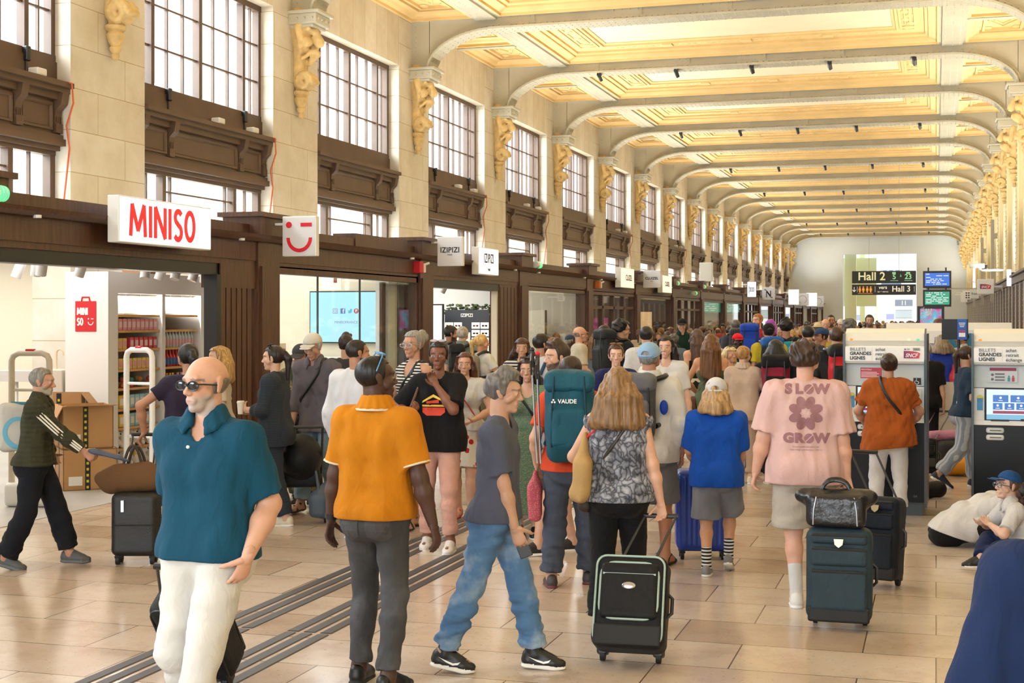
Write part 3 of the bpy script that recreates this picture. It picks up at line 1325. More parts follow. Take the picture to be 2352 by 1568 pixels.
def wink(X, s, mat, t, name='emblem'):
 """winking face: dot, dash and half-ring smile"""
 m = MB()
 c = [(-.29 * s + .085 * s * math.cos(q), .3 * s + .085 * s * math.sin(q)) for q in np.linspace(0, 2 * PI, 25)[:-1]]
 m.prism(c, 2, 0, .004, X=X)
 m.prism([(.05 * s, .25 * s), (.37 * s, .25 * s), (.37 * s, .35 * s), (.05 * s, .35 * s)], 2, 0, .004, X=X)
 q = np.linspace(PI * 1.0, PI * 2.0, 25)
 for i in range(24):
  p = []
  for r, a in ((.37, q[i]), (.37, q[i + 1]), (.275, q[i + 1]), (.275, q[i])):
   p.append((r * s * math.cos(a) + .01 * s, r * s * math.sin(a) * 1.05 - .04 * s))
  m.prism(p, 2, 0, .004, X=X)
 return m.build(name, mat, t)

def stroke_text(txt, X, h, w, mat, t, sx=1.0):
 """rounded humanist capitals drawn as strokes (M I N S O)"""
 arc = lambda cx, cz, rx, rz, a0, a1, n=14: [(cx + rx * math.cos(a), cz + rz * math.sin(a)) for a in np.linspace(a0, a1, n)]
 G = {'M': (.84, [[(0.0, 0), (.08, 1), (.42, .18), (.76, 1), (.84, 0)]]), 'I': (.08, [[(.04, 0), (.04, 1)]]), 'N': (.58, [[(0, 0), (0, 1), (.58, 0), (.58, 1)]]),
   'S': (.44, [arc(.23, .76, .2, .21, .6, PI * 1.25) + arc(.2, .25, .22, .24, PI * .4, -PI * .8)]), 'O': (.54, [arc(.27, .5, .27, .47, 0, 2 * PI, 30)])}
 x = 0
 for ch in txt:
  adv, strokes = G[ch]
  m = MB()
  for st in strokes:
   P = [Vector(((x + a * sx) * h, b * h, 0)) for a, b in st]
   for i in range(len(P) - 1):
    d = (P[i + 1] - P[i]).normalized()
    n = Vector((-d.y, d.x, 0)) * w / 2
    q = [P[i] + n - d * w * .12, P[i] - n - d * w * .12, P[i + 1] - n + d * w * .12, P[i + 1] + n + d * w * .12]
    m.prism([(v.x, v.y) for v in q], 2, 0, .004 + .0002 * (i % 3), X=X)
  m.build('lettering', mat, t)
  x += (adv + .26) * sx

def shop_signs():
 SREDE = M('lit red letters', 'e0202c', .4, emit=('f01822', .55))
 t, X = square_sign('shop_sign', 'wide white lightbox sign with six tall red letters over the open shop', 13.8, 3.07, 1.95, .5, SIGNW, 'flat', x=XS + .2, th=.14)
 stroke_text('MINISO', X @ Matrix.Translation((-.76, -.165, 0)), .33, .062, SREDE, t, 1.04)
 t, X = square_sign('blade_sign', 'square white blade sign with a red winking smiling face', 16.85, 3.1, .49, .53, SIGNG)
 wink(X, .5, M('red emblem', 'd8142c', .4), t)
 t, X = square_sign('blade_sign', 'square pale grey blade sign with black lettering by the eyewear shop', 22.85, 3.17, .47, .51, SIGNG)
 lettering('IZIPIZI', X @ Matrix.Translation((0, .02, 0)), .13, INK, t, bold=.0025, sx=.9, spacing=1.08)
 lettering('PARIS', X @ Matrix.Translation((0, -.06, 0)), .035, INK, t)
 t, X = square_sign('shop_sign', 'glowing white box sign with tall black letters over the eyewear shop door', 25.6, 3.1, 1.25, .52, SIGNW, 'flat', th=.14)
 lettering('IZIPIZI', X @ Matrix.Translation((0, .05, 0)), .25, INK, t, bold=.004, sx=.8, spacing=1.1)
 lettering('PARIS', X @ Matrix.Translation((0, -.16, 0)), .07, INK, t, sx=.9)
 t, X = square_sign('shop_sign', 'cream lit box sign with black letters over glazed wooden doors, before the shaded blade sign', 38.2, 3.12, 1.75, .56, SIGNWARM, 'flat', th=.16)
 lettering('CLUIZEL', X @ Matrix.Translation((.15, .0, 0)), .22, INK, t, bold=.004)
 t, X = square_sign('blade_sign', 'square grey blade sign with black letters between the two cream lit signs', 40.9, 3.16, .52, .52, SIGNG, x=XS + .15)
 lettering('CLUIZEL', X @ Matrix.Translation((0, .02, 0)), .105, INK, t, bold=.003)
 lettering('PARIS', X @ Matrix.Translation((0, -.06, 0)), .035, INK, t)
 t, X = square_sign('shop_sign', 'second cream lit box sign, partly hidden behind the grey blade sign', 44.2, 3.08, 1.6, .56, SIGNWARM, 'flat', th=.16)
 lettering('CLUIZEL', X, .2, INK, t, bold=.004)
 t, X = square_sign('blade_sign', 'small lit upright sign in a dark frame with a black flourish', 64.4, 3.3, .42, .72, SIGNW, backmat=BLACK)
 q = MB().box(-.13, -.11, -.2, .17, 0, .004, X=X).box(-.11, .12, .07, .09, 0, .004, X=X).box(-.11, .12, -.1, -.08, 0, .004, X=X)
 for i in range(6):
  q.box(-.09 + i * .038, -.07 + i * .038, -.08, .07, 0, .004, X=X)
 q.build('flourish', INK, t)
 t, X = square_sign('blade_sign', 'square white blade sign bearing a black N with swooping strokes', 70.2, 3.2, .62, .62, SIGNG)
 q = MB()
 sw = [(-.2, .19), (-.13, .18), (-.06, .11), (.02, 0), (.1, -.11)]
 for pts, r in (([(-.1, -.17), (-.1, .1)], .02), ([(.1, -.11), (.1, .15)], .02), (sw, .017), ([(-x, -z) for x, z in sw], .017)):
  q.tube([X @ Vector((x, z, .0)) for x, z in pts], r, 6)
 q.build('emblem', INK, t)
 for y, z, w, lab in ((83, 3.2, .62, 'pale blue lit blade sign before the dark wood shutters'), (95, 3.2, .7, 'pale lit blade sign near the end of the shop row')):
  square_sign('blade_sign', lab, y, z, w, .9, SIGNW)
 for y, lab in ((88, 'white blade sign with a grey laurel wreath, nearer of the two alike'), (100, 'white blade sign with a grey laurel wreath, farther of the two alike')):
  t, X = square_sign('blade_sign', lab, y, 3.12, .75, .75, SIGNG)
  m = MB()
  for i in range(22):
   a = .6 + i / 21 * 5.1 - PI / 2
   m.ball((.24 * math.cos(a), .24 * math.sin(a), .003), (.035, .022, .003), 6, X=X)
  m.build('wreath', M('grey print', '8a8c94', .5), t)
 t = thing('roof_antenna_box', 'white upright equipment box standing on the shop cornice', 'box', (XS - .2, 55.0, 3.26))
 MB().rbox((0, 0, .55), (.5, .3, .75), .02, 2).build('housing', PLASTW, t)
 MB().box(-.15, -.1, -.05, .05, 0, .2).box(.1, .15, -.05, .05, 0, .2).build('foot', DGREY, t)
 # green exit lights
 m = MB()
 m.cyl((0, -.16, 0), (0, .02, 0), .075, n=16)
 g = MB().cyl((0, .02, 0), (0, .2, 0), .075, n=16)
 g2 = MB()
 for q in (.06, .11, .16):
  g2.cyl((0, q, 0), (0, q + .012, 0), .078, n=16)
 first = None
 for y, x, z, lab in ((10.95, XS + .1, 3.19, 'round green exit light on the cornice beside the wide open shop'), (29.6, XS + .07, 3.185, 'green banded exit light on the ledge beyond the eyewear shop'),
       (46.9, XS + .07, 3.18, 'green exit light on the ledge just past the second cream lit sign'), (52.6, XS + .07, 3.18, 'green exit light on the ledge before the white equipment box'),
       (50.4, XS + .1, 2.9, 'green exit light hanging below the ledge over wooden doors'), (72.8, XS + .07, 3.18, 'tiny green exit light beyond the N sign')):
  if first is None:
   first = o = thing('exit_light', lab, 'exit light', (x, y, z))
   m.build('housing', PLASTW, o, smooth=True)
   l = g.build('lamp', GREENL, o, smooth=True)
   g2.build('band', PLASTW, l)
  else:
   dup(first, (x, y, z), None, lab)
 for y, mt, lab in ((22.3, RED, 'red and white fire alarm sounder on the fascia by the eyewear shop'), (35.5, M('amber plastic', 'c8702a', .4), 'amber alarm box on the fascia beside the cream lit sign')):
  t = thing('alarm_sounder', lab, 'alarm', (XS - .02, y, 2.88))
  MB().rbox((.06, 0, 0), (.14, .17, .2), .015, 2).build('housing', mt, t)
  MB().rbox((.08, .15, -.01), (.1, .1, .16), .015, 2).cyl((.1, .18, .05), (.16, .26, .08), .02).build('horn', PLASTW, t)

def shelf_bay():
 """the tall white shelving unit inside the open shop"""
 x0, x1, y0, y1, h = -10.5, -9.9, 15.16, 17.65, 2.6
 t = thing('shelving_unit', 'tall white shelving unit with oak shelves stocked with drinks and plush toys', 'shelf', (0, 0, 0))
 m = MB()
 m.box(x0, x0 + .04, y0 + .22, y1 - .2, 0, h - .27)
 ym = (y0 + y1) / 2 + .08
 m.box(x0, x1 + .01, ym - .04, ym + .04, 0, h - .25)
 m.box(x0, x1 + .018, y0 + .22, y1 - .2, h - .27, h - .001)
 m.box(x0, x1 + .02, y0, y0 + .22, 0, h)
 m.box(x0, x1 + .02, y1 - .2, y1, 0, h)
 m.build('carcass', WHITE, t)
 zs = [0.12, .36, .62, .86, 1.12, 1.36, 1.62, 1.86, 2.06]
 cols = ((y0 + .24, ym - .05), (ym + .05, y1 - .22))
 rnd = random.Random(4)
 lights = []
 for ci, (a, b) in enumerate(cols):
  for z in zs:
   s = MB().box(x0 + .04, x1 - .02, a, b, z - .03, z)
   s.build('shelf', OAK, t)
  for z in (zs[-1] + .45,):
   area('shelf_light', ((x0 + x1) / 2 + .2, (a + b) / 2, h - .3), (.1, b - a), (0, math.radians(-25), 0), 60, (1, .95, .85))
  for i in range(3):
   w = (b - a) / 3
   o = MB().box(x1 - .12, x1 - .1, a + w * i + .01, a + w * (i + 1) - .01, zs[-1] + .02, zs[-1] + .27).build('panel', WHITE, t)
 # stock: one of each kind, then copies
 def pack(name, col, w, d, h_, lab, grp, band=None):
  o = thing(name, lab, 'carton', (0, 0, 0), 0, grp)
  MB().rbox((0, 0, h_ / 2), (d, w, h_), .006, 1).build('pack', M('pack ' + col, col, .4), o)
  if band:
   MB().box(d / 2, d / 2 + .002, -w * .4, w * .4, h_ * .25, h_ * .75).build('front_label', M('pack ' + band, band, .4), o)
  return o

 def bottle(col, cap_, band, lab, grp, hh=.2, r=.034):
  o = thing('bottle', lab, 'bottle', (0, 0, 0), 0, grp)
  MB().lathe([(r * .9, 0), (r, .01), (r, hh * .55), (r * .95, hh * .62), (r * .42, hh * .82), (r * .4, hh * .9)], n=10).build('glass_body', M('liquid ' + col, col, .15), o, smooth=True)
  MB().lathe([(r * .48, hh * .9), (r * .48, hh)], n=10).build('cap', M('cap ' + cap_, cap_, .4), o, smooth=True)
  MB().lathe([(r * 1.02, hh * .12), (r * 1.02, hh * .5)], n=10).build('wrapper', M('pack ' + band, band, .4), o, smooth=True)
  return o

 def row(first, ci, si, n, y_from=0, y_to=1, xoff=.1, depth=1):
  a, b = cols[ci]
  a, b = a + (b - a) * y_from, a + (b - a) * y_to
  w = (b - a) / n
  for i in range(n):
   for j in range(depth):
    loc = (x1 - xoff - j * .12, a + w * (i + .5), zs[si])
    if first['used'] == 0:
     first.location = loc
     first['used'] = 1
    else:
     d = dup(first, loc)
 def fresh(o):
  o['used'] = 0
  return o
 items = []
 p1 = fresh(pack('drink_carton', 'f0a5b4', .085, .09, .15, 'pink drink carton on the upper left shelves', 'pink cartons on the shelving unit', 'fbe3e6'))
 p2 = fresh(pack('drink_carton', 'f2d377', .085, .09, .14, 'yellow and cream drink carton on the third left shelf', 'yellow cartons on the shelving unit', 'f3b0b8'))
 p3 = fresh(pack('drink_carton', 'd84a5a', .085, .09, .15, 'red drink carton on the second left shelf', 'red cartons on the shelving unit', 'f6d7d7'))
 row(p1, 0, 7, 10)
 row(p2, 0, 6, 3, 0, .3)
 row(p3, 0, 6, 6, .35, 1)
 row(p2, 0, 5, 9, 0, .95)
 b1 = fresh(bottle('cfe3e8', 'e9eef2', 'e3b9c6', 'clear bottle with a pale wrapper on the upper right shelf', 'clear bottles on the shelving unit', .23))
 b2 = fresh(bottle('c4262e', 'd02028', '3f6db4', 'red bottle with a blue wrapper and red cap', 'red bottles on the shelving unit', .22))
 b3 = fresh(bottle('f4cf2c', 'f4cf2c', 'f7e384', 'small yellow bottle on the right shelves', 'yellow bottles on the shelving unit', .15, .04))
 b4 = fresh(bottle('f0a9b8', 'f0a9b8', 'f6ccd4', 'small pink bottle on the right shelves', 'pink bottles on the shelving unit', .15, .04))
 row(b1, 1, 6, 11)
 row(b2, 1, 5, 11)
 row(b3, 1, 4, 5, 0, .45)
 row(b4, 1, 4, 5, .5, 1)
 for si in (3, 2, 1, 0):
  row(b3, 1, si, 6, 0, .8)
 p4 = fresh(pack('toy_box', '9fd0e0', .1, .1, .17, 'pale blue boxed toy on the left shelves', 'pale blue boxes on the shelving unit', 'f2efe2'))
 p5 = fresh(pack('toy_box', 'e8c65a', .1, .1, .17, 'yellow boxed toy on the left shelves', 'yellow boxes on the shelving unit', 'f6f1e0'))
 for si in (3, 2):
  row(p5, 0, si, 2, .12, .32)
  row(p4, 0, si, 4, .35, .8)
 # figures in a display
 fcol = ['3f8f77', '59a7c6', 'd9803a', 'e8d9b0', 'c24f4f', '4f63a8']
 for i in range(9):
  o = thing('toy_figure', 'small painted toy figure on the middle left shelf, one of several', 'toy', (x1 - .12 - .1 * (i % 2), cols[0][0] + .08 + i * .105, zs[4]), 0, 'toy figures on the shelving unit')
  mt = M('toy ' + fcol[i % 6], fcol[i % 6], .4)
  MB().lathe([(.02, 0), (.035, .01), (.03, .05), (.015, .07)], n=10).build('body', mt, o, smooth=True)
  MB().ball((0, 0, .1), (.035, .032, .035), 10).build('head', M('toy ' + fcol[(i + 2) % 6], fcol[(i + 2) % 6], .4), o, smooth=True)
 o = thing('display_backdrop', 'green toy display board on the middle shelf', 'display', (0, 0, 0))
 MB().box(x0 + .1, x0 + .13, cols[0][0] + .2, cols[0][1], zs[4], zs[4] + .22).build('board', M('green board', '4fa283', .5), o)
 MB().ball((x0 + .16, cols[0][1] - .2, zs[4] + .08), (.04, .13, .08), 10).build('bush', M('green board light', '6fbf98', .5), o, smooth=True)
 # white bear plush toys
 pm = M('white plush', 'ece8df', .9, bump=(90, .3))
 bear = [Pr((0, 0, .09), None, .1, rad=(.085, .09, .085)), Pr((.03, 0, .19), None, .08, rad=(.065, .075, .06)), Pr((.09, 0, .175), None, .03)]
 for s in (-1, 1):
  bear += [Pr((.01, s * .055, .24), None, .02), Pr((.06, s * .07, .07), (.1, s * .06, .03), .03)]
 bm_ = mesh_sdf(bear, .012, .03)
 first = None
 for ci, si, n in ((0, 1, 5), (0, 0, 5)):
  a, b = cols[ci]
  for i in range(n):
   loc = (x1 - .14, a + .1 + (b - a - .2) * i / (n - 1), zs[si])
   if first is None:
    first = thing('plush_bear', 'white plush bear on the lower left shelves', 'soft toy', loc, 0, 'white plush bears on the shelving unit')
    np_mesh('body', [bm_], pm, first)
    e = MB().ball((.118, 0, .185), .012, 8)
    for s in (-1, 1):
     e.ball((.088, s * .03, .2), .008, 6)
    e.build('face', INK, first)
   else:
    dup(first, loc, rnd.uniform(-.3, .3))
 a, b = cols[0]
 row(p5, 0, 0, 1, .45, .55)
 # red bag-shaped poster on the side panel
 t = thing('bag_poster', 'red shopping-bag shaped poster with white MINI SO lettering', 'poster')
 X = basis((-10.2, y0 - .004, 2.06), (1, 0, 0), (0, 0, 1))
 MB().box(-.15, .15, -.21, .17, 0, .004, X=X).build('print', RED, t)
 MB().tube([X @ Vector(p) for p in ((-.06, .17, .002), (-.05, .22, .002), (.05, .22, .002), (.06, .17, .002))], .01, 6).build('handle', RED, t)
 X2 = X @ Matrix.Translation((0, 0, .005))
 stroke_text('MINI', X2 @ Matrix.Translation((-.115, .0, 0)), .085, .019, PLASTW, t, .72)
 stroke_text('SO', X2 @ Matrix.Translation((-.115, -.13, 0)), .085, .019, PLASTW, t, .72)
 wink(X2 @ Matrix.Translation((.075, -.085, 0)), .11, PLASTW, t)

def carton(name, label, loc, rotz, size, flaps=(), tape='tape'):
 w, d, h = size
 t = thing(name, label, 'box', loc, rotz)
 m = MB()
 th = .012
 m.box(-w / 2, w / 2, -d / 2, d / 2, 0, th)
 m.box(-w / 2, -w / 2 + th, -d / 2, d / 2, 0, h)
 m.box(w / 2 - th, w / 2, -d / 2, d / 2, 0, h)
 m.box(-w / 2, w / 2, -d / 2, -d / 2 + th, 0, h)
 m.box(-w / 2, w / 2, d / 2 - th, d / 2, 0, h)
 if not flaps:
  m.box(-w / 2, w / 2, -d / 2, d / 2, h - th, h)
 m.build('walls', CARD, t)
 for side, ang in flaps:
  X = Matrix.Rotation(side * PI / 2, 4, 'Z')
  half, ln = (w / 2, d / 2) if side % 2 == 0 else (d / 2, w / 2)
  F = X @ Matrix.Translation((half, 0, h)) @ Matrix.Rotation(-ang, 4, 'Y')
  MB().box(0, .3, -ln, ln, -.008, 0, X=F).build('flap', CARD, t)
 tp = M('black yellow tape', '1f2320', .3, var=(40, .5))
 ty = M('tape yellow print', 'd8c83a', .4)
 m = MB()
 y = MB()
 for ax in (0, 1):
  if ax == 0:
   m.box(-.03 - w * .05, .03 - w * .05, -d / 2 - .003, -d / 2, 0, h)
   for i in range(int(h / .07)):
    y.box(-.015 - w * .05, .012 - w * .05, -d / 2 - .005, -d / 2 - .003, .02 + i * .07, .05 + i * .07)
  else:
   m.box(w / 2, w / 2 + .003, -.03, .03, 0, h)
   for i in range(int(h / .07)):
    y.box(w / 2 + .003, w / 2 + .005, -.012, .015, .02 + i * .07, .05 + i * .07)
   m.box(-w / 2 - .003, -w / 2, -.03, .03, 0, h)
 tt = m.build('tape', tp, t)
 y.build('tape_print', ty, tt)
 MB().box(-w * .4, -w * .15, -d / 2 - .004, -d / 2, h * .12, h * .34).build('shipping_label', PLASTW, t)
 return t

def open_shop():
 shelf_bay()
 c = atd(198, 16.6)
 carton('cardboard_box', 'closed cardboard box with black and yellow tape at the bottom of the stack', (c.x, c.y, 0.006), .75, (.62, .62, .48))
 carton('cardboard_box', 'open cardboard box with raised flaps on top of the taped box', (c.x - .03, c.y, .488), .75, (.58, .6, .5), ((1, -1.25), (2, -1.1), (3, .1)))
 c2 = atd(172, 17.1)
 carton('cardboard_box', 'tall open cardboard box with a white-edged flap behind the stack', (c2.x - .1, c2.y - .06, 0.006), .3, (.5, .3, 1.1), ((1, -1.45), (0, -.9)))

 # anti-theft gates
 def gate(u, d, rot, mat, label, w=.42, h=1.64):
  p = atd(u, d)
  t = thing('security_gate', label, 'security gate', (p.x, p.y, .006), rot)
  m = MB()
  pts = [(-w / 2, 0, .04)] + [(-w / 2, 0, h - .08), (-w / 2 + .02, 0, h - .03), (-w / 2 + .08, 0, h), (w / 2 - .08, 0, h), (w / 2 - .02, 0, h - .03), (w / 2, 0, h - .08), (w / 2, 0, .04)]
  m.tube(pts, .034, 10)
  m.build('frame', mat, t, smooth=True)
  for z in (h * .38, h * .76):
   MB().tube([(-w / 2, 0, z), (w / 2, 0, z)], .018, 8).build('crossbar', mat, t, smooth=True)
  MB().rbox((0, 0, .13), (w + .12, .16, .26), .05, 3).build('base', PLASTW, t, smooth=True)
  MB().rbox((0, 0, h + .03), (.1, .05, .03), .008, 2).build('alarm_lamp', RED, t)
 gate(320, 16.3, -.25, PLASTW, 'white security gate with a red lamp in front of the drinks shelves')
 gate(70, 14.9, .2, PUTTY, 'beige security gate at the entrance behind the grey-haired man in an olive jacket')
 # umbrella stand with beige umbrella
 p = atd(185, 18.3)
 t = thing('umbrella_stand', 'putty coloured umbrella stand against the side of the shelving unit', 'stand', (p.x + .05, p.y - .55, 0.006))
 MB().rbox((0, 0, .68), (.3, .28, 1.36), .01, 1).build('bin', PUTTY, t)
 o = thing('umbrella', 'beige umbrella handle hooking out of the putty stand', 'umbrella', (p.x + .02, p.y - .55, 1.37))
 MB().tube([(0, 0, -.02), (0, 0, .2)] + [(.05 - .05 * math.cos(q), 0, .2 + .05 * math.sin(q)) for q in np.linspace(.3, PI, 8)] + [(.1, 0, .17)], .011, 8).build('handle', M('beige', 'd8c49a', .4), o, smooth=True)
 t = thing('sunglasses_tray', 'white wall tray of dark blue cases near the umbrella stand', 'tray', (p.x - .62, p.y - .5, 1.2))
 MB().frame((-.33, .33, -.15, .15), [(0, .14), (.05, 0), (.06, 0), (.02, .14), (0, .14)], 0, 0).build('tray', WHITE, t)
 MB().box(-.02, .02, -.02, .02, -1.19, 0).build('leg', WHITE, t)
 for i in range(7):
  o = MB().rbox((0, 0, .05), (.07, .17, .06), .02, 2).build('glasses_case', M('case blue', '24407e', .4) if i % 2 else BLACK, loc=(p.x - .62 - .24 + i * .08, p.y - .5, 1.2 + .02))
  tag(o, 'dark case lying in the white wall tray', 'case', 'dark cases in the white tray')
 # pink plush on a low shelf, hanging bags, posters at the left edge
 pk = [M('plush pink', 'e6447e', .8, var=(9, .2)), M('plush magenta', 'd93a78', .8, var=(9, .2)), M('plush light pink', 'f08ab0', .8, var=(9, .2))]
 t = thing('display_table', 'low oak display table under pink cushions at the shop entrance', 'table', (-11.3, 13.2, .006))
 MB().box(-.6, .6, -.6, .6, .42, .47).build('top', OAK, t)
 for sx in (-1, 1):
  for sy in (-1, 1):
   MB().box(sx * .55 - .03, sx * .55 + .03, sy * .55 - .03, sy * .55 + .03, 0, .42).build('leg', WHITE, t)
 rnd = random.Random(7)
 cush = mesh_sdf([Pr((0, 0, 0), None, .2, rad=(.27, .24, .12))], .02, .02, disp=folds(.012, 22, 5))
 n = 0
 for z in (.6, .8, 1.0, 1.2):
  for dx, dy in ((-.25, -.3), (.25, -.3), (-.25, .15), (.25, .15)):
   o = np_mesh('cushion', [cush], pk[n % 3])
   o.location = (-11.3 + dx + rnd.uniform(-.05, .05), 13.2 + dy, .006 + z)
   o.rotation_euler = (rnd.uniform(-.2, .2), rnd.uniform(-.2, .2), rnd.uniform(0, 3))
   tag(o, 'pink plush cushion in the pile at the edge of the shop entrance', 'cushion', 'pink plush cushions on the low table')
   n += 1
 t = thing('wall_rack', 'white wall rack with hanging packets deep in the shop', 'rack', (-14.6, 15.3, .006))
 MB().box(-.3, -.26, -1.3, 1.3, 0, 2.5).box(-.3, .2, -1.3, -1.24, 0, 2.5).box(-.3, .2, 1.24, 1.3, 0, 2.5).box(-.3, .2, -1.3, 1.3, 0, .1).build('carcass', WHITE, t)
 for z in (1.15, 1.75):
  MB().box(-.3, .05, -1.24, 1.24, z + .42, z + .44).build('rail', CHROME, t)
 bagc = ['6aa84f', '3d78b8', 'c35a9c', '8a5aa8', 'e07aa0']
 for z in (1.15, 1.75):
  for i in range(12):
   o = thing('hanging_packet', 'bright packet hanging from the white wall rack', 'packet', (-14.55, 14.2 + i * .2, z), 0, 'bright packets hanging on the wall rack')
   MB().rbox((0, 0, .2), (.05, .16, .36), .02, 2).build('bag', M('packet ' + bagc[(i + int(z)) % 5], bagc[(i + int(z)) % 5], .4), o)
   MB().box(-.005, .005, -.05, .05, .36, .42).build('header_card', PLASTW, o)
 t = thing('hanging_banner', 'pink and white printed banner hanging inside the open shop', 'banner', (-13.2, 14.3, 2.45))
 MB().box(-.02, .02, -.6, .6, 0, .42).build('print', M('pink print', 'e39ac6', .6, var=(6, .5)), t)
 MB().tube([(0, -.5, .42), (0, -.5, .72)], .006, 5).tube([(0, .5, .42), (0, .5, .72)], .006, 5).build('cord', BLACK, t)
 # clutter on the shelving unit top
 tag(MB().rbox((-10.2, 16.4, 2.7), (.3, .4, .2), .01, 1).build('cardboard_box', M('brown kraft', '8b6747', .8)), 'small brown box lying on top of the white shelving unit', 'box')
 # track spotlights
 first = None
 for u, d, tilt in ((45, 16.5, .5), (85, 15.6, -.15), (97, 15.5, -.15), (188, 16.0, 0), (335, 17.0, .45), (372, 17.5, .1), (405, 17.3, .4), (448, 18.0, .2), (470, 18.6, -.2), (500, 18.3, .4)):
  p = atd(u, d)
  if first is None:
   first = thing('track_spotlight', 'white cylindrical track spotlight on the open shop ceiling', 'spotlight', (p.x, p.y, 3.17), tilt, 'white spotlights on the shop ceiling')
   MB().cyl((0, 0, -.46), (0, 0, .01), .012).build('stem', PLASTW, first)
   X = Matrix.Translation((0, 0, -.55)) @ Matrix.Rotation(.35, 4, 'Y')
   MB().lathe([(.045, -.13), (.06, -.13), (.062, .1), (.05, .12), (.02, .125)], n=16, X=X).build('lamp_head', PLASTW, first, smooth=True)
  else:
   dup(first, (p.x, p.y, 3.17), tilt * 4)
 # display window of the same shop: screen, safety notice, cartons
 t = thing('video_screen', 'large pale blue screen showing social media icons behind the shop glass', 'screen', (0, 0, 0))
 yy = 22.15
 x0, x1 = -10.42, -9.1
 MB().box(x0, x1, yy, yy + .06, 1.58, 2.48).build('bezel', BLACK, t)
 MB().box(x0 + .015, x1 - .015, yy - .004, yy, 1.6, 2.46).build('display', emit_mat('screen sky blue', 'a9e4f7', 1.25), t)
 X = basis((-9.76, yy - .006, 2.0), (1, 0, 0), (0, 0, 1))
 lettering('MINISOFRANCE', X @ Matrix.Translation((.03, -.06, 0)), .062, M('grey violet', '8c86b4', .5), t)
 ic = M('icon violet', '9b8fc6', .5), M('icon blue', '4c76bd', .5), M('icon sky', '58b7e6', .5), M('icon crimson', 'b0506c', .5)
 m = MB().frame((-.22, -.13, .09, .18), [(0, 0), (0, .003), (.012, .003), (.012, 0)], X=X)
 m.tube([X @ Vector((-.175 + .022 * math.cos(q), .135 + .022 * math.sin(q), .002)) for q in np.linspace(0, 2 * PI, 15)[:-1]], .004, 5, closed=True)
 m.build('icon', ic[0], t)
 MB().box(-.075, .015, .09, .18, 0, .003, X=X).build('icon', ic[1], t)
 lettering('f', X @ Matrix.Translation((-.02, .13, .004)), .1, PLASTW, t, bold=.003, name='icon_letter')
 MB().prism([(.06, .155), (.08, .14), (.1, .145), (.11, .17), (.13, .172), (.145, .165), (.14, .15), (.14, .125), (.12, .1), (.09, .095), (.065, .105), (.08, .115)], 2, 0, .003, X=X).build('icon', ic[2], t)
 MB().prism([(.22 + .045 * math.cos(q), .135 + .045 * math.sin(q)) for q in np.linspace(0, 2 * PI, 20)[:-1]], 2, 0, .003, X=X).build('icon', ic[3], t)
 lettering('P', X @ Matrix.Translation((.22, .135, .004)), .07, PLASTW, t, bold=.002, name='icon_letter')
 t = struct(MB().box(-11.5, -8.85, 22.22, 22.3, 0, 3.15).build('wall_partition', SHOPC))
 struct(MB().box(-9.08, -8.85, 21.9, 22.22, 0, 3.15).box(-11.5, -10.9, 19.9, 20.2, 0, 2.7).build('pillar', SHOPW), 'white square pillar inside the display window', 'pillar')
 t = thing('display_shelf', 'long white shelf below the blue screen', 'shelf', (-9.9, 21.9, 0.006))
 MB().box(-.8, .8, -.25, .25, 1.3, 1.34).box(-.78, -.74, -.2, .2, 0, 1.3).box(.74, .78, -.2, .2, 0, 1.3).build('board', WHITE, t)
 t = thing('sale_poster', 'red sale poster standing behind the shop glass', 'poster', (-9.35, 21.4, .006))
 MB().box(-.2, .2, -.01, .01, .85, 1.35).build('print', RED, t)
 MB().box(-.02, .02, .01, .03, 0, 1.0).box(-.15, .15, -.1, .1, 0, .02).build('stand', BLACK, t)
 t = thing('safety_notice', 'white notice with two red no-entry rings on the display glass', 'notice', (XS - .1, 17.35, 1.35))
 MB().box(0, .004, -.1, .16, -.28, .32).build('sheet', PLASTW, t)
 m = MB()
 for c in (-.03, .09):
  m.tube([(.008, c + .045 * math.cos(q), .2 + .045 * math.sin(q)) for q in np.linspace(0, 2 * PI, 19)[:-1]], .005, 5, closed=True)
  m.tube([(.008, c - .03, .23), (.008, c + .03, .17)], .005, 5)
 m.build('no_entry_ring', RED, t)
 for z0, c in ((-.12, RED), (-.2, M('notice yellow', 'e8d02a', .5)), (-.26, M('notice green', '3f9050', .5))):
  MB().box(.004, .006, -.09, .15, z0, z0 + .05).build('colour_band', c, t)
 for i in range(3):
  p = atd(672, 19.75)
  t = thing('drink_box', ['white and teal carton of the window stack, lowest', 'white and teal carton of the window stack, middle one', 'white and teal carton of the window stack, topmost'][i], 'carton', (-8.95, 17.95, .5 + i * .235), .25)
  MB().rbox((0, 0, .115), (.3, .26, .22), .006, 1).build('carton', PLASTW, t)
  m = MB()
  m.box(-.151, .151, -.1315, .1315, .01, .06)
  m.build('teal_band', M('teal print', '7fc3cf', .5), t)
  X = basis((.0, -.133, .13), (1, 0, 0), (0, 0, 1))
  MB().tube([X @ Vector((-.09 + .009 * q, .012 * math.sin(q * 1.9) + .002 * q, .002)) for q in range(21)], .006, 6).tube([X @ Vector((-.07 + .009 * q, -.03 + .008 * math.sin(q * 2.3), .002)) for q in range(13)], .004, 6).build('scribble_print', RED, t, smooth=True)
 t = thing('display_plinth', 'white plinth under the stacked drink cartons', 'plinth', (-8.95, 17.95, .006))
 MB().rbox((0, 0, .24), (.5, .5, .485), .01, 1).build('block', WHITE, t)
 t = thing('hanging_window_sign', 'small lit cream sign with a red mark hanging in the display window', 'sign', (-9.3, 20.6, 2.63))
 MB().box(-.17, .17, -.02, .02, -.16, .16).build('sign_box', SIGNWARM, t)
 MB().box(.04, .1, -.024, -.02, -.05, .06).build('mark', M('dark red mark', 'a04040', .5), t)
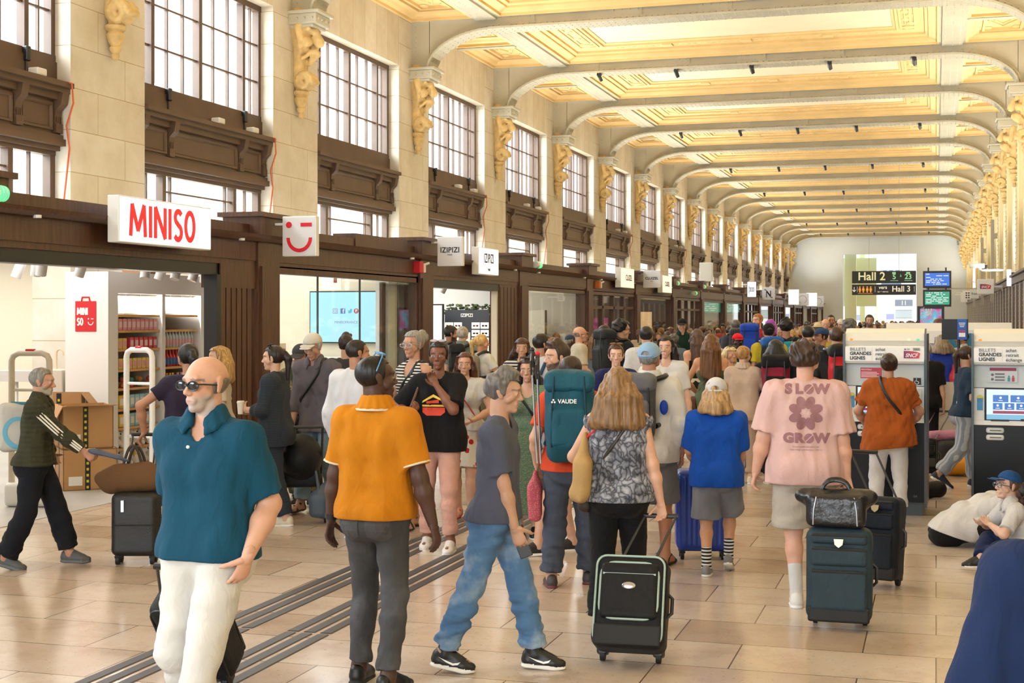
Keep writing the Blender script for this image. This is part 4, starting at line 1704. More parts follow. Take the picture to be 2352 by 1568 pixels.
 MB().tube([(-.1, 0, .16), (-.1, 0, .55)], .004, 5).tube([(.1, 0, .16), (.1, 0, .55)], .004, 5).build('cord', BLACK, t)

def eyewear_shop():
 t = thing('eyewear_display', 'dark grey display stand of sunglasses crowned with leaves in the eyewear shop', 'display', (-9.55, 28.2, .006))
 G = M('slate grey laminate', '3d4149', .5)
 MB().box(-.5, .5, -.12, .15, 0, 2.18).build('cabinet', G, t)
 lettering('IZIPIZI', basis((0, -.125, 2.06), (1, 0, 0), (0, 0, 1)), .1, PLASTW, t, bold=.003)
 rnd = random.Random(1)
 lit = M('lit shelf back', 'f3efe6', .5, emit=('fff4e0', .6))
 for r in range(7):
  for c in (-.4, -.2, .2, .4):
   z = 1.78 - r * .16
   MB().box(c - .09, c + .09, -.13, -.121, z, z + .13).build('niche', lit, t)
   g = thing('sunglasses', 'pair of sunglasses in a lit niche of the grey display', 'sunglasses', (-9.55 + c, 28.2 - .14, .006 + z + .06), 0, 'sunglasses on the grey display')
   m = MB().ball((-.035, 0, 0), (.028, .01, .02), 8).ball((.035, 0, 0), (.028, .01, .02), 8).box(-.01, .01, -.004, .004, .004, .01)
   m.build('lens', M('lens ' + ['5a3320', '1d1d22', '7a2530'][rnd.randrange(3)], ['5a3320', '1d1d22', '7a2530'][rnd.randrange(3)], .2), g)
 MB().box(-.08, .08, -.13, -.121, .8, 1.7).build('mirror', PLASTW, t)
 m = MB()
 for i in range(90):
  x = rnd.uniform(-.55, .58)
  m.ball((x, rnd.uniform(-.15, .1), 2.2 + rnd.uniform(-.03, .09) - max(0, abs(x) - .45) * 1.2), (rnd.uniform(.02, .05), .02, rnd.uniform(.015, .03)), 6)
 o = m.build('garland', M('garland green', '4c5a35', .7, var=(14, .6)), t)
 t = thing('white_screen_panel', 'pale panel in a black frame inside the eyewear shop', 'panel', (-10.25, 27.6, .006))
 MB().box(-.5, .35, -.03, .03, .3, 2.3).build('frame', BLACK, t)
 MB().box(-.47, .32, -.036, -.03, .33, 2.27).build('face', M('panel face', 'dfe4ea', .5, emit=('eef3fa', .35)), t)
 MB().box(-.3, .2, -.1, .1, 0, .3).build('foot', BLACK, t)
 t = thing('lighting_gantry', 'white hanging gantry of spotlights in the eyewear shop', 'gantry', (-10.0, 25.6, 2.75))
 MB().box(-1.1, 1.1, -.04, .04, 0, .05).box(-1.1, 1.1, .8, .88, 0, .05).box(-.9, -.84, 0, .88, 0, .05).box(.84, .9, 0, .88, 0, .05).build('rail', PLASTW, t)
 MB().tube([(-.8, .4, .05), (-.8, .4, .43)], .006, 5).tube([(.8, .4, .05), (.8, .4, .43)], .006, 5).box(-.85, .85, .39, .41, .04, .06).build('suspension_wire', BLACK, t)
 for i, x in enumerate((-.9, -.55, -.2, .5, .85)):
  o = thing('track_spotlight', 'grey spotlight aimed down from the eyewear shop gantry', 'spotlight', (-10 + x, 25.6, 2.75), 0, 'spotlights on the eyewear shop gantry')
  X = Matrix.Translation((0, 0, -.12)) @ Matrix.Rotation(.5, 4, 'Y')
  MB().lathe([(.04, -.14), (.055, -.14), (.055, .06), (.02, .07)], n=12, X=X).build('lamp_head', M('grey lamp', 'b9b9b6', .4), o, smooth=True)
  MB().cyl((0, 0, -.1), (0, 0, 0), .012).build('stem', PLASTW, o)

def more_interiors():
 # what the farther windows show: lit panels, warm niches and a green timetable screen
 specs = [(2, -10.2, 33.9, 1.5, .3, 2.2, SHOPC, 'pale panelled display wall seen through the glass after the eyewear shop'),
    (4, -9.6, 46.2, .9, 1.0, 2.2, emit_mat('warm niche', 'ffc98a', .9), 'warm lit shelf niche behind the second chocolate shop window'),
    (3, -9.8, 40.1, 1.1, .9, 2.0, M('magenta poster', 'b0407e', .5, var=(5, .6), emit=('b0407e', .3)), 'magenta and blue poster behind the wooden doors')]
 for k, x, y, w, z0, z1, mt, lab in specs:
  t = thing('display_wall', lab, 'display', (x, y, 0.006))
  MB().box(-w / 2, w / 2, -.03, .03, z0, z1).build('face', mt, t)
  MB().box(-w / 2, w / 2, .03, .2, 0, z1).build('back', SHOPD, t)
 for y, lab in ((58.3, 'green timetable screen behind the glass, nearer of two'), (64.2, 'green timetable screen behind the glass, farther of two')):
  t = thing('timetable_screen', lab, 'screen', (-9.8, y, 2.5))
  MB().box(-1.2, 1.2, 0, .08, -.3, .25).build('bezel', BLACK, t)
  MB().box(-1.17, 1.17, -.005, 0, -.27, .22).build('display', emit_mat('screen green', '22a67e', .8), t)
  m = MB()
  rnd = random.Random(int(y))
  for i in range(5):
   q = -1.05
   while q < 1:
    w = rnd.uniform(.1, .35)
    m.box(q, q + w, -.008, -.005, -.2 + i * .085, -.17 + i * .085)
    q += w + .08
  m.build('timetable_lines', emit_mat('screen text', 'dff5ea', .9), t)
  MB().box(-1.0, -.95, .02, .06, .25, .68).box(.95, 1.0, .02, .06, .25, .68).build('hanger', BLACK, t)
 for y in (70.5, 82.3):
  t = thing('lit_column', 'warm vertical light column inside a far shop', 'lamp', (-9.2, y, .006), 0, 'warm light columns in the far shops')
  MB().cyl((0, 0, .2), (0, 0, 2.3), .08).build('tube', emit_mat('warm tube', 'ffd9a0', 1.3), t)
  MB().cyl((0, 0, 0), (0, 0, .2), .11).build('base', BLACK, t)

shop_walls()
shopfront(-2, 'glass', 'dark wood shopfront before the wide open shop')
shopfront(-1, 'open', 'dark wood shopfront open to the hall under the wide white sign with red letters')
shopfront(0, 'glass', 'dark wood shopfront with a glazed display window showing a pale blue screen')
shopfront(1, 'open', 'dark wood shopfront with the open door of the eyewear shop')
shopfront(2, 'glass', 'dark wood shopfront with plain reflecting glass beyond the eyewear shop')
shopfront(3, 'doors', 'dark wood shopfront with glazed doors under the first cream lit sign')
shopfront(4, 'glass', 'dark wood shopfront window under the second cream lit sign')
shopfront(5, 'doors', 'dark wood doors under a hanging green exit light')
shopfront(6, 'glass', 'dark wood shopfront window showing a green timetable screen')
for k in range(7, 16):
 shopfront(k, 'glass' if k % 2 else 'doors', 'small far-off dark wood shopfront near the end of the hall', 'far shopfronts at the end of the hall')
shop_signs()
open_shop()
eyewear_shop()
more_interiors()

# ------------------------------------------------------------------ right wall, end hall, signs, ticket machines
YWALL = M('yellow cream steel', 'e6d6ac', 0.5, var=(2, .05))

def right_wall():
 m = MB()
 m.box(XR, XR + .6, Y0, YEND, 3.25, ZC + .2)
 m.box(XR + .5, XR + .6, Y0, YEND, 0, 3.25)
 struct(m.build('wall_right', YWALL), 'cream steel-clad wall over the wooden ticket office doors', 'wall')
 # riveted pilaster, wood door band: one bay, then copies
 p = MB()
 p.box(-.1, .02, -.5, .5, 3.25, 7.5)
 for y in (-.5, .5, -.22, .22):
  p.box(-.14, -.1, y - .05, y + .05, 3.25, 7.5)
  z = 3.35
  while z < 7.3:
   p.ball((-.142, y, z), .022, 6)
   z += .16
 d = MB()
 d.box(-.035, .2, -BAY / 2, BAY / 2, 0, 3.0)
 y = -BAY / 2 + .1
 while y < BAY / 2:
  d.box(-.045, -.03, y, y + .07, .1, 2.95)
  y += .16
 c = MB()
 c.box(-.12, .2, -BAY / 2, BAY / 2, 3.0, 3.25)
 c.box(-.2, .2, -BAY / 2, BAY / 2, 3.2, 3.26)
 posts = []
 for yy in (-2.0, 0, 2.0):
  s = MB()
  s.box(-.075, .06, yy - .09, yy + .09, 0, 3.0)
  z = .1
  while z < 2.9:
   for q in (-.06, .06):
    s.ball((-.077, yy + q, z), .014, 6)
   z += .14
  posts.append(s)
 first = None
 for k in range(-1, 16):
  if first is None:
   first = thing('ticket_office_front', 'wooden slatted office front with cream steel posts along the right wall', 'office front', (XR, pier(k), 0), 0, 'wooden office fronts along the right wall')
   p.build('riveted_pilaster', YWALL, first)
   d.build('slatted_door', WOOD, first)
   c.build('fascia', BROWN, first)
   for s in posts:
    s.build('steel_post', CREAM, first)
  else:
   dup(first, (XR, pier(k), 0))
 first = None
 for y in (66, 80, 54):
  o = thing('conduit', 'vertical grey conduit fixed in front of the right wall', 'conduit', (XR - .3, y, 0), 0, 'grey conduits on the right wall')
  MB().box(-.06, .06, -.06, .06, 2.6, 5.6).build('duct', M('grey duct', 'b9b5a8', .5), o)
  MB().box(.06, .4, -.08, .08, 4.9, 5.1).build('bracket', CREAM, o)
 CT2 = [('blade_sign', 'white blade sign with the purple and red rail emblem on the right wall', 50, 3.07, .54, .5, 'sncf'),
   ('blade_sign', 'white blade sign with thin dark letters on the right wall', 62, 3.02, .36, .4, 'fnac'), ('blade_sign', 'white blade sign with six black dots on the right wall', 70, 3.07, .36, .42, 'dots'),
   ('blade_sign', 'plain white blade sign farthest along the right wall', 80, 3.1, .34, .5, None)]
 for n, lab, y, z, w, h, kind in CT2:
  t, X = square_sign(n, lab, y, z, w, h, PLASTW, x={50: 1.34, 62: 1.37, 70: 1.24, 80: 1.3}[y])
  MB().box(1.6, XR - .1, y - .03, y + .03, z - .03, z + .03).build('wall_arm', PLASTW, t)
  if kind == 'sncf':
   sncf(X, .36, t)
  elif kind == 'fnac':
   lettering('fnac', X, .15, INK, t)
  elif kind == 'dots':
   m = MB()
   for i in range(2):
    for j in range(3):
     m.box(-.07 + i * .11, 0 + i * .11, -.14 + j * .11, -.08 + j * .11, 0, .004, X=X)
   m.build('mark', INK, t)
 t = thing('surveillance_camera', 'white surveillance camera on an arm from the right wall', 'camera', (1.5, 50.6, 3.75))
 MB().box(0, .9, -.03, .03, -.14, -.08).build('arm', PLASTW, t)
 MB().rbox((-.15, 0, .05), (.5, .16, .16), .03, 2).cyl((-.05, 0, -.1), (-.05, 0, 0), .05).build('housing', PLASTW, t)
 MB().rbox((.15, 0, .0), (.12, .12, .14), .03, 2).build('lens', BLACK, t)
 t = thing('lit_panel_sign', 'narrow lit white panel sign tilted off the right wall', 'sign', (XR - .2, 44, 3.2))
 MB().rbox((0, 0, 0), (.13, .08, .5), .02, 2).build('sign_box', SIGNW, t)
 MB().box(.05, .2, -.03, .03, .1, .16).build('bracket', BLACK, t)

def sncf(X, w, t):
 """purple to red plate with slanted white letters"""
 pl = bpy.data.materials.get('emblem plate')
 if pl is None:
  pl = bpy.data.materials.new('emblem plate')
  n = NT(pl)
  g = n.n('SeparateXYZ')
  c = n.n('TexCoord')
  n.l(c.outputs['Generated'], g.inputs[0])
  n.l(n.ramp(g.outputs[0], [(0.1, lin('7c1850')), (0.9, lin('d0213a'))]), n.p.inputs['Base Color'])
  n.p.inputs['Roughness'].default_value = .4
 h = w * .47
 MB().prism([(-w / 2, -h / 2), (w * .43, -h / 2), (w / 2, h * .2), (w * .3, h * .36), (0, h * .46), (-w / 2, h / 2)], 2, 0, .004, X=X).build('emblem_plate', pl, t)
 sh = Matrix(((1, .25, 0, 0), (0, 1, 0, 0), (0, 0, 1, 0), (0, 0, 0, 1)))
 lettering('SNCF', X @ Matrix.Translation((-.01 * w, -.06 * w, .005)) @ sh, w * .32, PLASTW, t, bold=w * .006, sx=.95)

def end_hall():
 G = M('pale green steel', 'cfd0a2', .5)
 GW = M('white steel', 'e8eee8', .5)
 m = MB()
 m.box(-18, 12, 138, 138.3, 0, 7)
 struct(m.build('wall_end_hall', M('far white wall', 'f2f5f6', .6)), 'bright white far wall of the next hall', 'wall')
 t = thing('steel_portal', 'yellow green steel portal frame just beyond the end opening', 'portal', (0, 0, 0))
 MB().box(-7.0, -6.1, 114.5, 115.1, 0, 9).box(-6.0, -5.6, 118, 118.6, 0, 9).build('column', G, t)
 MB().box(-7.2, -4.6, 116, 116.3, 2.9, 6.8).build('side_plate', G, t)
 m = MB()
 pts = [(-4.6 + 1.4 - 1.4 * math.cos(a), 5.6 + 1.2 * math.sin(a)) for a in np.linspace(0, PI / 2, 8)]
 m.prism([(-4.9, 0.5), (-4.6, .5)] + pts + [(0, 6.8), (0, 7.1), (-4.9, 7.1)], 1, 120, 120.4)
 m.build('arched_frame', GW, t)
 t = thing('steel_gallery', 'white steel gallery with a crossed lattice panel in the next hall', 'gallery', (0, 0, 0))
 MB().box(-12, 6, 128, 128.3, 5.9, 6.3).box(-12, 6, 128, 128.2, 4.95, 5.1).build('girder', GW, t)
 m = MB()
 for i in range(3):
  x = -4.6 + i * .55
  m.tube([(x, 127.9, 5.6), (x + .5, 127.9, 6.15)], .035, 5).tube([(x + .5, 127.9, 5.6), (x, 127.9, 6.15)], .035, 5).tube([(x, 127.9, 5.6), (x, 127.9, 6.15)], .03, 5)
 m.build('lattice', GW, t)
 MB().box(-4.7, -2.9, 127.95, 128, 5.55, 6.2).box(-4.65, -2.95, 127.9, 128, 4.9, 5.5).build('dark_panel', M('blue grey panel', '67758c', .5), t)
 MB().box(-11.5, -11.2, 128, 128.3, 0, 6).box(4.5, 4.8, 128, 128.3, 0, 6).box(-6.1, -5.8, 128, 128.3, 0, 6).build('column', GW, t)
 t = thing('platform_sign', 'grey hanging sign with the number 11 in the next hall', 'sign', (-2.6, 122, 3.2))
 MB().box(-.7, .7, -.05, .05, -.25, .3).build('board', M('slate sign', '8a93a3', .5), t)
 lettering('11', basis((0, -.056, 0), (1, 0, 0), (0, 0, 1)), .5, PLASTW, t, bold=.01)
 MB().box(-.76, -.68, -.05, .05, -3.2, .3).box(.68, .76, -.05, .05, -3.2, .3).build('post', GW, t)
 t = thing('departure_screen', 'grey screen below the number 11 sign in the next hall', 'screen', (-2.6, 122.6, 2.3))
 MB().box(-.75, .75, -.06, .06, -.4, .35).build('bezel', M('screen grey', 'a9b2ba', .5), t)
 MB().box(-.05, .05, -.05, .05, -2.3, -.4).build('post', GW, t)
 MB().box(-.68, .68, -.066, -.06, -.33, .28).build('display', M('pale screen', 'c8d4dc', .4), t)
 rnd = random.Random(3)
 for i in range(6):
  o = thing('notice_panel', 'small pale panel on a post deep in the next hall', 'panel', (-6.4 + i * .85 + rnd.uniform(-.2, .2), 126 + rnd.uniform(-2, 4), 0), 0, 'small panels in the next hall')
  h = rnd.uniform(1.9, 2.8)
  MB().box(-.35, .35, -.03, .03, h - .5, h).build('board', M('panel ' + str(i % 3), ['9aa0c8', '8fa3a3', 'd8dde0'][i % 3], .5), o)
  MB().box(-.04, .04, -.03, .03, 0, h - .5).build('post', GW, o)

def hall_signs():
 # two stacked dark direction boards hung across the end of the hall
 D = 60.0
 p0, p1 = atd(1957, D), atd(2104, D)
 yy = (p0.y + p1.y) / 2
 k = yy / 60.0
 x0, x1 = -5.74 * yy / 57.5, None
 a = lambda u: (ST - (u - UC) / FPX * CT) / (CT + (u - UC) / FPX * ST) * -yy
 x0, x1 = a(1957), a(2104)
 d = -(x0 + x1) / 2 * ST + yy * CT
 Z = lambda v: CAMH + (HOR - v) * d / FPX
 DK = M('sign black green', '1d241c', .45)
 t = thing('direction_sign', 'long dark hanging board reading Hall 2 with platforms 5 to 23', 'sign', (0, 0, 0))
 MB().box(x0, x1, yy, yy + .15, Z(650), Z(622)).build('board', DK, t)
 CRM = M('sign cream letters', 'e3dfae', .5, emit=('e3dfae', .35))
 GRN = M('sign green letters', '9ed8a8', .5, emit=('9ed8a8', .35))
 w = x1 - x0
 s = d / FPX
 X = lambda u, v: basis((a(u), yy - .006, Z(v)), (1, 0, 0), (0, 0, 1))
 lettering('Hall 2', X(2002, 635), 26 * s, CRM, t, bold=.008, sx=1.0)
 lettering('5', X(2054, 636), 16 * s, GRN, t, bold=.006)
 lettering('à', X(2069, 633), 9 * s, GRN, t)
 lettering('23', X(2086, 636), 16 * s, GRN, t, bold=.006)
 for u0, u1 in ((2045, 2063), (2077, 2096)):
  MB().box(a(u0), a(u1), yy - .008, yy, Z(645), Z(644)).box(a(u0) + .08, a(u1) - .1, yy - .008, yy, Z(629), Z(625)).build('underline', GRN, t)
 MB().box(x0 + .7, x0 + .715, yy + .05, yy + .065, Z(622), ZC + .12).box(x1 - .715, x1 - .7, yy + .05, yy + .065, Z(622), ZC + .12).build('hanging_rod', CREAM, t)
 t2 = thing('direction_sign', 'lower dark hanging board with toilet symbols reading vers Hall 3', 'sign', (0, 0, 0))
 MB().box(x0, x1, yy, yy + .15, Z(677), Z(653)).build('board', M('sign black', '1f2023', .45), t2)
 CR2 = M('sign pale letters', 'ece6d2', .5, emit=('ece6d2', .35))
 ORG = M('sign orange', 'f0a030', .5, emit=('f0a030', .35))
 lettering('vers', X(2028, 660), 11 * s, CR2, t2, bold=.004)
 lettering('to • verso', X(2028, 669.5), 6 * s, CR2, t2)
 lettering('Hall 3', X(2070, 664), 18 * s, CR2, t2, bold=.006, sx=.97)
 ar = MB()
 ar.box(-.012, .012, -.1, .1, 0, .004, X=X(1962, 664))
 ar.prism([(-.08, -.03), (-.06, -.01), (0, -.07), (.06, -.01), (.08, -.03), (0, -.12)], 2, 0, .004, X=X(1962, 664))
 ar.build('arrow', CR2, t2)
 for u in (1975, 1983, 1992, 2000):
  m = MB()
  m.ball((0, .1, .004), (.03, .03, .004), 10, X=X(u, 664))
  m.prism([(-.035, .06), (.035, .06), (.06, -.05), (.03, -.05), (.025, -.14), (-.025, -.14), (-.03, -.05), (-.06, -.05)], 2, 0, .004, X=X(u, 664))
  m.box(-.08, .08, -.19, -.175, 0, .004, X=X(u, 664))
  m.build('toilet_symbol', ORG, t2)
 for u in (1969, 2010, 2100):
  MB().box(-.006, .006, -.12, .12, 0, .004, X=X(u, 664)).build('divider', CR2, t2)
 MB().box(x0 + .7, x0 + .715, yy + .15, yy + .165, Z(660), ZC + .33).box(x1 - .715, x1 - .7, yy + .15, yy + .165, Z(660), ZC + .33).build('hanging_rod', CREAM, t2)
 # the pair of departure monitors
 yy = 50.0
 x0, x1 = a(2120), a(2185)
 d = -(x0 + x1) / 2 * ST + yy * CT
 rnd = random.Random(2)
 for v0, v1, col, lab in ((622, 661, '1f6fe0', 'blue departures monitor hung above the green one'), (665, 704, '1fa37a', 'green arrivals monitor hung below the blue one')):
  t = thing('timetable_monitor', lab, 'screen', (0, 0, 0))
  MB().box(x0, x1, yy, yy + .12, Z(v1), Z(v0)).build('housing', BLACK, t)
  f = (Z(v0) - Z(v1))
  MB().box(x0 + .06, x1 - .06, yy - .004, yy, Z(v1) + .07, Z(v0) - .07).build('display', emit_mat('screen ' + col, col, .85), t)
  m = MB()
  for i in range(7):
   q = x0 + .1
   while q < x1 - .25:
    w = rnd.uniform(.04, .2)
    if rnd.random() < .75:
     m.box(q, q + w, yy - .007, yy - .004, Z(v1) + .12 + i * .057, Z(v1) + .145 + i * .057)
    q += w + .04
  m.build('timetable_lines', emit_mat('screen lines', 'eef4f8', .9), t)
  MB().box(x0 + .15, x0 + .2, yy + .05, yy + .1, Z(v0), Z(v0) + .12).box(x1 - .2, x1 - .15, yy + .05, yy + .1, Z(v0), Z(v0) + .12).build('bracket', BLACK, t)
  if v0 > 640:
   MB().box(x0 + .1, XR - .1, yy + .06, yy + .12, Z(661), Z(661) - .05).box(XR - .16, XR - .1, yy + .03, yy + .15, Z(661) - .1, Z(661) + .05).build('wall_arm', CREAM, t)
 # advertising totem
 yy = 44.0
 x0, x1 = a(2107), a(2169)
 d = -(x0 + x1) / 2 * ST + yy * CT
 t = thing('advertising_totem', 'upright advertising screen with a pink and blue picture and white letters SE', 'screen', (0, 0, 0))
 MB().box(x0, x1, yy, yy + .25, 0, Z(703)).build('housing', BLACK, t)
 ad = bpy.data.materials.new('advert picture')
 n = NT(ad)
 nz = n.n('TexNoise')
 nz.inputs['Scale'].default_value = 2.6
 nz.inputs['Detail'].default_value = 2
 n.l(n.coord(), nz.inputs[0])
 c = n.ramp(nz.outputs[0], [(.3, lin('20242c')), (.42, lin('b03a86')), (.52, lin('e05aa8')), (.6, lin('58b8d8')), (.75, lin('dff0f4'))])
 n.p.inputs['Base Color'].default_value = (.02, .02, .02, 1)
 n.l(c, n.p.inputs['Emission Color'])
 n.p.inputs['Emission Strength'].default_value = .8
 MB().box(x0 + .08, x1 - .08, yy - .004, yy, .5, Z(703) - .08).build('display', ad, t)
 lettering('SE', basis((x0 + .34, yy - .007, Z(717)), (0, 0, 1), (-1, 0, 0)), .24, PLASTW, t, bold=.006)
 lettering('NTIAL', basis((x0 + .16, yy - .007, Z(717)), (0, 0, 1), (-1, 0, 0)), .12, PLASTW, t)
 t = thing('wall_camera', 'small grey camera on the end wall right of the monitors', 'camera', (.6, YEND - .25, 3.4))
 MB().rbox((0, 0, 0), (.5, .3, .3), .05, 2).build('housing', M('camera grey', '8f8d86', .5), t)
 MB().box(-.05, .05, 0, .25, -.1, 0).build('arm', PLASTW, t)
 MB().cyl((-.3, -.05, -.05), (-.22, -.02, -.02), .1).build('lens', BLACK, t)

def tactile_strips():
 G = M('tactile strip grey', '3d3f45', .45)
 for x, nm in ((-4.42, 'left'), (-3.86, 'right')):
  m = MB()
  rnd = random.Random(5)
  for j in (-.115, 0.0, .115):
   y = 3.0
   while y < 70:
    L = 5.2
    m.prism([(x + j - .042, .0005), (x + j - .034, .006), (x + j + .034, .006), (x + j + .042, .0005)], 1, y, y + L - .04)
    y += L
  o = m.build('floor_guide_strip', G)
  tag(o, 'dark grey tactile guide strip on the stone floor, the %s hand one of the pair' % nm, 'floor strip')

def kiosk(x, y, label, rotz=0, first=True):
 t = thing('ticket_machine', label, 'ticket machine', (x, y, 0), rotz)
 W2 = .39
 PW = M('machine white', 'eceae4', .35)
 PG = M('machine pale grey', 'c9cfcf', .35)
 BK = M('machine black', '0d0f12', .3, spec=.25)
 MB().box(-W2, W2, .06, .62, .14, .96).build('lower_cabinet', BK, t)
 MB().box(-W2 + .02, W2 - .02, .1, .6, 0, .14).build('plinth', M('machine slate', '49545b', .4), t)
 MB().box(-W2, W2, .0, .62, .955, 1.0).box(-W2, W2, .04, .62, 1.0, 1.32).build('screen_panel', PW, t)
 MB().box(-W2, W2, .07, .62, 1.325, 1.55).build('notice_panel', PG, t)
 MB().prism([(-.01, 1.555), (-.03, 1.58), (-.03, 1.72), (0.0, 1.74), (.62, 1.74), (.62, 1.555)], 0, -W2, W2).build('header', PW, t)
 MB().prism([(0.0, 1.742), (-.02, 1.79), (.03, 1.87), (.12, 1.91), (.62, 1.91), (.62, 1.742)], 0, -W2, W2).build('light_hood', M('machine hood', 'd9d6cb', .4, emit=('fff0cc', .03)), t)
 for s in (-1, 1):
  MB().box(s * (W2 + .012) - .012, s * (W2 + .012) + .012, -.03, .62, .1, 1.86).build('side_post', M('machine side', '3a4046', .3), t)
  MB().box(s * (W2 + .006) - .006, s * (W2 + .006) + .006, -.1, -.03, .96, 1.6).build('privacy_glass', glass_mat('teal glass', (.7, .9, .88, 1), .08), t)
 F = lambda px, pz, py: basis((px, py, pz), (1, 0, 0), (0, 0, 1))
 lettering('BILLETS', F(-.345, 1.7, -.034), .047, M('grey ink', '707074', .5), t, 'LEFT', sx=1.02)
 lettering('GRANDES\nLIGNES', F(-.345, 1.633, -.034), .047, INK, t, 'LEFT', bold=.0012, sx=1.02)
 lettering('achat\nretrait\néchange', F(-.09, 1.652, -.034), .047, INK, t, 'LEFT')
 MB().box(-.125, -.122, -.033, -.03, 1.59, 1.71).build('divider', PG, t)
 sncf(F(.27, 1.65, -.033), .16, t)
 lettering('04', F(.235, 1.703, -.034), .026, M('grey ink', '707074', .5), t)
 MB().box(.195, .213, -.033, -.03, 1.695, 1.711).build('code_mark', M('grey ink', '707074', .5), t)
 MB().box(.28, .35, -.033, -.03, 1.688, 1.718).build('counter', M('counter grey', '9a9c98', .4), t)
 lettering('0 0 4', F(.315, 1.703, -.035), .02, INK, t)
 for px, c in ((-.33, 'f08a30'), (.24, 'f2e6b0'), (.33, '3fd0a0')):
  MB().ball((px, -.015, 1.8), (.018, .01, .013), 10).build('status_light', emit_mat('status ' + c, c, 1.2), t)
 # notices
 if first:
  MB().box(-.26, -.02, .055, .07, 1.385, 1.52).build('notice_frame', PG, t)
  MB().box(-.245, -.03, .05, .055, 1.4, 1.51).build('notice', M('notice red', 'bd3a47', .5), t)
  lettering('NOUVEAU', F(-.238, 1.49, .048), .022, PLASTW, t, 'LEFT')
  m = MB()
  for i in range(4):
   m.box(-.238, -.06 - .02 * (i % 2), .047, .05, 1.415 + i * .015, 1.42 + i * .015)
  m.build('notice_text', PLASTW, t)
  MB().box(.28, .355, .06, .07, 1.34, 1.41).build('access_sign', INK, t)
  m = MB()
  X = F(.3175, 1.375, .059)
  m.tube([X @ Vector((.02 * math.cos(q) - .003, .02 * math.sin(q) - .008, .001)) for q in np.linspace(2.2, 6.0, 12)], .003, 5)
  m.tube([X @ Vector(p) for p in ((-.006, .018, .001), (-.004, -.002, .001), (.012, -.002, .001), (.018, -.02, .001))], .004, 5)
  m.ball((-.006, .026, .001), .005, 8, X=X)
  m.build('wheelchair_symbol', PLASTW, t)
 else:
  MB().box(-.25, .02, .055, .07, 1.38, 1.53).build('notice', PG, t)
  MB().box(-.24, .01, .05, .055, 1.495, 1.525).build('notice_header', M('notice crimson', '96284f', .5), t)
  m = MB()
  for i in range(3):
   m.box(-.19, -.1, .05, .055, 1.395 + i * .03, 1.41 + i * .03)
  m.ball((-.215, .052, 1.41), (.014, .003, .014), 10).ball((-.215, .052, 1.455), (.014, .003, .014), 10)
  m.build('notice_text', M('grey ink', '707074', .5), t)
  for px, c in ((-.06, '2f9aa0'), (-.02, 'c03a50')):
   MB().ball((px, .052, 1.44), (.008, .003, .009), 8).box(px - .012, px + .012, .05, .055, 1.39, 1.43).build('figure_symbol', M('fig ' + c, c, .5), t)
 # screen with its menu
 a, b = (-.27, .17)
 MB().rbox(((a + b) / 2, .035, 1.16), (b - a + .04, .02, .33), .008, 2).build('screen_bezel', INK, t)
 MB().box(a, b, .021, .026, 1.01, 1.31).build('display', emit_mat('kiosk screen', 'dff0fa', .9), t)
 if True:
  m = MB()
  for x0, x1, z0, z1 in ((-.21, -.065, 1.185, 1.255), (-.045, .1, 1.185, 1.255), (-.21, -.12, 1.11, 1.175), (-.1, -.01, 1.11, 1.175), (.01, .1, 1.11, 1.175)):
   m.box(x0, x1, .018, .021, z0, z1)
  m.build('menu_button', emit_mat('menu blue', '1f74c8', .8), t)
  MB().box(-.21, .1, .018, .021, 1.07, 1.098).build('cancel_bar', emit_mat('menu crimson', 'a01c50', .8), t)
  MB().box(a, b, .0195, .021, 1.01, 1.06).build('landscape_strip', emit_mat('menu sky', '7fc0e4', .8), t)
  m = MB()
  for x, z in ((-.1375, 1.22), (.0275, 1.22), (-.165, 1.143), (-.055, 1.143), (.055, 1.143)):
   m.box(x - .02, x + .02, .016, .018, z - .022, z - .017).ball((x, .017, z + .008), (.012, .002, .012), 8)
  m.build('menu_icon', emit_mat('menu white', 'ffffff', .9), t)
 MB().box(-.36, -.305, .03, .04, 1.1, 1.22).build('contactless_sticker', M('sticker blue', '2e8fc8', .4), t)
 MB().cyl((-.332, .03, 1.22), (-.332, .041, 1.22), .034, n=20).build('sticker_badge', M('sticker yellow', 'd8c850', .4), t)
 MB().box(.21, .36, .03, .042, 1.02, 1.3).build('payment_panel', PG, t)
 MB().rbox((.31, .02, 1.12), (.045, .03, .09), .008, 2).build('card_reader', M('reader', 'b7b9b6', .4), t)
 MB().box(.27, .33, .02, .032, 1.22, 1.25).build('card_slot', INK, t)
 MB().box(-.23, -.06, -.005, .03, .995, 1.012).build('receipt_slot', INK, t)
 MB().box(.05, .13, -.005, .03, 1.0, 1.02).build('scanner', INK, t)
 for z in (.9, .83):
  MB().rbox((-.19, .055, z), (.17, .03, .055), .02, 3).build('ticket_chute', PLASTW, t, smooth=True)
  MB().box(-.24, -.13, .037, .041, z - .006, z + .006).build('chute_slot', M('slot brown', '6e665c', .5), t)
 for px in (.13, .17):
  MB().cyl((px, .045, .73), (px, .061, .73), .013).build('lock', CHROME, t)
 lettering('IER', F(.3, .2, .058), .03, M('grey ink', '707074', .5), t)
 return t

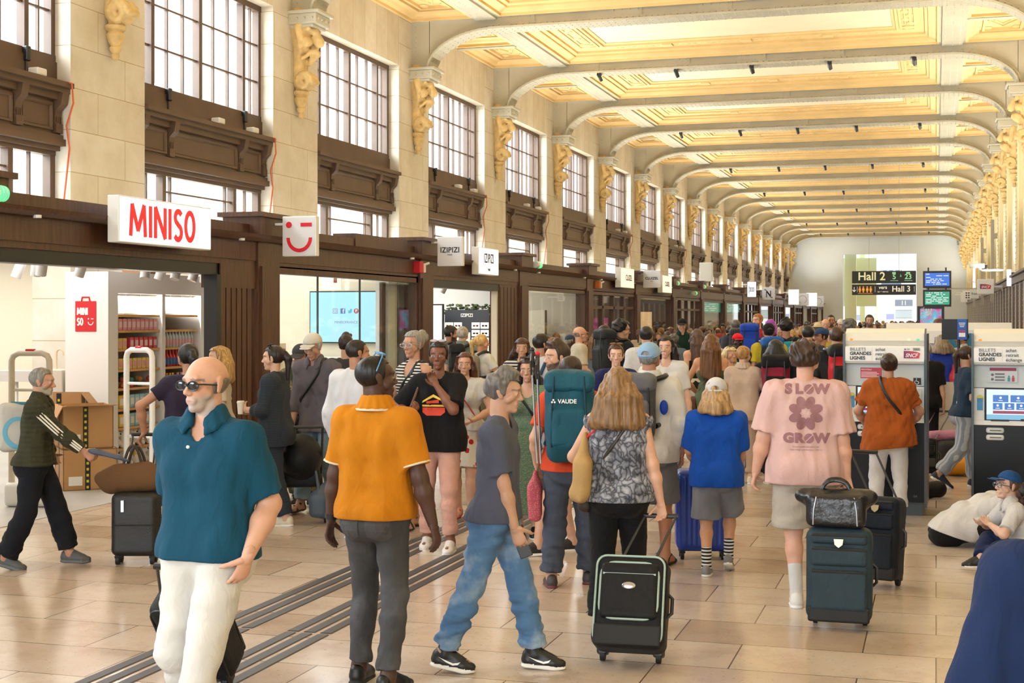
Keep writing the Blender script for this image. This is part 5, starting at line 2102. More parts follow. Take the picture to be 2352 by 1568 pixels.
def machines():
 a = lambda u, y: (ST - (u - UC) / FPX * CT) / (CT + (u - UC) / FPX * ST) * -y
 y = 14.75
 x = (a(1945, y) + a(2120, y)) / 2
 kiosk(x, y, 'white and black ticket machine used by the person in an orange blouse', -.03)
 kiosk(x + 1.255, y - .1, 'white and black ticket machine at the right edge with its menu screen showing', -.03, False)
 for u, yy, lab in ((2100, 24.0, 'ticket machine seen from behind over the crowd, left of the black stand screen'), (2262, 26.0, 'pale ticket machine top behind the right-hand machine')):
  xx = a(u, yy)
  t = thing('ticket_machine', lab, 'ticket machine', (xx, yy, 0))
  MB().prism([(-.02, 1.6), (-.02, 1.8), (.05, 1.93), (.6, 1.93), (.6, 1.6)], 0, -.45, .45).build('light_hood', M('machine white', 'eceae4', .35), t)
  MB().box(-.45, .45, .05, .6, .1, 1.6).build('cabinet', M('machine pale grey', 'c9cfcf', .35), t)
  MB().box(-.42, .42, .1, .55, 0, .1).build('plinth', BLACK, t)
 # information stand with a black screen and blue poster
 yy = 21.5
 x0, x1 = a(2163, yy), a(2224, yy)
 t = thing('information_stand', 'black screen on a pole with a tall blue poster beside the queue', 'information stand', (0, 0, 0))
 MB().box(x0, x1, yy, yy + .08, 1.7, 2.0).build('screen_back', M('machine black', '0d0f12', .3, spec=.25), t)
 MB().box(x0 + .22, x0 + .35, yy - .01, yy, 1.7, 2.0).build('poster', M('poster blue', '1f5fc0', .5), t)
 MB().box(x0 + .24, x0 + .33, yy - .013, yy - .01, 1.935, 1.947).box(x0 + .245, x0 + .325, yy - .013, yy - .01, 1.91, 1.922).box(x0 + .255, x0 + .315, yy - .013, yy - .01, 1.885, 1.897).build('poster_text', PLASTW, t)
 MB().box(x0 + .24, x0 + .33, yy - .016, yy - .01, 1.815, 1.835).build('poster_band', RED, t)
 MB().box(x0 + .24, x0 + .33, yy - .014, yy - .01, 1.74, 1.8).build('picture', PLASTW, t)
 MB().cyl((x0 + .24, yy + .04, 0), (x0 + .24, yy + .04, 1.7), .02).cyl((x0 + .24, yy + .04, 0), (x0 + .24, yy + .04, .02), .2).build('pole', BLACK, t)
 t = thing('information_desk', 'blue information desk front with a white outline behind the queue', 'desk', (a(2200, 25), 25.2, 0))
 MB().box(-.55, .65, 0, .4, 0, 1.75).build('front', M('desk blue', '2a7fae', .5), t)
 MB().frame((-.4, .2, 1.0, 1.5), [(0, -.0), (0, -.01), (.03, -.01), (.03, 0)], 0, None, None, 1).build('outline', PLASTW, t)
 t = thing('queue_panel', 'plain beige low panel behind the standing travellers by the ticket machines', 'panel', (a(2195, 19.8), 19.8, 0))
 MB().box(-.32, .1, 0, .03, .02, 1.15).build('board', M('beige panel', 'b9b0a2', .6), t)
 MB().box(-.32, .1, -.1, .15, 0, .02).build('foot', DGREY, t)

right_wall()
end_hall()
hall_signs()
tactile_strips()
machines()

# ------------------------------------------------------------------ people
SKINS = {}

def skin_mat(tone):
 if tone in SKINS:
  return SKINS[tone]
 m = bpy.data.materials.new('skin ' + tone)
 t = NT(m)
 a = t.n('Attribute')
 a.attribute_name = 'tint'
 nz = t.n('TexNoise')
 nz.inputs['Scale'].default_value = 14
 t.l(t.coord(), nz.inputs[0])
 c = lin(tone)
 lo = tuple(x * .9 for x in c[:3]) + (1,)
 base = t.ramp(nz.outputs[0], [(.35, lo), (.65, c)])
 t.l(t.mix(1.0, base, a.outputs['Color'], 'MULTIPLY'), t.p.inputs['Base Color'])
 t.p.inputs['Roughness'].default_value = .5
 t.p.inputs['Specular IOR Level'].default_value = .4
 SKINS[tone] = m
 return m

def cloth(col, kind='plain', col2='ffffff', scale=1.0, rough=.85):
 key = 'cloth %s %s %s %s' % (col, kind, col2, scale)
 if key in MC:
  return MC[key]
 m = bpy.data.materials.new(key)
 MC[key] = m
 t = NT(m)
 p = t.p
 p.inputs['Roughness'].default_value = rough
 p.inputs['Specular IOR Level'].default_value = .25
 p.inputs['Sheen Weight'].default_value = .02
 c, c2 = [tuple(v * .82 for v in lin(q)[:3]) + (1,) for q in (col, col2)]
 nz = t.n('TexNoise')
 nz.inputs['Scale'].default_value = 5
 nz.inputs['Detail'].default_value = 5
 t.l(t.coord(), nz.inputs[0])
 d = lambda x, f: tuple(v * f for v in x[:3]) + (1,)
 if kind == 'plain':
  t.l(t.ramp(nz.outputs[0], [(.3, d(c, .88)), (.7, d(c, 1.06))]), p.inputs['Base Color'])
 elif kind == 'denim':
  t.l(t.ramp(nz.outputs[0], [(.28, c), (.5, d(c, 1.25)), (.72, c2)]), p.inputs['Base Color'])
 elif kind in ('stripe', 'vstripe'):
  w = t.n('TexWave')
  w.bands_direction = 'Z' if kind == 'stripe' else 'X'
  w.inputs['Scale'].default_value = 10 * scale
  w.inputs['Distortion'].default_value = .15
  w.inputs['Detail Scale'].default_value = .5
  t.l(t.coord(), w.inputs[0])
  t.l(t.ramp(w.outputs[0], [(.45, c), (.55, c2)]), p.inputs['Base Color'])
 elif kind == 'snake':
  v = t.n('TexVoronoi')
  v.feature = 'DISTANCE_TO_EDGE'
  v.inputs['Scale'].default_value = 24 * scale
  n2 = t.n('TexNoise')
  n2.inputs['Scale'].default_value = 6
  mp = t.coord(scale=(1, 1, .7))
  t.l(t.mix(.12, mp, n2.outputs['Color'], 'ADD'), v.inputs[0])
  cells = t.ramp(v.outputs[0], [(.0, d(c, .3)), (.04, d(c, .42)), (.11, c), (.35, c2)])
  t.l(t.mix(1.0, cells, t.ramp(n2.outputs[0], [(.40, (.5, .5, .53, 1)), (.55, (1, 1, 1, 1))]), 'MULTIPLY'), p.inputs['Base Color'])
 elif kind == 'floral':
  v = t.n('TexVoronoi')
  v.inputs['Scale'].default_value = 15 * scale
  t.l(t.coord(), v.inputs[0])
  sp = t.ramp(v.outputs['Color'], [(.35, c), (.5, c2), (.66, lin('5d7a4a')), (.8, c2)], 'CONSTANT')
  t.l(t.mix(t.ramp(v.outputs['Distance'], [(.36, (1, 1, 1, 1)), (.44, (0, 0, 0, 1))]), c2, sp), p.inputs['Base Color'])
 elif kind == 'dots':
  v = t.n('TexVoronoi')
  v.inputs['Scale'].default_value = 26 * scale
  v.inputs['Randomness'].default_value = .6
  t.l(t.coord(scale=(1, 1, .6)), v.inputs[0])
  t.l(t.ramp(v.outputs['Distance'], [(.28, c2), (.4, c)]), p.inputs['Base Color'])
 elif kind == 'camo':
  n2 = t.n('TexNoise')
  n2.inputs['Scale'].default_value = 9
  n2.inputs['Detail'].default_value = 2
  t.l(t.coord(), n2.inputs[0])
  t.l(t.ramp(n2.outputs[0], [(.4, lin('3e4a34')), (.47, lin('77704f')), (.56, lin('97906e')), (.63, lin('4c4030'))], 'CONSTANT'), p.inputs['Base Color'])
 elif kind == 'weave':
  w = t.n('TexWave')
  w.bands_direction = 'Z'
  w.inputs['Scale'].default_value = 30 * scale
  t.l(t.coord(), w.inputs[0])
  t.l(t.ramp(w.outputs[0], [(.3, c), (.7, c2)]), p.inputs['Base Color'])
 elif kind == 'quilt':
  w = t.n('TexWave')
  w.bands_direction = 'Z'
  w.inputs['Scale'].default_value = 5 * scale
  w.inputs['Distortion'].default_value = 1
  t.l(t.coord(), w.inputs[0])
  t.l(t.ramp(nz.outputs[0], [(.3, d(c, .85)), (.7, d(c, 1.1))]), p.inputs['Base Color'])
  t.bump(w.outputs[0], .35, .012)
  return m
 n3 = t.n('TexNoise')
 n3.inputs['Scale'].default_value = 16
 n3.inputs['Detail'].default_value = 4
 n3.inputs['Distortion'].default_value = 1.2
 t.l(t.coord(scale=(1, 1, .55)), n3.inputs[0])
 t.bump(n3.outputs[0], .5, .014)
 return m

def hair_mat(col):
 key = 'hair ' + col
 if key in MC:
  return MC[key]
 m = bpy.data.materials.new(key)
 MC[key] = m
 t = NT(m)
 nz = t.n('TexNoise')
 nz.inputs['Scale'].default_value = 60
 nz.inputs['Detail'].default_value = 3
 t.l(t.coord(scale=(1, 1, .12)), nz.inputs[0])
 c = lin(col)
 t.l(t.ramp(nz.outputs[0], [(.3, tuple(x * .45 for x in c[:3]) + (1,)), (.7, tuple(min(1, x * 1.35) for x in c[:3]) + (1,))]), t.p.inputs['Base Color'])
 t.p.inputs['Roughness'].default_value = .42
 t.p.inputs['Specular IOR Level'].default_value = .4
 t.bump(nz.outputs[0], .5, .01)
 return m

def _n(v):
 v = np.array(v, float)
 return v / max(1e-9, np.linalg.norm(v))

def _rot(ax, a):
 return np.array(Matrix.Rotation(a, 3, Vector(ax)))

def ik(a, t, l1, l2, hint):
 a, t = np.array(a, float), np.array(t, float)
 v = t - a
 L = np.linalg.norm(v)
 u = v / L
 if L >= (l1 + l2) * .999:
  L = (l1 + l2) * .999
  t = a + u * L
 h = _n(np.array(hint, float) - np.dot(hint, u) * u)
 c = (l1 * l1 + L * L - l2 * l2) / (2 * L)
 s = math.sqrt(max(0, l1 * l1 - c * c))
 return a + u * c + h * s, t

class Body:
 """joints of one figure in its own frame: x right, y forward, z up"""

 def __init__(s, h=1.75, lean=0.0, side=0.0, twist=0.0, head=(0, 0, 0), lf=None, rf=None, lh=None, rh=None, le=None, re=None, lk=None, rk=None,
     hip=None, fem=False, fat=0.0, sh=1.0, lfd=0.0, rfd=0.0, lheel=0.0, rheel=0.0, lcurl=.5, rcurl=.5, lfing=None, rfing=None, lth=None, rth=None,
     kid=False, hipyaw=0.0, bend=0.0, hs=None):
  k = h / 1.75
  lf, rf, lh, rh, hip = [None if v is None else np.array(v, float) * k for v in (lf, rf, lh, rh, hip)]
  lheel, rheel = lheel * k, rheel * k
  s.k, s.h, s.fem, s.fat = k, h, fem, fat
  s.p0 = np.array((0, 0, .94)) * k if hip is None else np.array(hip, float)
  Rt = _rot((0, 0, 1), twist) @ _rot((0, 1, 0), side) @ _rot((1, 0, 0), -lean)
  s.U, s.F, s.R = Rt @ (0, 0, 1), Rt @ (0, 1, 0), Rt @ (1, 0, 0)
  Ry = _rot((0, 0, 1), hipyaw)
  s.pF, s.pR = Ry @ (0, 1, 0), Ry @ (1, 0, 0)
  R2 = _rot(s.R, -bend) @ Rt
  s.U2, s.F2 = R2 @ (0, 0, 1), R2 @ (0, 1, 0)
  s.waist = s.p0 + s.U * .15 * k
  s.chest = s.waist + s.U2 * .2 * k
  s.neck = s.chest + s.U2 * .19 * k
  shw = (.16 if fem else .178) * sh
  s.sl = s.chest + s.U2 * .122 * k - s.R * shw * k
  s.sr = s.chest + s.U2 * .122 * k + s.R * shw * k
  hy, hp, hr = head
  Rh = R2 @ _rot((0, 0, 1), hy) @ _rot((1, 0, 0), hp) @ _rot((0, 1, 0), hr)
  if bend or lean:
   Rh = _rot((0, 0, 1), twist + hy) @ _rot((1, 0, 0), hp - .35 * (lean + bend)) @ _rot((0, 1, 0), hr)
  s.H = Rh
  s.hk = k if hs is None else hs
  if kid and hs is None:
   s.hk = k * 1.12
  nd = _n(s.U2 * .75 + Rh @ (0, 0, .6) + s.F2 * .12)
  s.hc = s.neck + nd * .068 * k + Rh @ np.array((0, .012, .09)) * s.hk
  s.hl, s.hr_ = s.p0 - s.pR * .088 * k, s.p0 + s.pR * .088 * k
  l1, l2 = .44 * k, .43 * k
  lf = np.array((-.1 * k, .0, .0)) if lf is None else np.array(lf, float)
  rf = np.array((.1 * k, .0, .0)) if rf is None else np.array(rf, float)
  up = np.array((0, 0, .085 * k))
  s.kl, s.al = ik(s.hl, lf + up + (0, 0, lheel), l1, l2, (-.1, 1, .1) if lk is None else lk)
  s.kr, s.ar = ik(s.hr_, rf + up + (0, 0, rheel), l1, l2, (.1, 1, .1) if rk is None else rk)
  s.lfd = np.array((-math.sin(lfd), math.cos(lfd), 0))
  s.rfd = np.array((-math.sin(rfd), math.cos(rfd), 0))
  s.lheel, s.rheel = lheel, rheel
  u1, u2 = .30 * k, .255 * k
  lh = s.sl + np.array((-.07, .04, -.53)) * k if lh is None else np.array(lh, float)
  rh = s.sr + np.array((.07, .04, -.53)) * k if rh is None else np.array(rh, float)
  s.el, s.wl = ik(s.sl, lh, u1, u2, (-.4, -1, -.2) if le is None else le)
  s.er, s.wr = ik(s.sr, rh, u1, u2, (.4, -1, -.2) if re is None else re)
  s.curl = (lcurl, rcurl)
  s.fing = (lfing, rfing)
  s.th = (lth, rth)

 # -------------------------------------------------- solids
 def torso(s, g=0.0, top=True):
  k, F, R, U, F2, U2 = s.k, s.pF, s.R, s.U, s.F2, s.U2
  f = s.fat
  w = .93 if s.fem else 1.0
  q = [Pr(s.p0 - s.pR * .075 * k, s.p0 + s.pR * .075 * k, (.118 if not s.fem else .124) * k + f * .5 + g, n=F, k=.86),
    Pr(s.p0 - s.pF * .045 * k - s.pR * .06 * k - s.U * .05 * k, s.p0 - s.pF * .045 * k + s.pR * .06 * k - s.U * .05 * k, .095 * k + f * .3 + g),
    Pr(s.waist - R * .055 * w * k, s.waist + R * .055 * w * k, .103 * w * k + f + g, n=s.F, k=.82),
    Pr(s.chest - R * .075 * w * k, s.chest + R * .075 * w * k, .112 * k + f * .5 + g, n=F2, k=.84),
    Pr(s.chest + U2 * .09 * k - R * .10 * w * k, s.chest + U2 * .09 * k + R * .10 * w * k, .088 * k + f * .3 + g, n=F2, k=.85)]
  if f > .02:
   bc = s.waist + s.F * (.02 + f * .9) * k - s.U * .01
   q.append(Pr(bc - s.R * .035 * k, bc + s.R * .035 * k, .095 * k + f * .5 + g))
   q.append(Pr(s.chest + s.F2 * .03 * k, bc, .085 * k + f * .3 + g, .09 * k + f * .5 + g))
  if s.fem:
   for sg in (-1, 1):
    q.append(Pr(s.chest + R * sg * .07 * k + F2 * .075 * k + U2 * .0 * k, None, .055 * k + g * .8))
  for sh in (s.sl, s.sr):
   q.append(Pr(sh - U2 * .01 * k, None, .055 * k + g))
   q.append(Pr(s.neck - U2 * .02 * k, sh, .044 * k + g * .5, .048 * k + g * .8))
  return q

 def arm(s, side, g=0.0, t0=0.0, t1=2.0, r=1.0, clip=True):
  """t: 0 shoulder, 1 elbow, 2 wrist"""
  k = s.k
  a, e, w = (s.sl, s.el, s.wl) if side < 0 else (s.sr, s.er, s.wr)
  rr = r * (.88 if s.fem else 1.0)
  q = []
  ft = s.fat * .25
  if t1 >= 1:
   q.append(Pr(a, e, .052 * k * rr + g + ft, .041 * k * rr + g + ft))
   if t1 > 1:
    d = e + (w - e) * (t1 - 1)
    cl = ((d, w - e),) if (clip and t1 < 2) else ()
    if t1 >= 1.9 and clip:
     cl = ((d, w - e),)
    q.append(Pr(e, e + (w - e) * .35, .041 * k * rr + g + ft, .043 * k * rr + g + ft, clips=cl))
    q.append(Pr(e + (w - e) * .35, w if not clip else d + (w - e) * .05, .043 * k * rr + g + ft, .028 * k * rr + g, clips=cl))
  else:
   d = a + (e - a) * t1
   q.append(Pr(a, a + (e - a) * min(1, t1 + .1), .054 * k * rr + g + ft, .05 * k * rr + g + ft, clips=((d, e - a),)))
  return q

 def leg(s, side, g=0.0, t1=2.0, r=1.0, flare=0.0, clip=True):
  k = s.k
  a, e, w = (s.hl, s.kl, s.al) if side < 0 else (s.hr_, s.kr, s.ar)
  ft = s.fat * .4
  rr = r
  q = []
  th0 = (.088 if s.fem else .084) * k * rr + ft
  if t1 <= 1.25:
   d = a + (e - a) * min(t1, 1.0) + (w - e) * max(0, t1 - 1)
   cl = ((d, (e - a) if t1 <= 1 else (w - a)),)
   b = a + (e - a) * min(t1 + .1, 1.05)
   q.append(Pr(a, b, th0 + g, th0 * .8 + g + flare, clips=cl))
   if t1 > 1:
    q.append(Pr(e, w, .066 * k * rr + g + flare, .06 * k + g + flare, clips=cl))
  else:
   d = e + (w - e) * (t1 - 1)
   cl = ((d, w - e),) if clip else ()
   q.append(Pr(a, e, th0 + g, .058 * k * rr + g + ft * .5))
   q.append(Pr(e, e + (w - e) * .3, .056 * k * rr + g, .056 * k * rr + g, clips=cl))
   cb = -_n(np.cross(_n(w - e), s.pR)) * .012 * k
   q.append(Pr(e + (w - e) * .3 + cb * (0 if g > .008 else 1), w, .056 * k * rr + g, .036 * k * rr + g + flare, clips=cl))
  return q

 def hand(s, side):
  i = 0 if side < 0 else 1
  k = s.k * (.94 if s.fem else 1.0)
  e, w = (s.el, s.wl) if side < 0 else (s.er, s.wr)
  f = _n(w - e) if s.fing[i] is None else _n(s.fing[i])
  t = np.array((0, 1.0, 0)) if s.th[i] is None else np.array(s.th[i], float)
  t = _n(t - np.dot(t, f) * f)
  pn = _n(np.cross(f, t)) * (1 if side < 0 else -1)
  c = s.curl[i]
  q = [Pr(w - f * .02 * k, w + f * .015 * k, .027 * k, .03 * k, n=pn, k=.75),
    Pr(w + f * .03 * k, w + f * .075 * k, .034 * k, .04 * k, n=pn, k=.42)]
  fg = []
  for o, ln, lag in ((.03, .072, .0), (.010, .080, .06), (-.011, .075, .12), (-.031, .058, .2)):
   b = w + f * (.085 - abs(o) * .15) * k + t * o * k
   d = f + t * o * 1.5
   ang = (c + lag) * .55
   for j, (sl, r0, r1) in enumerate(((.45, .0098, .009), (.31, .009, .0082), (.24, .0082, .007))):
    d = _n(d * math.cos(ang) + pn * math.sin(ang))
    e2 = b + d * ln * sl * k
    fg.append(Pr(b, e2, r0 * k, r1 * k))
    b = e2
    ang = (c + lag) * .75
  b = w + f * .025 * k + t * .03 * k
  d = _n(f * .62 + t * .62 + pn * .45)
  for ln, r0, r1 in ((.038, .014, .0115), (.03, .0112, .010), (.022, .010, .008)):
   e2 = b + d * ln * k
   fg.append(Pr(b, e2, r0 * k, r1 * k))
   b = e2
   d = _n(d + f * .25 + pn * (.25 + .4 * c))
  return q + fg, (w, f, t, pn)

 def foot(s, side, g=0.0):
  a, d, hl = (s.al, s.lfd, s.lheel) if side < 0 else (s.ar, s.rfd, s.rheel)
  k = s.k
  L = .155 * k
  heel = a - d * .035 * k - np.array((0, 0, .05 * k))
  ball = a + d * L * .75 - np.array((0, 0, .058 * k + min(hl, .16) * .9))
  toe = a + d * L - np.array((0, 0, .062 * k + min(hl, .16)))
  if hl > .02:
   heel = a - d * .05 * k - np.array((0, 0, .035 * k))
  sd = np.cross(d, (0, 0, 1))
  return heel, ball, toe, sd

 def head(s, beard=False):
  k, H, c = s.hk, s.H, s.hc
  P = lambda x, y, z: c + H @ (np.array((x, y, z)) * k)
  ax = [H.T]
  R = H.T
  q = [Pr(P(0, -.012, .035), R=R, rad=np.array((.075, .097, .083)) * k),
    Pr(P(0, .018, -.02), P(0, .042, -.082), .059 * k, .034 * k),
    Pr(P(0, .053, .028), P(0, .056, -.05), .046 * k, .034 * k),
    Pr(P(0, .07, -.096), None, .019 * k)]
  fine = [Pr(P(0, .092, .006), P(0, .112, -.030), .0068 * k, .0098 * k),
    Pr(P(-.0105, .098, -.034), P(.0105, .098, -.034), .0078 * k),
    Pr(P(-.034, .084, .026), P(.034, .084, .026), .011 * k),
    Pr(P(-.019, .0825, -.0615), P(.019, .0825, -.0615), .0075 * k), Pr(P(-.014, .081, -.0725), P(.014, .081, -.0725), .008 * k)]
  for sg in (-1, 1):
   fine += [Pr(P(sg * .042, .056, -.018), P(sg * .046, .036, -.035), .024 * k), Pr(P(sg * .033, .081, .0), None, .0115 * k),
      Pr(P(sg * .078, -.01, .012), P(sg * .076, -.004, -.022), .022 * k, .014 * k, n=H @ np.array((1, .35, 0)), k=.38)]
  neck = [Pr(s.neck - s.U2 * .03 * s.k, P(0, -.022, -.06), (.056 if not s.fem else .048) * s.k, (.054 if not s.fem else .046) * k)]
  return q, fine, neck

 def tint(s, skin, brow='2a1c14', beard=None, bald=True, lipc=(1.0, .68, .66)):
  k, H, c = s.hk, s.H, s.hc
  sk = np.array(lin(skin)[:3])

  def f(V):
   L = (V - c) @ H / k
   col = np.ones((len(V), 4))
   def put(mask, rgb):
    m = np.clip(mask, 0, 1)[:, None]
    col[:, :3] = col[:, :3] * (1 - m) + np.array(rgb) * m
   front = L[:, 1] > .05
   dark = np.minimum(np.array(lin(brow)[:3]) / sk, 1.0)
   if beard:
    bd = np.minimum(np.array(lin(beard)[:3]) / sk, 1.6)
    z = L[:, 2]
    m = np.clip((-.038 - z + np.clip((L[:, 1] - .05), -.05, .03) * -.25) / .012, 0, 1) * (L[:, 1] > -.0) * (z > -.13) * .85
    put(m, bd)
   lip = np.clip(1.3 - np.hypot(L[:, 0] / .023, (L[:, 2] + .067) / .0105), 0, 1) * (L[:, 1] > .075)
   put(lip * (.75 if s.fem else .45), lipc)
   put(np.clip(1.4 - np.hypot(L[:, 0] / .02, (L[:, 2] + .0668) / .0028), 0, 1) * (L[:, 1] > .07) * .6, (.4, .3, .3))
   for sg in (-1, 1):
    e = np.sqrt(((L[:, 0] - sg * .033) / .0145) ** 2 + ((L[:, 2] + .0) / .0072) ** 2)
    put(np.clip((1.2 - e) * 3, 0, 1) * front * .8, np.minimum(np.array((.42, .4, .38)) / sk, 9))
    e = np.hypot(L[:, 0] - sg * .033, L[:, 2]) / .0062
    put(np.clip((1.1 - e) * 3, 0, 1) * front, np.array((.035, .025, .02)) / sk)
    b = (np.abs(L[:, 0] - sg * .034) < .02) & (np.abs(L[:, 2] - .026 + np.abs(L[:, 0] - sg * .03) * .2) < .0055)
    put(b * front * .6, dark)
    ck = np.exp(-(((L[:, 0] - sg * .042) / .022) ** 2 + ((L[:, 2] + .03) / .02) ** 2))
    put(ck * front * .25, (1.0, .84, .8))
   return col
  return f

def hair_prims(b, style):
 """hair solids in world-of-figure coordinates"""
 k, H, c = b.hk, b.H, b.hc
 P = lambda x, y, z: c + H @ (np.array((x, y, z)) * k)
 N = lambda x, y, z: H @ np.array((x, y, z), float)
 R = H.T
 E = lambda p, r: Pr(P(*p), R=R, rad=np.array(r) * k)
 clips_front = (P(0, .078, .062), N(0, .8, -.55))
 q = []
 if style in ('short', 'crop', 'quiff', 'curly', 'grey_top'):
  g = {'short': .010, 'crop': .004, 'quiff': .010, 'curly': .022, 'grey_top': .010}[style]
  q = [E((0, -.014, .037), (.077 + g, .098 + g, .086 + g))]
  if style in ('quiff', 'grey_top'):
   q += [Pr(P(-.03, .05, .115), P(.03, .05, .118), .03 * k), Pr(P(0, .0, .125), None, .045 * k)]
  if style == 'curly':
   rs = np.random.RandomState(3)
   for _ in range(26):
    a, z = rs.uniform(0, 6.28), rs.uniform(0, 1)
    q.append(Pr(P(.082 * math.cos(a) * math.sqrt(1 - z * z * .85), -.016 + .1 * math.sin(a) * math.sqrt(1 - z * z * .85), .048 + .074 * z), None, .023 * k))
 elif style in ('long', 'bob', 'ponytail', 'bun', 'longwavy', 'mullet'):
  v_ = 1.1 if style in ('longwavy', 'bob') else 1.0
  q = [E((0, -.014, .037), (.087 * v_, .108 * v_, .096))]
  L = {'long': .42, 'bob': .15, 'longwavy': .27, 'ponytail': 0, 'bun': 0, 'mullet': .13}[style]
  if L:
   back = b.neck - b.F2 * .085 * b.k
   rs = np.random.RandomState(7)
   for i in range(9):
    a = -1.25 + 2.5 * i / 8
    p0 = P(.082 * math.sin(a), -.03 - .075 * math.cos(a), .0)
    w = 1.3 if style in ('longwavy', 'bob') else .95
    drop = L * k * (1 - .12 * abs(math.sin(a)) - (.0 if style != 'longwavy' else rs.uniform(0, .12)))
    p1 = P(.095 * w * math.sin(a), -.045 - .085 * math.cos(a), -.08)
    p2 = np.array((0, 0, -1)) * max(0, drop - .08 * k) + p1 - b.F2 * .015 + b.R * .03 * w * math.sin(a)
    q.append(Pr(p0, p1, .036 * k, .04 * k))
    if drop > .1 * k:
     q.append(Pr(p1, p2, .04 * k, (.032 if style != 'longwavy' else .042) * k))
   for sg in (-1, 1):
    q.append(Pr(P(sg * .07, .04, .07), P(sg * .088, .025, -.05), .022 * k, .024 * k))
  if style == 'ponytail':
   q += [Pr(P(0, -.115, .05), P(0, -.15, .0), .03 * k, .035 * k), Pr(P(0, -.15, .0), P(0, -.145, -.2), .037 * k, .018 * k)]
  if style == 'bun':
   q += [E((0, -.118, .07), (.056, .05, .056))]
   rs = np.random.RandomState(5)
   for _ in range(14):
    a = rs.normal(size=3)
    a /= np.linalg.norm(a)
    q.append(Pr(P(a[0] * .05, -.122 + a[1] * .042, .07 + a[2] * .05), None, .017 * k))
 elif style == 'afro':
  q = [E((0, -.02, .05), (.105, .12, .115))]
 elif style == 'sides':      # bald on top
  q = [E((0, -.016, .03), (.081, .103, .088))]
 return q

def hair_post(b, style):
 k, H, c = b.hk, b.H, b.hc

 def f(P, d):
  L = (P - c) @ H / k
  fringe = .075 if style not in ('bob', 'afro') else .06
  # open the face: remove everything in front of the ears below the hairline
  face = np.maximum(np.maximum(L[:, 2] - (fringe + .12 * np.clip(-(L[:, 1] - .07), -1, .02)), -(L[:, 1] - .022 - .25 * np.clip(L[:, 2], 0, .08))), np.abs(L[:, 0]) - .105)
  d = np.maximum(d, -face * k)
  if style in ('short', 'crop', 'quiff', 'curly', 'grey_top', 'afro'):
   nape = {'crop': -.04, 'curly': -.035}.get(style, -.055)
   d = np.maximum(d, (nape - L[:, 2] + .7 * np.clip(L[:, 1] + .04, 0, .2)) * k)
  if style in ('ponytail', 'bun'):
   d = np.maximum(d, (np.maximum(-.055 - L[:, 2] + .5 * np.clip(L[:, 1] + .04, 0, .2), -(L[:, 1] + .11) * 3 * 0 - .2)) * k if style == 'bun' else np.where(L[:, 1] > -.1, (-.055 - L[:, 2] + .5 * np.clip(L[:, 1] + .04, 0, .2)) * k, d - 1))
  if style == 'sides':
   d = np.maximum(d, np.maximum(np.maximum(L[:, 2] - .028 + .25 * np.clip(L[:, 1] + .05, 0, .1), L[:, 1] - .022), -.06 - L[:, 2] + .6 * np.clip(L[:, 1] + .03, 0, .2)) * k)
  return d
 return f

def neckline(b, drop=.0, r=.066, fwd=.02):
 """remove cloth round the neck"""
 a = b.neck - b.U2 * (.035 + drop) * b.k + b.F2 * (fwd + drop * .9) * b.k
 t = b.neck + b.U2 * .3 * b.k + b.F2 * .05 * b.k
 p = Pr(a, t, r * b.k, r * b.k * 1.3)
 return p

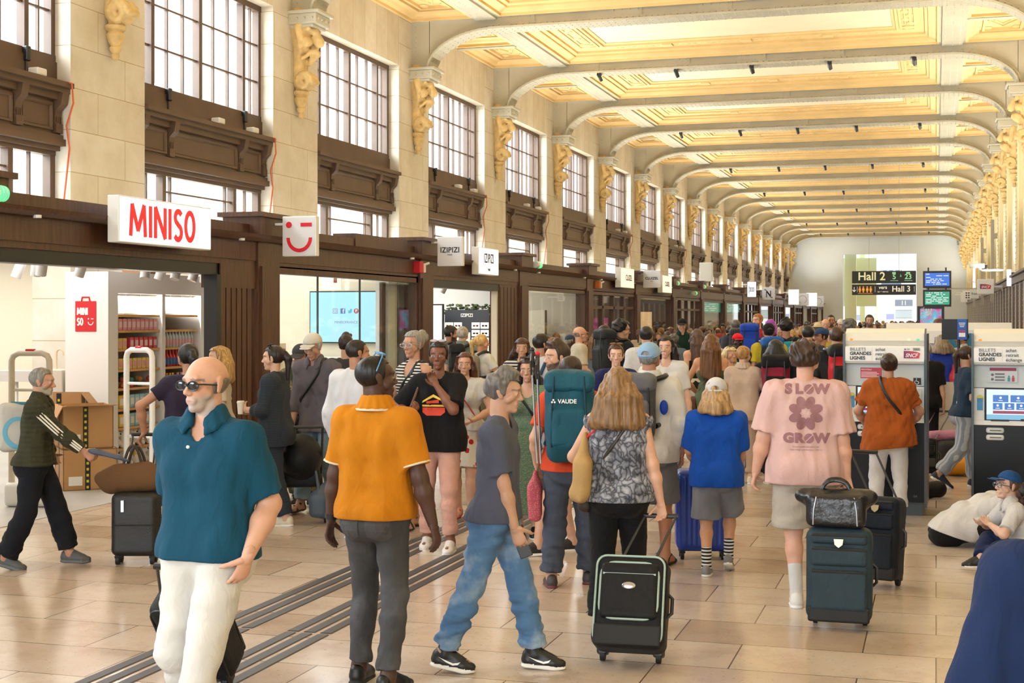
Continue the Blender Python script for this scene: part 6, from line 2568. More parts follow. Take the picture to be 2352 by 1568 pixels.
def make_top(b, spec, vox, seed, root):
 """upper garment"""
 k = b.k
 g = spec.get('g', .014)
 hem = spec.get('hem', -.08)
 sl = spec.get('sl', .55)
 q = b.torso(g)
 low = b.p0 + b.U * min(hem, 0) * k
 if hem < 0.02:
  q.append(Pr(low - b.pR * .075 * k, low + b.pR * .075 * k, .122 * k + b.fat * .5 + g + spec.get('flare', .0), n=b.pF, k=.88))
  gg = g + spec.get('hg', .012)
  q.append(Pr(b.p0 - b.pR * .075 * k, b.p0 + b.pR * .075 * k, (.12 if not b.fem else .126) * k + b.fat * .5 + gg, n=b.pF, k=.88))
  gl = b.p0 - b.pF * .045 * k - b.U * .045 * k
  q.append(Pr(gl - b.pR * .065 * k, gl + b.pR * .065 * k, .1 * k + b.fat * .3 + gg))
  for sd, hj, kn in ((-1, b.hl, b.kl), (1, b.hr_, b.kr)):
   q.append(Pr(hj, hj + (kn - hj) * .45, .09 * k + gg, .085 * k + gg))
   if not spec.get('fit'):
    q.append(Pr(b.chest + b.R * sd * .078 * k, b.p0 + b.pR * sd * .085 * k, .1 * k + g * .8 + b.fat * .4, .1 * k + gg, n=b.F, k=.9))
 if spec.get('puff'):
  q.append(Pr(b.waist - b.R * .08 * k, b.waist + b.R * .08 * k, .125 * k + g, n=b.F, k=.85))
 ag = spec.get('ag', .014)
 if sl > 0:
  for sd in (-1, 1):
   q += b.arm(sd, ag + (spec.get('slg', .008) if sl < 1 else 0), t1=sl)
 nl = neckline(b, spec.get('neck', .0), spec.get('nr', .05 if spec.get('collar') else .060))
 hp, hn = b.p0 + b.U * hem * k, _n(-b.U * .5 - np.array((0, 0, 1.0)) * .5)
 dips = spec.get('tilt', 0)
 fo = folds(spec.get('wr', .0065) * .75, 30 / k, seed, (1.4, 1.4, .4))
 fo2 = creases(spec.get('wr', .0065) * .95, 80 / k, seed + 5, (1.2, 1.2, .55))

 tank = []
 if sl <= 0:
  for s_, e_ in ((b.sl, -1), (b.sr, 1)):
   tank.append(Pr(s_ + b.R * e_ * spec.get('strap', .035) * k + b.U2 * .06 * k, s_ + b.R * e_ * (spec.get('strap', .035) + .01) * k - b.U2 * .10 * k, .062 * k, .06 * k))

 def post(P, d):
  z = (P - hp) @ hn
  if dips:
   z = z + dips * ((P - hp) @ b.R)
  d = np.maximum(d, z)
  d = np.maximum(d, -nl.d(P))
  for t in tank:
   d = np.maximum(d, -t.d(P))
  if spec.get('zneck') is not None:
   d = np.maximum(d, (P - (b.chest + b.U2 * spec['zneck'] * k)) @ b.U2)
  return d
 mesh = mesh_sdf(q, vox, .035 * k, post, lambda P: np.minimum(fo(P) + fo2(P), g * .25))
 # the armpit slab: hands drawn against the hip keep their own sleeves because sleeves are clipped solids
 o = np_mesh(spec.get('name', 'shirt'), [mesh], spec['m'], root)
 m2 = spec.get('m2')
 if spec.get('collar') and vox < .012:
  q = []
  n_ = 13
  op = .55
  pts = []
  for i in range(n_):
   t = -PI + op + (2 * PI - 2 * op) * i / (n_ - 1)
   pts.append(b.neck + b.U2 * (.034 - .06 * max(0, -math.cos(t)) ** 1.5) * k + b.R * .07 * math.sin(t) * k - b.F2 * (.066 * math.cos(t) - .014) * k)
  for p0, p1 in zip(pts, pts[1:]):
   for z0 in (.0, .016, .03):
    q.append(Pr(p0 + b.U2 * z0 * k, p1 + b.U2 * z0 * k, .0085 * k))
   for w_, dz in ((.16, .008), (.34, -.012), (.5, -.03)):
    e0, e1 = [(p - b.neck) - b.U2 * ((p - b.neck) @ b.U2) for p in (p0, p1)]
    q.append(Pr(p0 + e0 * w_ + b.U2 * dz * k, p1 + e1 * w_ + b.U2 * dz * k, .0085 * k))
  np_mesh('collar', [mesh_sdf(q, min(vox, .0075), .02)], spec['m'], root)
  if m2:
   MB().tube([p + ((p - b.neck) - b.U2 * ((p - b.neck) @ b.U2)) * .66 - b.U2 * .036 * k for p in pts], .0075, 6).build('collar_trim', m2, root, smooth=True)
 if m2 and sl < 1:
  for sd, a, e in ((-1, b.sl, b.el), (1, b.sr, b.er)):
   u = _n(e - a)
   d0 = a + (e - a) * (sl - .03)
   q = [p.inflate(.007) for p in b.arm(sd, ag + .008, t1=sl + .006)]
   for p in q:
    p.clips = p.clips + [(d0, -u)]
   np_mesh('sleeve_trim', [mesh_sdf(q, min(vox, .006), .02)], m2, root)
 return o

def make_bottom(b, spec, vox, seed, root):
 k = b.k
 g = spec.get('g', .012)
 t1 = spec.get('len', 1.93)
 q = [Pr(b.p0 - b.pR * .075 * k, b.p0 + b.pR * .075 * k, (.12 if not b.fem else .126) * k + b.fat * .5 + g, n=b.pF, k=.86),
   Pr(b.p0 - b.pF * .045 * k - b.pR * .065 * k - b.U * .05 * k, b.p0 - b.pF * .045 * k + b.pR * .065 * k - b.U * .05 * k, .098 * k + b.fat * .3 + g),
   Pr(b.waist - b.R * .05 * k - b.U * .03 * k, b.waist + b.R * .05 * k - b.U * .03 * k, .104 * k + b.fat + g * .7, n=b.F, k=.83)]
 post = None
 top = b.waist - b.U * .01 * k
 if spec.get('skirt'):
  ln = spec['skirt']
  d = np.array((0, 0, -1.0))
  mid = (b.kl + b.kr) / 2
  d = _n(mid - b.p0) if spec.get('follow', True) else d
  e = b.p0 + d * ln * k
  q.append(Pr(b.p0, e + d * .1 * k, .135 * k + b.fat * .4 + g, .135 * k + spec.get('flare', .08) * k, n=b.pF, k=.85))
  for a_, kn in ((b.hl, b.kl), (b.hr_, b.kr)):
   q.append(Pr(a_, a_ + (kn - a_) * min(1.0, ln / .44), .1 * k + g, .08 * k + g))
  cut = (e, d)
  fo = folds(spec.get('wr', .012), 20 / k, seed, (1.6, 1.6, .12))

  def post(P, dd):
   dd = np.maximum(dd, (P - cut[0]) @ cut[1])
   return np.where(((P - b.waist) @ b.F < .125 * k + b.fat) & (np.abs((P - b.waist) @ b.R) < .24 * k), np.maximum(dd, (P - top) @ b.U), dd)
 else:
  for sd in (-1, 1):
   q += b.leg(sd, g, t1, spec.get('r', 1.0), spec.get('flare', .012))
  fo = folds(spec.get('wr', .0055), 30 / k, seed, (.8, .8, 1.4))
  fo2 = creases(spec.get('wr', .0055) * 1.5, 105 / k, seed + 3, (.6, .6, 1.2))
  fo0 = fo

  def fo(P):
   lo = np.clip((.62 * k - P[:, 2]) / (.5 * k), .25, 1)
   return fo0(P) * (.5 + lo) + fo2(P) * lo

  def post(P, dd):
   return np.where(((P - b.waist) @ b.F < .125 * k + b.fat) & (np.abs((P - b.waist) @ b.R) < .24 * k), np.maximum(dd, (P - top) @ b.U), dd)
 fo_ = fo
 mesh = mesh_sdf(q, vox, .022 * k, post, lambda P: np.minimum(fo_(P), g * .4))
 o = np_mesh(spec.get('name', 'trousers'), [mesh], spec['m'], root)
 return o

def make_shoe(b, side, spec, vox, root):
 k = b.k
 heel, ball, toe, sd = b.foot(side)
 up = np.array((0, 0, 1.0))
 a = b.al if side < 0 else b.ar
 dv = _n(toe - heel)
 nr = _n(np.cross(sd, dv))
 if nr[2] < 0:
  nr = -nr
 if spec.get('sandal'):
  q = [Pr(heel - nr * .018 * k, ball - nr * .012 * k, .04 * k, .046 * k, n=nr, k=.3), Pr(ball - nr * .012 * k, toe - nr * .01 * k, .046 * k, .036 * k, n=nr, k=.3)]
  q += [Pr(ball - sd * .045 * k, ball + up * .035 * k, .012 * k), Pr(ball + sd * .045 * k, ball + up * .035 * k, .012 * k),
    Pr(a + sd * .04 * k - up * .0, heel + sd * .035 * k, .01 * k), Pr(a - sd * .04 * k, heel - sd * .035 * k, .01 * k), Pr(a + dv * .045 * k - sd * .03 * k, a + dv * .045 * k + sd * .03 * k, .013 * k)]
  mesh = mesh_sdf(q, min(vox, .009), .012)
  np_mesh('sandal', [mesh], spec['m'], root)
  return
 q = [Pr(heel + nr * .012 * k, heel + nr * .03 * k, .043 * k, .04 * k), Pr(heel, ball - nr * .0, .04 * k, .046 * k, n=nr, k=.75),
   Pr(ball, toe, .046 * k, .034 * k, n=nr, k=.72), Pr(a + dv * .02 * k - up * .01, ball + nr * .005 * k, .042 * k, .036 * k)]
 if spec.get('high'):
  q.append(Pr(a - up * .01, a + _n((b.kl if side < 0 else b.kr) - a) * .06 * k, .046 * k, .047 * k, clips=((a + _n((b.kl if side < 0 else b.kr) - a) * .06 * k, _n((b.kl if side < 0 else b.kr) - a)),)))
 sole = [Pr(heel - nr * .03 * k, ball - nr * .03 * k, .046 * k, .051 * k, n=nr, k=.32), Pr(ball - nr * .03 * k, toe - nr * .024 * k, .051 * k, .038 * k, n=nr, k=.32)]
 zb = heel - nr * .014 * k

 def mi(C):
  return ((C - zb) @ nr < 0).astype(int)
 mesh = mesh_sdf(q + sole, min(vox, .009), .012)
 o = np_mesh('shoe', [mesh], [spec['m'], spec.get('sole', PLASTW)], root, mi)
 if spec.get('laces'):
  c0 = a + dv * .055 * k + nr * .012 * k
  m = MB()
  for i in range(4):
   c = c0 * (1 - i / 3.6) + (ball + nr * .036 * k) * (i / 3.6)
   m.tube([c - sd * .026 * k - nr * .012 * k, c + nr * .006 * k, c + sd * .026 * k - nr * .012 * k], .0045 * k, 6)
  m.build('laces', spec['m'], o, smooth=True)
 if spec.get('swoosh'):
  pts = [(-.062, .012), (-.05, -.006), (-.02, -.016), (.02, -.006), (.075, .018), (.02, .004), (-.02, -.003), (-.045, .004)]
  mid = (heel + ball) / 2 + nr * .012 * k
  for sg in (-1, 1):
   decal(o, [(p[0] * k, p[1] * k, 0) for p in pts], [[0, 1, 2, 7], [2, 6, 7], [2, 3, 5, 6], [3, 4, 5]], basis(Vector(mid + sd * sg * .2), -dv, nr), -sd * sg, spec['swoosh'], 'emblem', o, .002)
 return o

SEED = [10]

def person(label, loc, face, b, skin='c99f83', hair=('short', '2b211b'), top=None, bottom=None, shoes=None, vox=.009, beard=None, brow=None,
   cap=None, glasses=None, socks=None, barefoot=False, hands=True, extra=None, group=None, gear=None):
 """one person: continuous body with hair and clothing as children; face = compass angle in degrees, 0 looks down the hall"""
 SEED[0] += 1
 seed = SEED[0]
 root = thing('person', label, 'person', loc, math.radians(face), group)
 k = b.k
 # body: one continuous skin
 q, fine, neck = b.head()
 body = b.torso(0) + b.arm(-1, 0, clip=False) + b.arm(1, 0, clip=False) + b.leg(-1, 0, clip=False) + b.leg(1, 0, clip=False) + neck
 hv = min(vox, .0055) if vox < .0085 else vox
 for sd in (-1, 1):
  heel, ball, toe, sdv = b.foot(sd)
  a = b.al if sd < 0 else b.ar
  body += [Pr(a, heel, .034 * k, .032 * k), Pr(heel, ball, .03 * k, .034 * k), Pr(a, ball, .034 * k, .026 * k), Pr(ball, toe, .032 * k, .022 * k)]
 if vox > .0125:
  parts = [mesh_sdf(body + q + fine, vox, .02 * k)]
  for sd in (-1, 1):
   hq, fr = b.hand(sd)
   parts.append(mesh_sdf([Pr(p.a, p.b, max(p.ra, vox * .9), max(p.rb, vox * .9), n=p.n, k=max(p.k, .6)) for p in hq], vox, .006))
 else:
  parts = [mesh_sdf(body + [p.inflate(-.002) for p in q[:1]], max(vox, .008), .028 * k)]
  parts.append(mesh_sdf(q + fine + [Pr(neck[0].a, neck[0].b, neck[0].ra + .0005, neck[0].rb + .0005)], .0048 if vox < .009 else vox * .7, .012 * k))
  for sd in (-1, 1):
   hq, fr = b.hand(sd)
   parts.append(mesh_sdf(hq, .0048 if vox < .0085 else .0062, .006))
 np_mesh('body', parts, skin_mat(skin), root, tint=b.tint(skin, brow or (hair[1] if hair else '3a2a20'), beard))
 if hair:
  st, hc = hair
  hq = hair_prims(b, st)
  amp = {'curly': .011, 'afro': .01, 'longwavy': .009, 'bob': .006, 'quiff': .006, 'grey_top': .008, 'long': .005, 'mullet': .008}.get(st, .0025)
  fo = folds(amp * b.hk, (70 if st in ('curly', 'afro', 'grey_top') else 48) / b.hk, seed, (1, 1, 1) if st in ('curly', 'afro', 'grey_top', 'quiff') else (1.5, 1.5, .3))
  np_mesh('hair', [mesh_sdf(hq, min(vox, .008), .02, hair_post(b, st), fo)], hair_mat(hc), root)
 if cap:
  make_cap(b, cap, root, vox)
 if glasses:
  make_glasses(b, glasses, root)
 if bottom:
  make_bottom(b, bottom, vox, seed + 40, root)
 if top:
  make_top(b, top, vox, seed, root)
 if shoes:
  make_shoe(b, -1, shoes, vox, root)
  make_shoe(b, 1, shoes, vox, root)
 if socks:
  for sd in (-1, 1):
   a, kn = (b.al, b.kl) if sd < 0 else (b.ar, b.kr)
   u = _n(kn - a)
   e = a + u * socks[1] * k
   hl_ = b.foot(sd)[0]
   np_mesh('sock', [mesh_sdf([Pr(a - u * .02, e + u * .05, .042 * k, .05 * k, clips=((e, u),)), Pr(a, hl_, .042 * k, .04 * k), Pr(a, b.foot(sd)[1], .042 * k, .036 * k)], min(vox, .009), .01)], socks[0], root)
 if extra:
  extra(b, root)
 return root

def make_cap(b, spec, root, vox):
 """('cap'|'back'|'bucket'|'straw', material, [brim material])"""
 kind, m = spec[0], spec[1]
 k, H, c = b.hk, b.H, b.hc
 P = lambda x, y, z: c + H @ (np.array((x, y, z)) * k)
 R = H.T
 up = H @ (0, 0, 1.0)
 q = [Pr(P(0, -.012, .05), R=R, rad=np.array((.09, .11, .092)) * k)]
 base = P(0, -.01, .045 if kind != 'back' else .035)
 tl = _n(up + H @ np.array((0, -.18, 0)))

 def post(p, d):
  d = np.maximum(d, -((p - base) @ tl))
  if kind == 'back':
   L = (p - c) @ H / k
   hole = np.maximum(np.hypot(L[:, 0], (L[:, 2] - .045)) - .034, L[:, 1] + .06)
   d = np.maximum(d, -np.maximum(hole, -(L[:, 2] - .04)) * k)
  return d
 parts = [mesh_sdf(q, min(vox, .007), .01, post)]
 o = np_mesh('cap', parts, m, root)
 fw = -1 if kind == 'back2' else 1
 if kind in ('cap', 'back'):
  bq = [Pr(P(-.035, fw * .105, .052), P(.035, fw * .105, .052), .045 * k, n=up, k=.14), Pr(P(-.02, fw * .15, .042), P(.02, fw * .15, .042), .045 * k, n=up, k=.14)]
  np_mesh('brim', [mesh_sdf(bq, min(vox, .006), .02)], spec[2] if len(spec) > 2 else m, o)
 if kind == 'back':
  st = [Pr(P(-.05, -.105, .04), P(0, -.122, .04), .009 * k), Pr(P(0, -.122, .04), P(.05, -.105, .04), .009 * k)]
  np_mesh('strap', [mesh_sdf(st, .006, .006)], m, o)
 if kind == 'straw':
  bq = [Pr(P(0, -.012, .05), None, .165 * k, n=up, k=.06)]
  np_mesh('brim', [mesh_sdf(bq, .009, .01)], m, o)

def make_glasses(b, spec, root):
 """('sun'|'clear'|'hair', lens material, frame material): worn on the eyes or pushed up into the hair"""
 k, H, c = b.hk, b.H, b.hc
 if spec[0] == 'hair':
  X0 = Matrix.Rotation(1.0, 3, 'X')
  off = Vector((0, .032, .13))
 else:
  X0 = Matrix.Identity(3)
  off = Vector((0, .1, .0))
 Hm = Matrix(H.tolist())
 T = Matrix.Translation(Vector(c)) @ (Hm.to_4x4()) @ Matrix.Translation(off * k) @ X0.to_4x4() @ Matrix.Scale(k, 4)
 m = MB()
 for s in (-1, 1):
  m.ball((s * .035, .003, -.001), (.032, .006, .0185), 14, X=T)
 g = m.build('sunglasses' if spec[0] != 'clear' else 'glasses', spec[1], root, smooth=True)
 f = MB()
 for s in (-1, 1):
  f.tube([T @ Vector(p) for p in ((s * .06, .004, .006), (s * .074, -.02, .006), (s * .08, -.1, .0))], .0035 * k, 6)
  f.tube([T @ Vector((s * .035 + .033 * math.cos(q), .004, -.001 + .0195 * math.sin(q))) for q in np.linspace(0, 2 * PI, 17)[:-1]], .0025 * k, 5, closed=True)
 f.tube([T @ Vector(p) for p in ((-.008, .006, .006), (0, .009, .009), (.008, .006, .006))], .003 * k, 5)
 f.build('frame', spec[2], g, smooth=True)

def put_on(obj, root, pts, ray):
 """project points along ray onto a mesh object given in its local frame"""
 bv = BVHTree.FromPolygons([v.co for v in obj.data.vertices], [tuple(p.vertices) for p in obj.data.polygons])
 out = []
 for p in pts:
  h, n, i, d = bv.ray_cast(Vector(p), Vector(ray))
  out.append(h if h is not None else None)
 return out

def decal(obj, vs, fs, X, ray, mat, name, parent, off=.003):
 """flat lettering or emblem laid onto the surface of obj"""
 bm = bmesh.new()
 w = [bm.verts.new(v) for v in vs]
 for f in fs:
  try:
   bm.faces.new([w[i] for i in f])
  except ValueError:
   pass
 bmesh.ops.triangulate(bm, faces=bm.faces[:])
 for _ in range(2):
  long_ = [e for e in bm.edges if e.calc_length() > .03]
  if long_:
   bmesh.ops.subdivide_edges(bm, edges=long_, cuts=1)
   bmesh.ops.triangulate(bm, faces=bm.faces[:])
 bm.verts.ensure_lookup_table()
 bv = BVHTree.FromPolygons([v.co for v in obj.data.vertices], [tuple(p.vertices) for p in obj.data.polygons])
 ray = Vector(ray).normalized()
 dead = []
 for v in bm.verts:
  p = X @ v.co
  h, n, i, d = bv.ray_cast(p, ray)
  if h is None:
   dead.append(v)
  else:
   v.co = h - ray * off
 bmesh.ops.delete(bm, geom=dead, context='VERTS')
 me = bpy.data.meshes.new(name)
 bm.to_mesh(me)
 bm.free()
 me.materials.append(mat)
 o = bpy.data.objects.new(name, me)
 COL.objects.link(o)
 o.parent = parent
 return o

# ------------------------------------------------------------------ luggage and carried things
def spot(u, vf, vh=None):
 """ground point under a photo column / foot row, and the height that puts the head top at row vh"""
 p = at(u, vf)
 return p, (CAMH * (vf - vh) / (vf - HOR) if vh is not None else None)

def spotd(u, d, vh=None):
 return spot(u, vof(d), vh)

WHITESOLE = M('white sole', 'e6e4de', .5)
DARKSOLE = M('dark sole', '1b1b1d', .6)
NYL = lambda c, r=.6: cloth(c, rough=r)

def wpt(root, p):
 return root.location + Matrix.Rotation(root.rotation_euler.z, 3, 'Z') @ Vector([float(x) for x in p])

def suitcase(name, label, loc, rotz, size, mat, style, tilt=0.0, grip=None, trim=None, wheels=2, handle_w=.2, hmat=None):
 """standing or tilted case; local y points to its back, x to its right; grip = world point of the handle bar"""
 w, d, h = size
 t = thing(name, label, 'suitcase', loc, rotz)
 t.rotation_euler = (tilt, 0, rotz)
 if tilt:
  t.location.z += (size[1] / 2 - .03) * math.sin(-tilt) + .04 * (1 - math.cos(tilt))
 wr = .04
 b0 = .07 if wheels == 4 else .045
 # shell
 sh = [Bx((0, 0, b0 + h / 2), (w / 2, d / 2, h / 2), min(.06, d * .24))]
 if style == 'ribbed':
  def post(P, dd):
   rib = .006 * (np.abs(((P[:, 0] / .042) % 1) - .5) < .28)
   return np.where(np.abs(P[:, 2] - b0 - h / 2) < h / 2 - .06, dd - rib + .004, dd)
 else:
  post = None
 o = np_mesh('shell', [mesh_sdf(sh, .0105, .01, post, None if style == 'ribbed' else folds(.003, 16, 2))], mat, t)
 tr = trim or BLACK
 if style == 'soft':
  m = MB()
  # piping round the front and the curved pocket
  def ring(x0, x1, z0, z1, r, y, rad=.007):
   pts = []
   for cx, cz, a0 in ((x1 - r, z1 - r, 0), (x0 + r, z1 - r, PI / 2), (x0 + r, z0 + r, PI), (x1 - r, z0 + r, 1.5 * PI)):
    for q in np.linspace(a0, a0 + PI / 2, 6):
     pts.append((cx + r * math.cos(q), y, cz + r * math.sin(q)))
   m.tube(pts, rad, 6, closed=True)
  ring(-w / 2 + .015, w / 2 - .015, b0 + .02, b0 + h - .015, .06, -d / 2 + .012)
  ring(-w / 2 + .015, w / 2 - .015, b0 + .02, b0 + h - .015, .06, d / 2 - .012)
  ring(-w / 2 + .045, w / 2 - .045, b0 + .16, b0 + h - .06, .08, -d / 2 - .012, .008)
  m.build('piping', tr, t, smooth=True)
  pk = np_mesh('front_pocket', [mesh_sdf([Bx((0, -d / 2 - .004, b0 + .16 + (h - .22) / 2), (w / 2 - .045, .03, (h - .22) / 2), .028)], .0105, .01)], mat, t)
  m = MB().tube([(-w / 2 + .06, -d / 2 - .026, b0 + h - .13), (w / 2 - .06, -d / 2 - .026, b0 + h - .13)], .009, 6)
  m.build('zip', tr, pk, smooth=True)
  m = MB().ball((0, -d / 2 - .036, b0 + h - .2), (.04, .008, .022), 14)
  m.build('badge', CHROME, t, smooth=True)
  MB().rbox((0, -d / 2 - .005, b0 + .07), (w - .04, .03, .12), .012, 2).build('bottom_guard', RUBBER, t)
 elif style == 'pockets':
  m = MB()
  for z0, z1, y in ((.12, .56, .03), (.60, .80, .026), (.83, .95, .018)):
   pk = np_mesh('front_pocket', [mesh_sdf([Bx((0, -d / 2 - .002, b0 + h * (z0 + z1) / 2), (w / 2 - .03, y, h * (z1 - z0) / 2), .022)], .0105, .01, None, folds(.003, 20, int(z0 * 9)))], mat, t)
   MB().tube([(-w / 2 + .04, -d / 2 - y + .0, b0 + h * z1 - .012), (w / 2 - .04, -d / 2 - y + .0, b0 + h * z1 - .012)], .007, 6).build('zip', BLACK, pk, smooth=True)
  MB().prism([(-.03, .02), (.03, .02), (.025, -.015), (0, -.035), (-.025, -.015)], 1, -d / 2 - .036, -d / 2 - .026, X=Matrix.Translation((0, 0, b0 + h * .86))).build('badge', M('brass badge', 'd8c9a0', .3, .6), t)
  MB().rbox((0, -d / 2 - .0, b0 + .05), (w - .03, .05, .1), .015, 2).build('bottom_guard', RUBBER, t)
 elif style == 'plain':
  MB().rbox((-w / 2 + .1, -d / 2 - .004, b0 + h * .8), (.03, .012, .1), .004, 1).build('luggage_tag', CHROME, t)
  MB().tube([(-w / 2 + .03, -d / 2 - .002, b0 + h * .5), (w / 2 - .03, -d / 2 - .002, b0 + h * .5)], .006, 6).build('zip', RUBBER, t)
 # side and top carry handles
 MB().tube([(w / 2, 0, b0 + h * .38), (w / 2 + .025, 0, b0 + h * .42), (w / 2 + .025, 0, b0 + h * .58), (w / 2, 0, b0 + h * .62)], .011, 6).build('side_handle', BLACK, t, smooth=True)
 # wheels
 for i in range(wheels):
  sx = -1 if i % 2 == 0 else 1
  sy = (d / 2 - .04 if wheels == 2 else (d / 2 - .06 if i < 2 else -d / 2 + .06))
  if wheels == 2:
   sy = d / 2 - .03
  x = sx * (w / 2 - .05)
  m = MB()
  if wheels == 2:
   m.rbox((x, sy - .01, b0 + .03), (.07, .07, .08), .015, 2)
  else:
   m.rbox((x, sy, b0 - .005), (.05, .05, .03), .01, 2)
  m.build('wheel_housing', BLACK, t)
  q = MB()
  q.cyl((x - .014, sy, wr), (x + .014, sy, wr), wr, n=18)
  q.build('wheel', RUBBER, t, smooth=True)
 # telescopic handle
 if grip is not None:
  bpy.context.view_layer.update()
  L = (Matrix.Translation(t.location) @ t.rotation_euler.to_matrix().to_4x4()).inverted() @ Vector(grip)
  top = b0 + h - .03
  hb = MB()
  g0 = Vector((0, d / 2 - .05, top))
  dv = (L - g0)
  for s in (-1, 1):
   hb.tube([g0 + Vector((s * handle_w / 2, 0, 0)), L + Vector((s * handle_w / 2, 0, 0))], .0085, 8)
  hb.build('telescopic_rod', hmat or DGREY, t, smooth=True)
  MB().tube([L + Vector((-handle_w / 2 - .012, 0, 0)), L + Vector((handle_w / 2 + .012, 0, 0))], .016, 8).build('grip', BLACK, t, smooth=True)
 return t

def backpack(root, b, label, mat, size=(.3, .2, .55), mat2=None, lid=True, straps=None, up=.0, name='backpack', vox=.011, poles=False, logo=None, side=0, emblem=None):
 """pack on the figure's back, in the figure's frame but an object of its own"""
 k = b.k
 w, d, h = size
 t = thing(name, label, 'backpack', root.location, root.rotation_euler.z)
 U, F, R = b.U2, b.F2, b.R
 c = b.chest - F * (.125 * k + d / 2) + U * (.0 + up) + R * side
 B = np.array([R, F, U])
 q = [Bx(c - U * .04, (w / 2, d / 2, h / 2), min(w, d) * .38, B), Bx(c - F * d * .2 - U * h * .14, (w * .42, d / 2, h * .3), d * .3, B)]
 np_mesh('main_bag', [mesh_sdf(q, vox, .04, None, folds(.006, 24, int(w * 99)))], mat, t)
 if lid:
  np_mesh('lid', [mesh_sdf([Bx(c + U * (h / 2 - .045) - F * .008, (w * .5 + .004, d * .5 + .012, .075), .05, B), Bx(c + U * (h / 2 - .01) - F * .0, (w * .4, d * .42, .05), .045, B)], vox, .03, None, folds(.006, 30, 4))], mat2 or mat, t)
 pk = np_mesh('front_pocket', [mesh_sdf([Bx(c - F * (d * .56) - U * h * .12, (w * .36, .04, h * .24), .035, B)], vox, .02)], mat2 or mat, t)
 st = straps or BLACK
 for s, sh in ((-1, b.sl), (1, b.sr)):
  x = sh * .72 + b.neck * .28
  pts = [c + F * d * .45 + R * s * w * .25 + U * h * .42, x - F * .07 * k + U * .075 * k, x + F * .015 * k + U * .09 * k, x + F * .09 * k + U * .035 * k, x + F * .135 * k - U * .12 * k + R * s * .012,
    x + F * .09 * k - U * .28 * k + R * s * .04, c + F * d * .3 + R * s * w * .5 - U * h * .35]
  P = []
  for i in range(len(pts) - 1):
   for f in (0, .33, .66):
    P.append(Vector(pts[i] * (1 - f) + pts[i + 1] * f))
  P.append(Vector(pts[-1]))
  for _ in range(2):
   P = [P[0]] + [(P[i - 1] + P[i] * 2 + P[i + 1]) / 4 for i in range(1, len(P) - 1)] + [P[-1]]
  MB().tube(P, .021 * k, 8).build('shoulder_strap', st, t, smooth=True)
 m = MB()
 for s in (-1, 1):
  p0 = Vector(c - F * (d * .55) + R * s * w * .3 + U * h * .5)
  m.tube([p0, Vector(c - F * (d * .66) + R * s * w * .34 + U * h * .1), Vector(c - F * (d * .6) + R * s * w * .36 - U * h * .36)], .009, 6)
 m.build('compression_strap', st, t, smooth=True)
 if logo:
  X = basis(Vector(c - F * (d * .72) + U * h * .2 - R * .01), R, U)
  lettering(logo, Matrix.Translation(Vector(-F * .012)) @ X, .042, PLASTW, t, bold=.001)
  m = MB()
  for a in (0, 2.1, 4.2):
   m.ball((-.1 + .011 * math.sin(a), .011 * math.cos(a), .012), (.008, .008, .003), 6, X=X)
  m.build('emblem', PLASTW, t)
 if poles:
  for i in (0, 1):
   o = thing('trekking_pole', 'trekking pole strapped upright to the side of the teal rucksack, ' + ('with the red topped grip' if i == 0 else 'with the grey grip'), 'trekking pole', root.location, root.rotation_euler.z)
   a = c - R * (w / 2 + .035 + .025 * i) - U * .35
   e = c - R * (w / 2 + .06 + .04 * i) + U * (.33 + .03 * i)
   MB().tube([a, e], .008, 8).build('shaft', CHROME, o, smooth=True)
   MB().tube([e, Vector(e + U * .12 + F * .02)], [.018, .016], 8).build('grip', DGREY, o, smooth=True)
   MB().ball(tuple(e + U * .13 + F * .02), .019, 8).build('grip_top', RED if i == 0 else BLACK, o, smooth=True)
   MB().tube([Vector(e + U * .1), Vector(e + U * .05 - F * .08), Vector(e - U * .05 - F * .07), Vector(e - U * .02)], .008, 6).build('wrist_loop', BLACK, o, smooth=True)
 return t

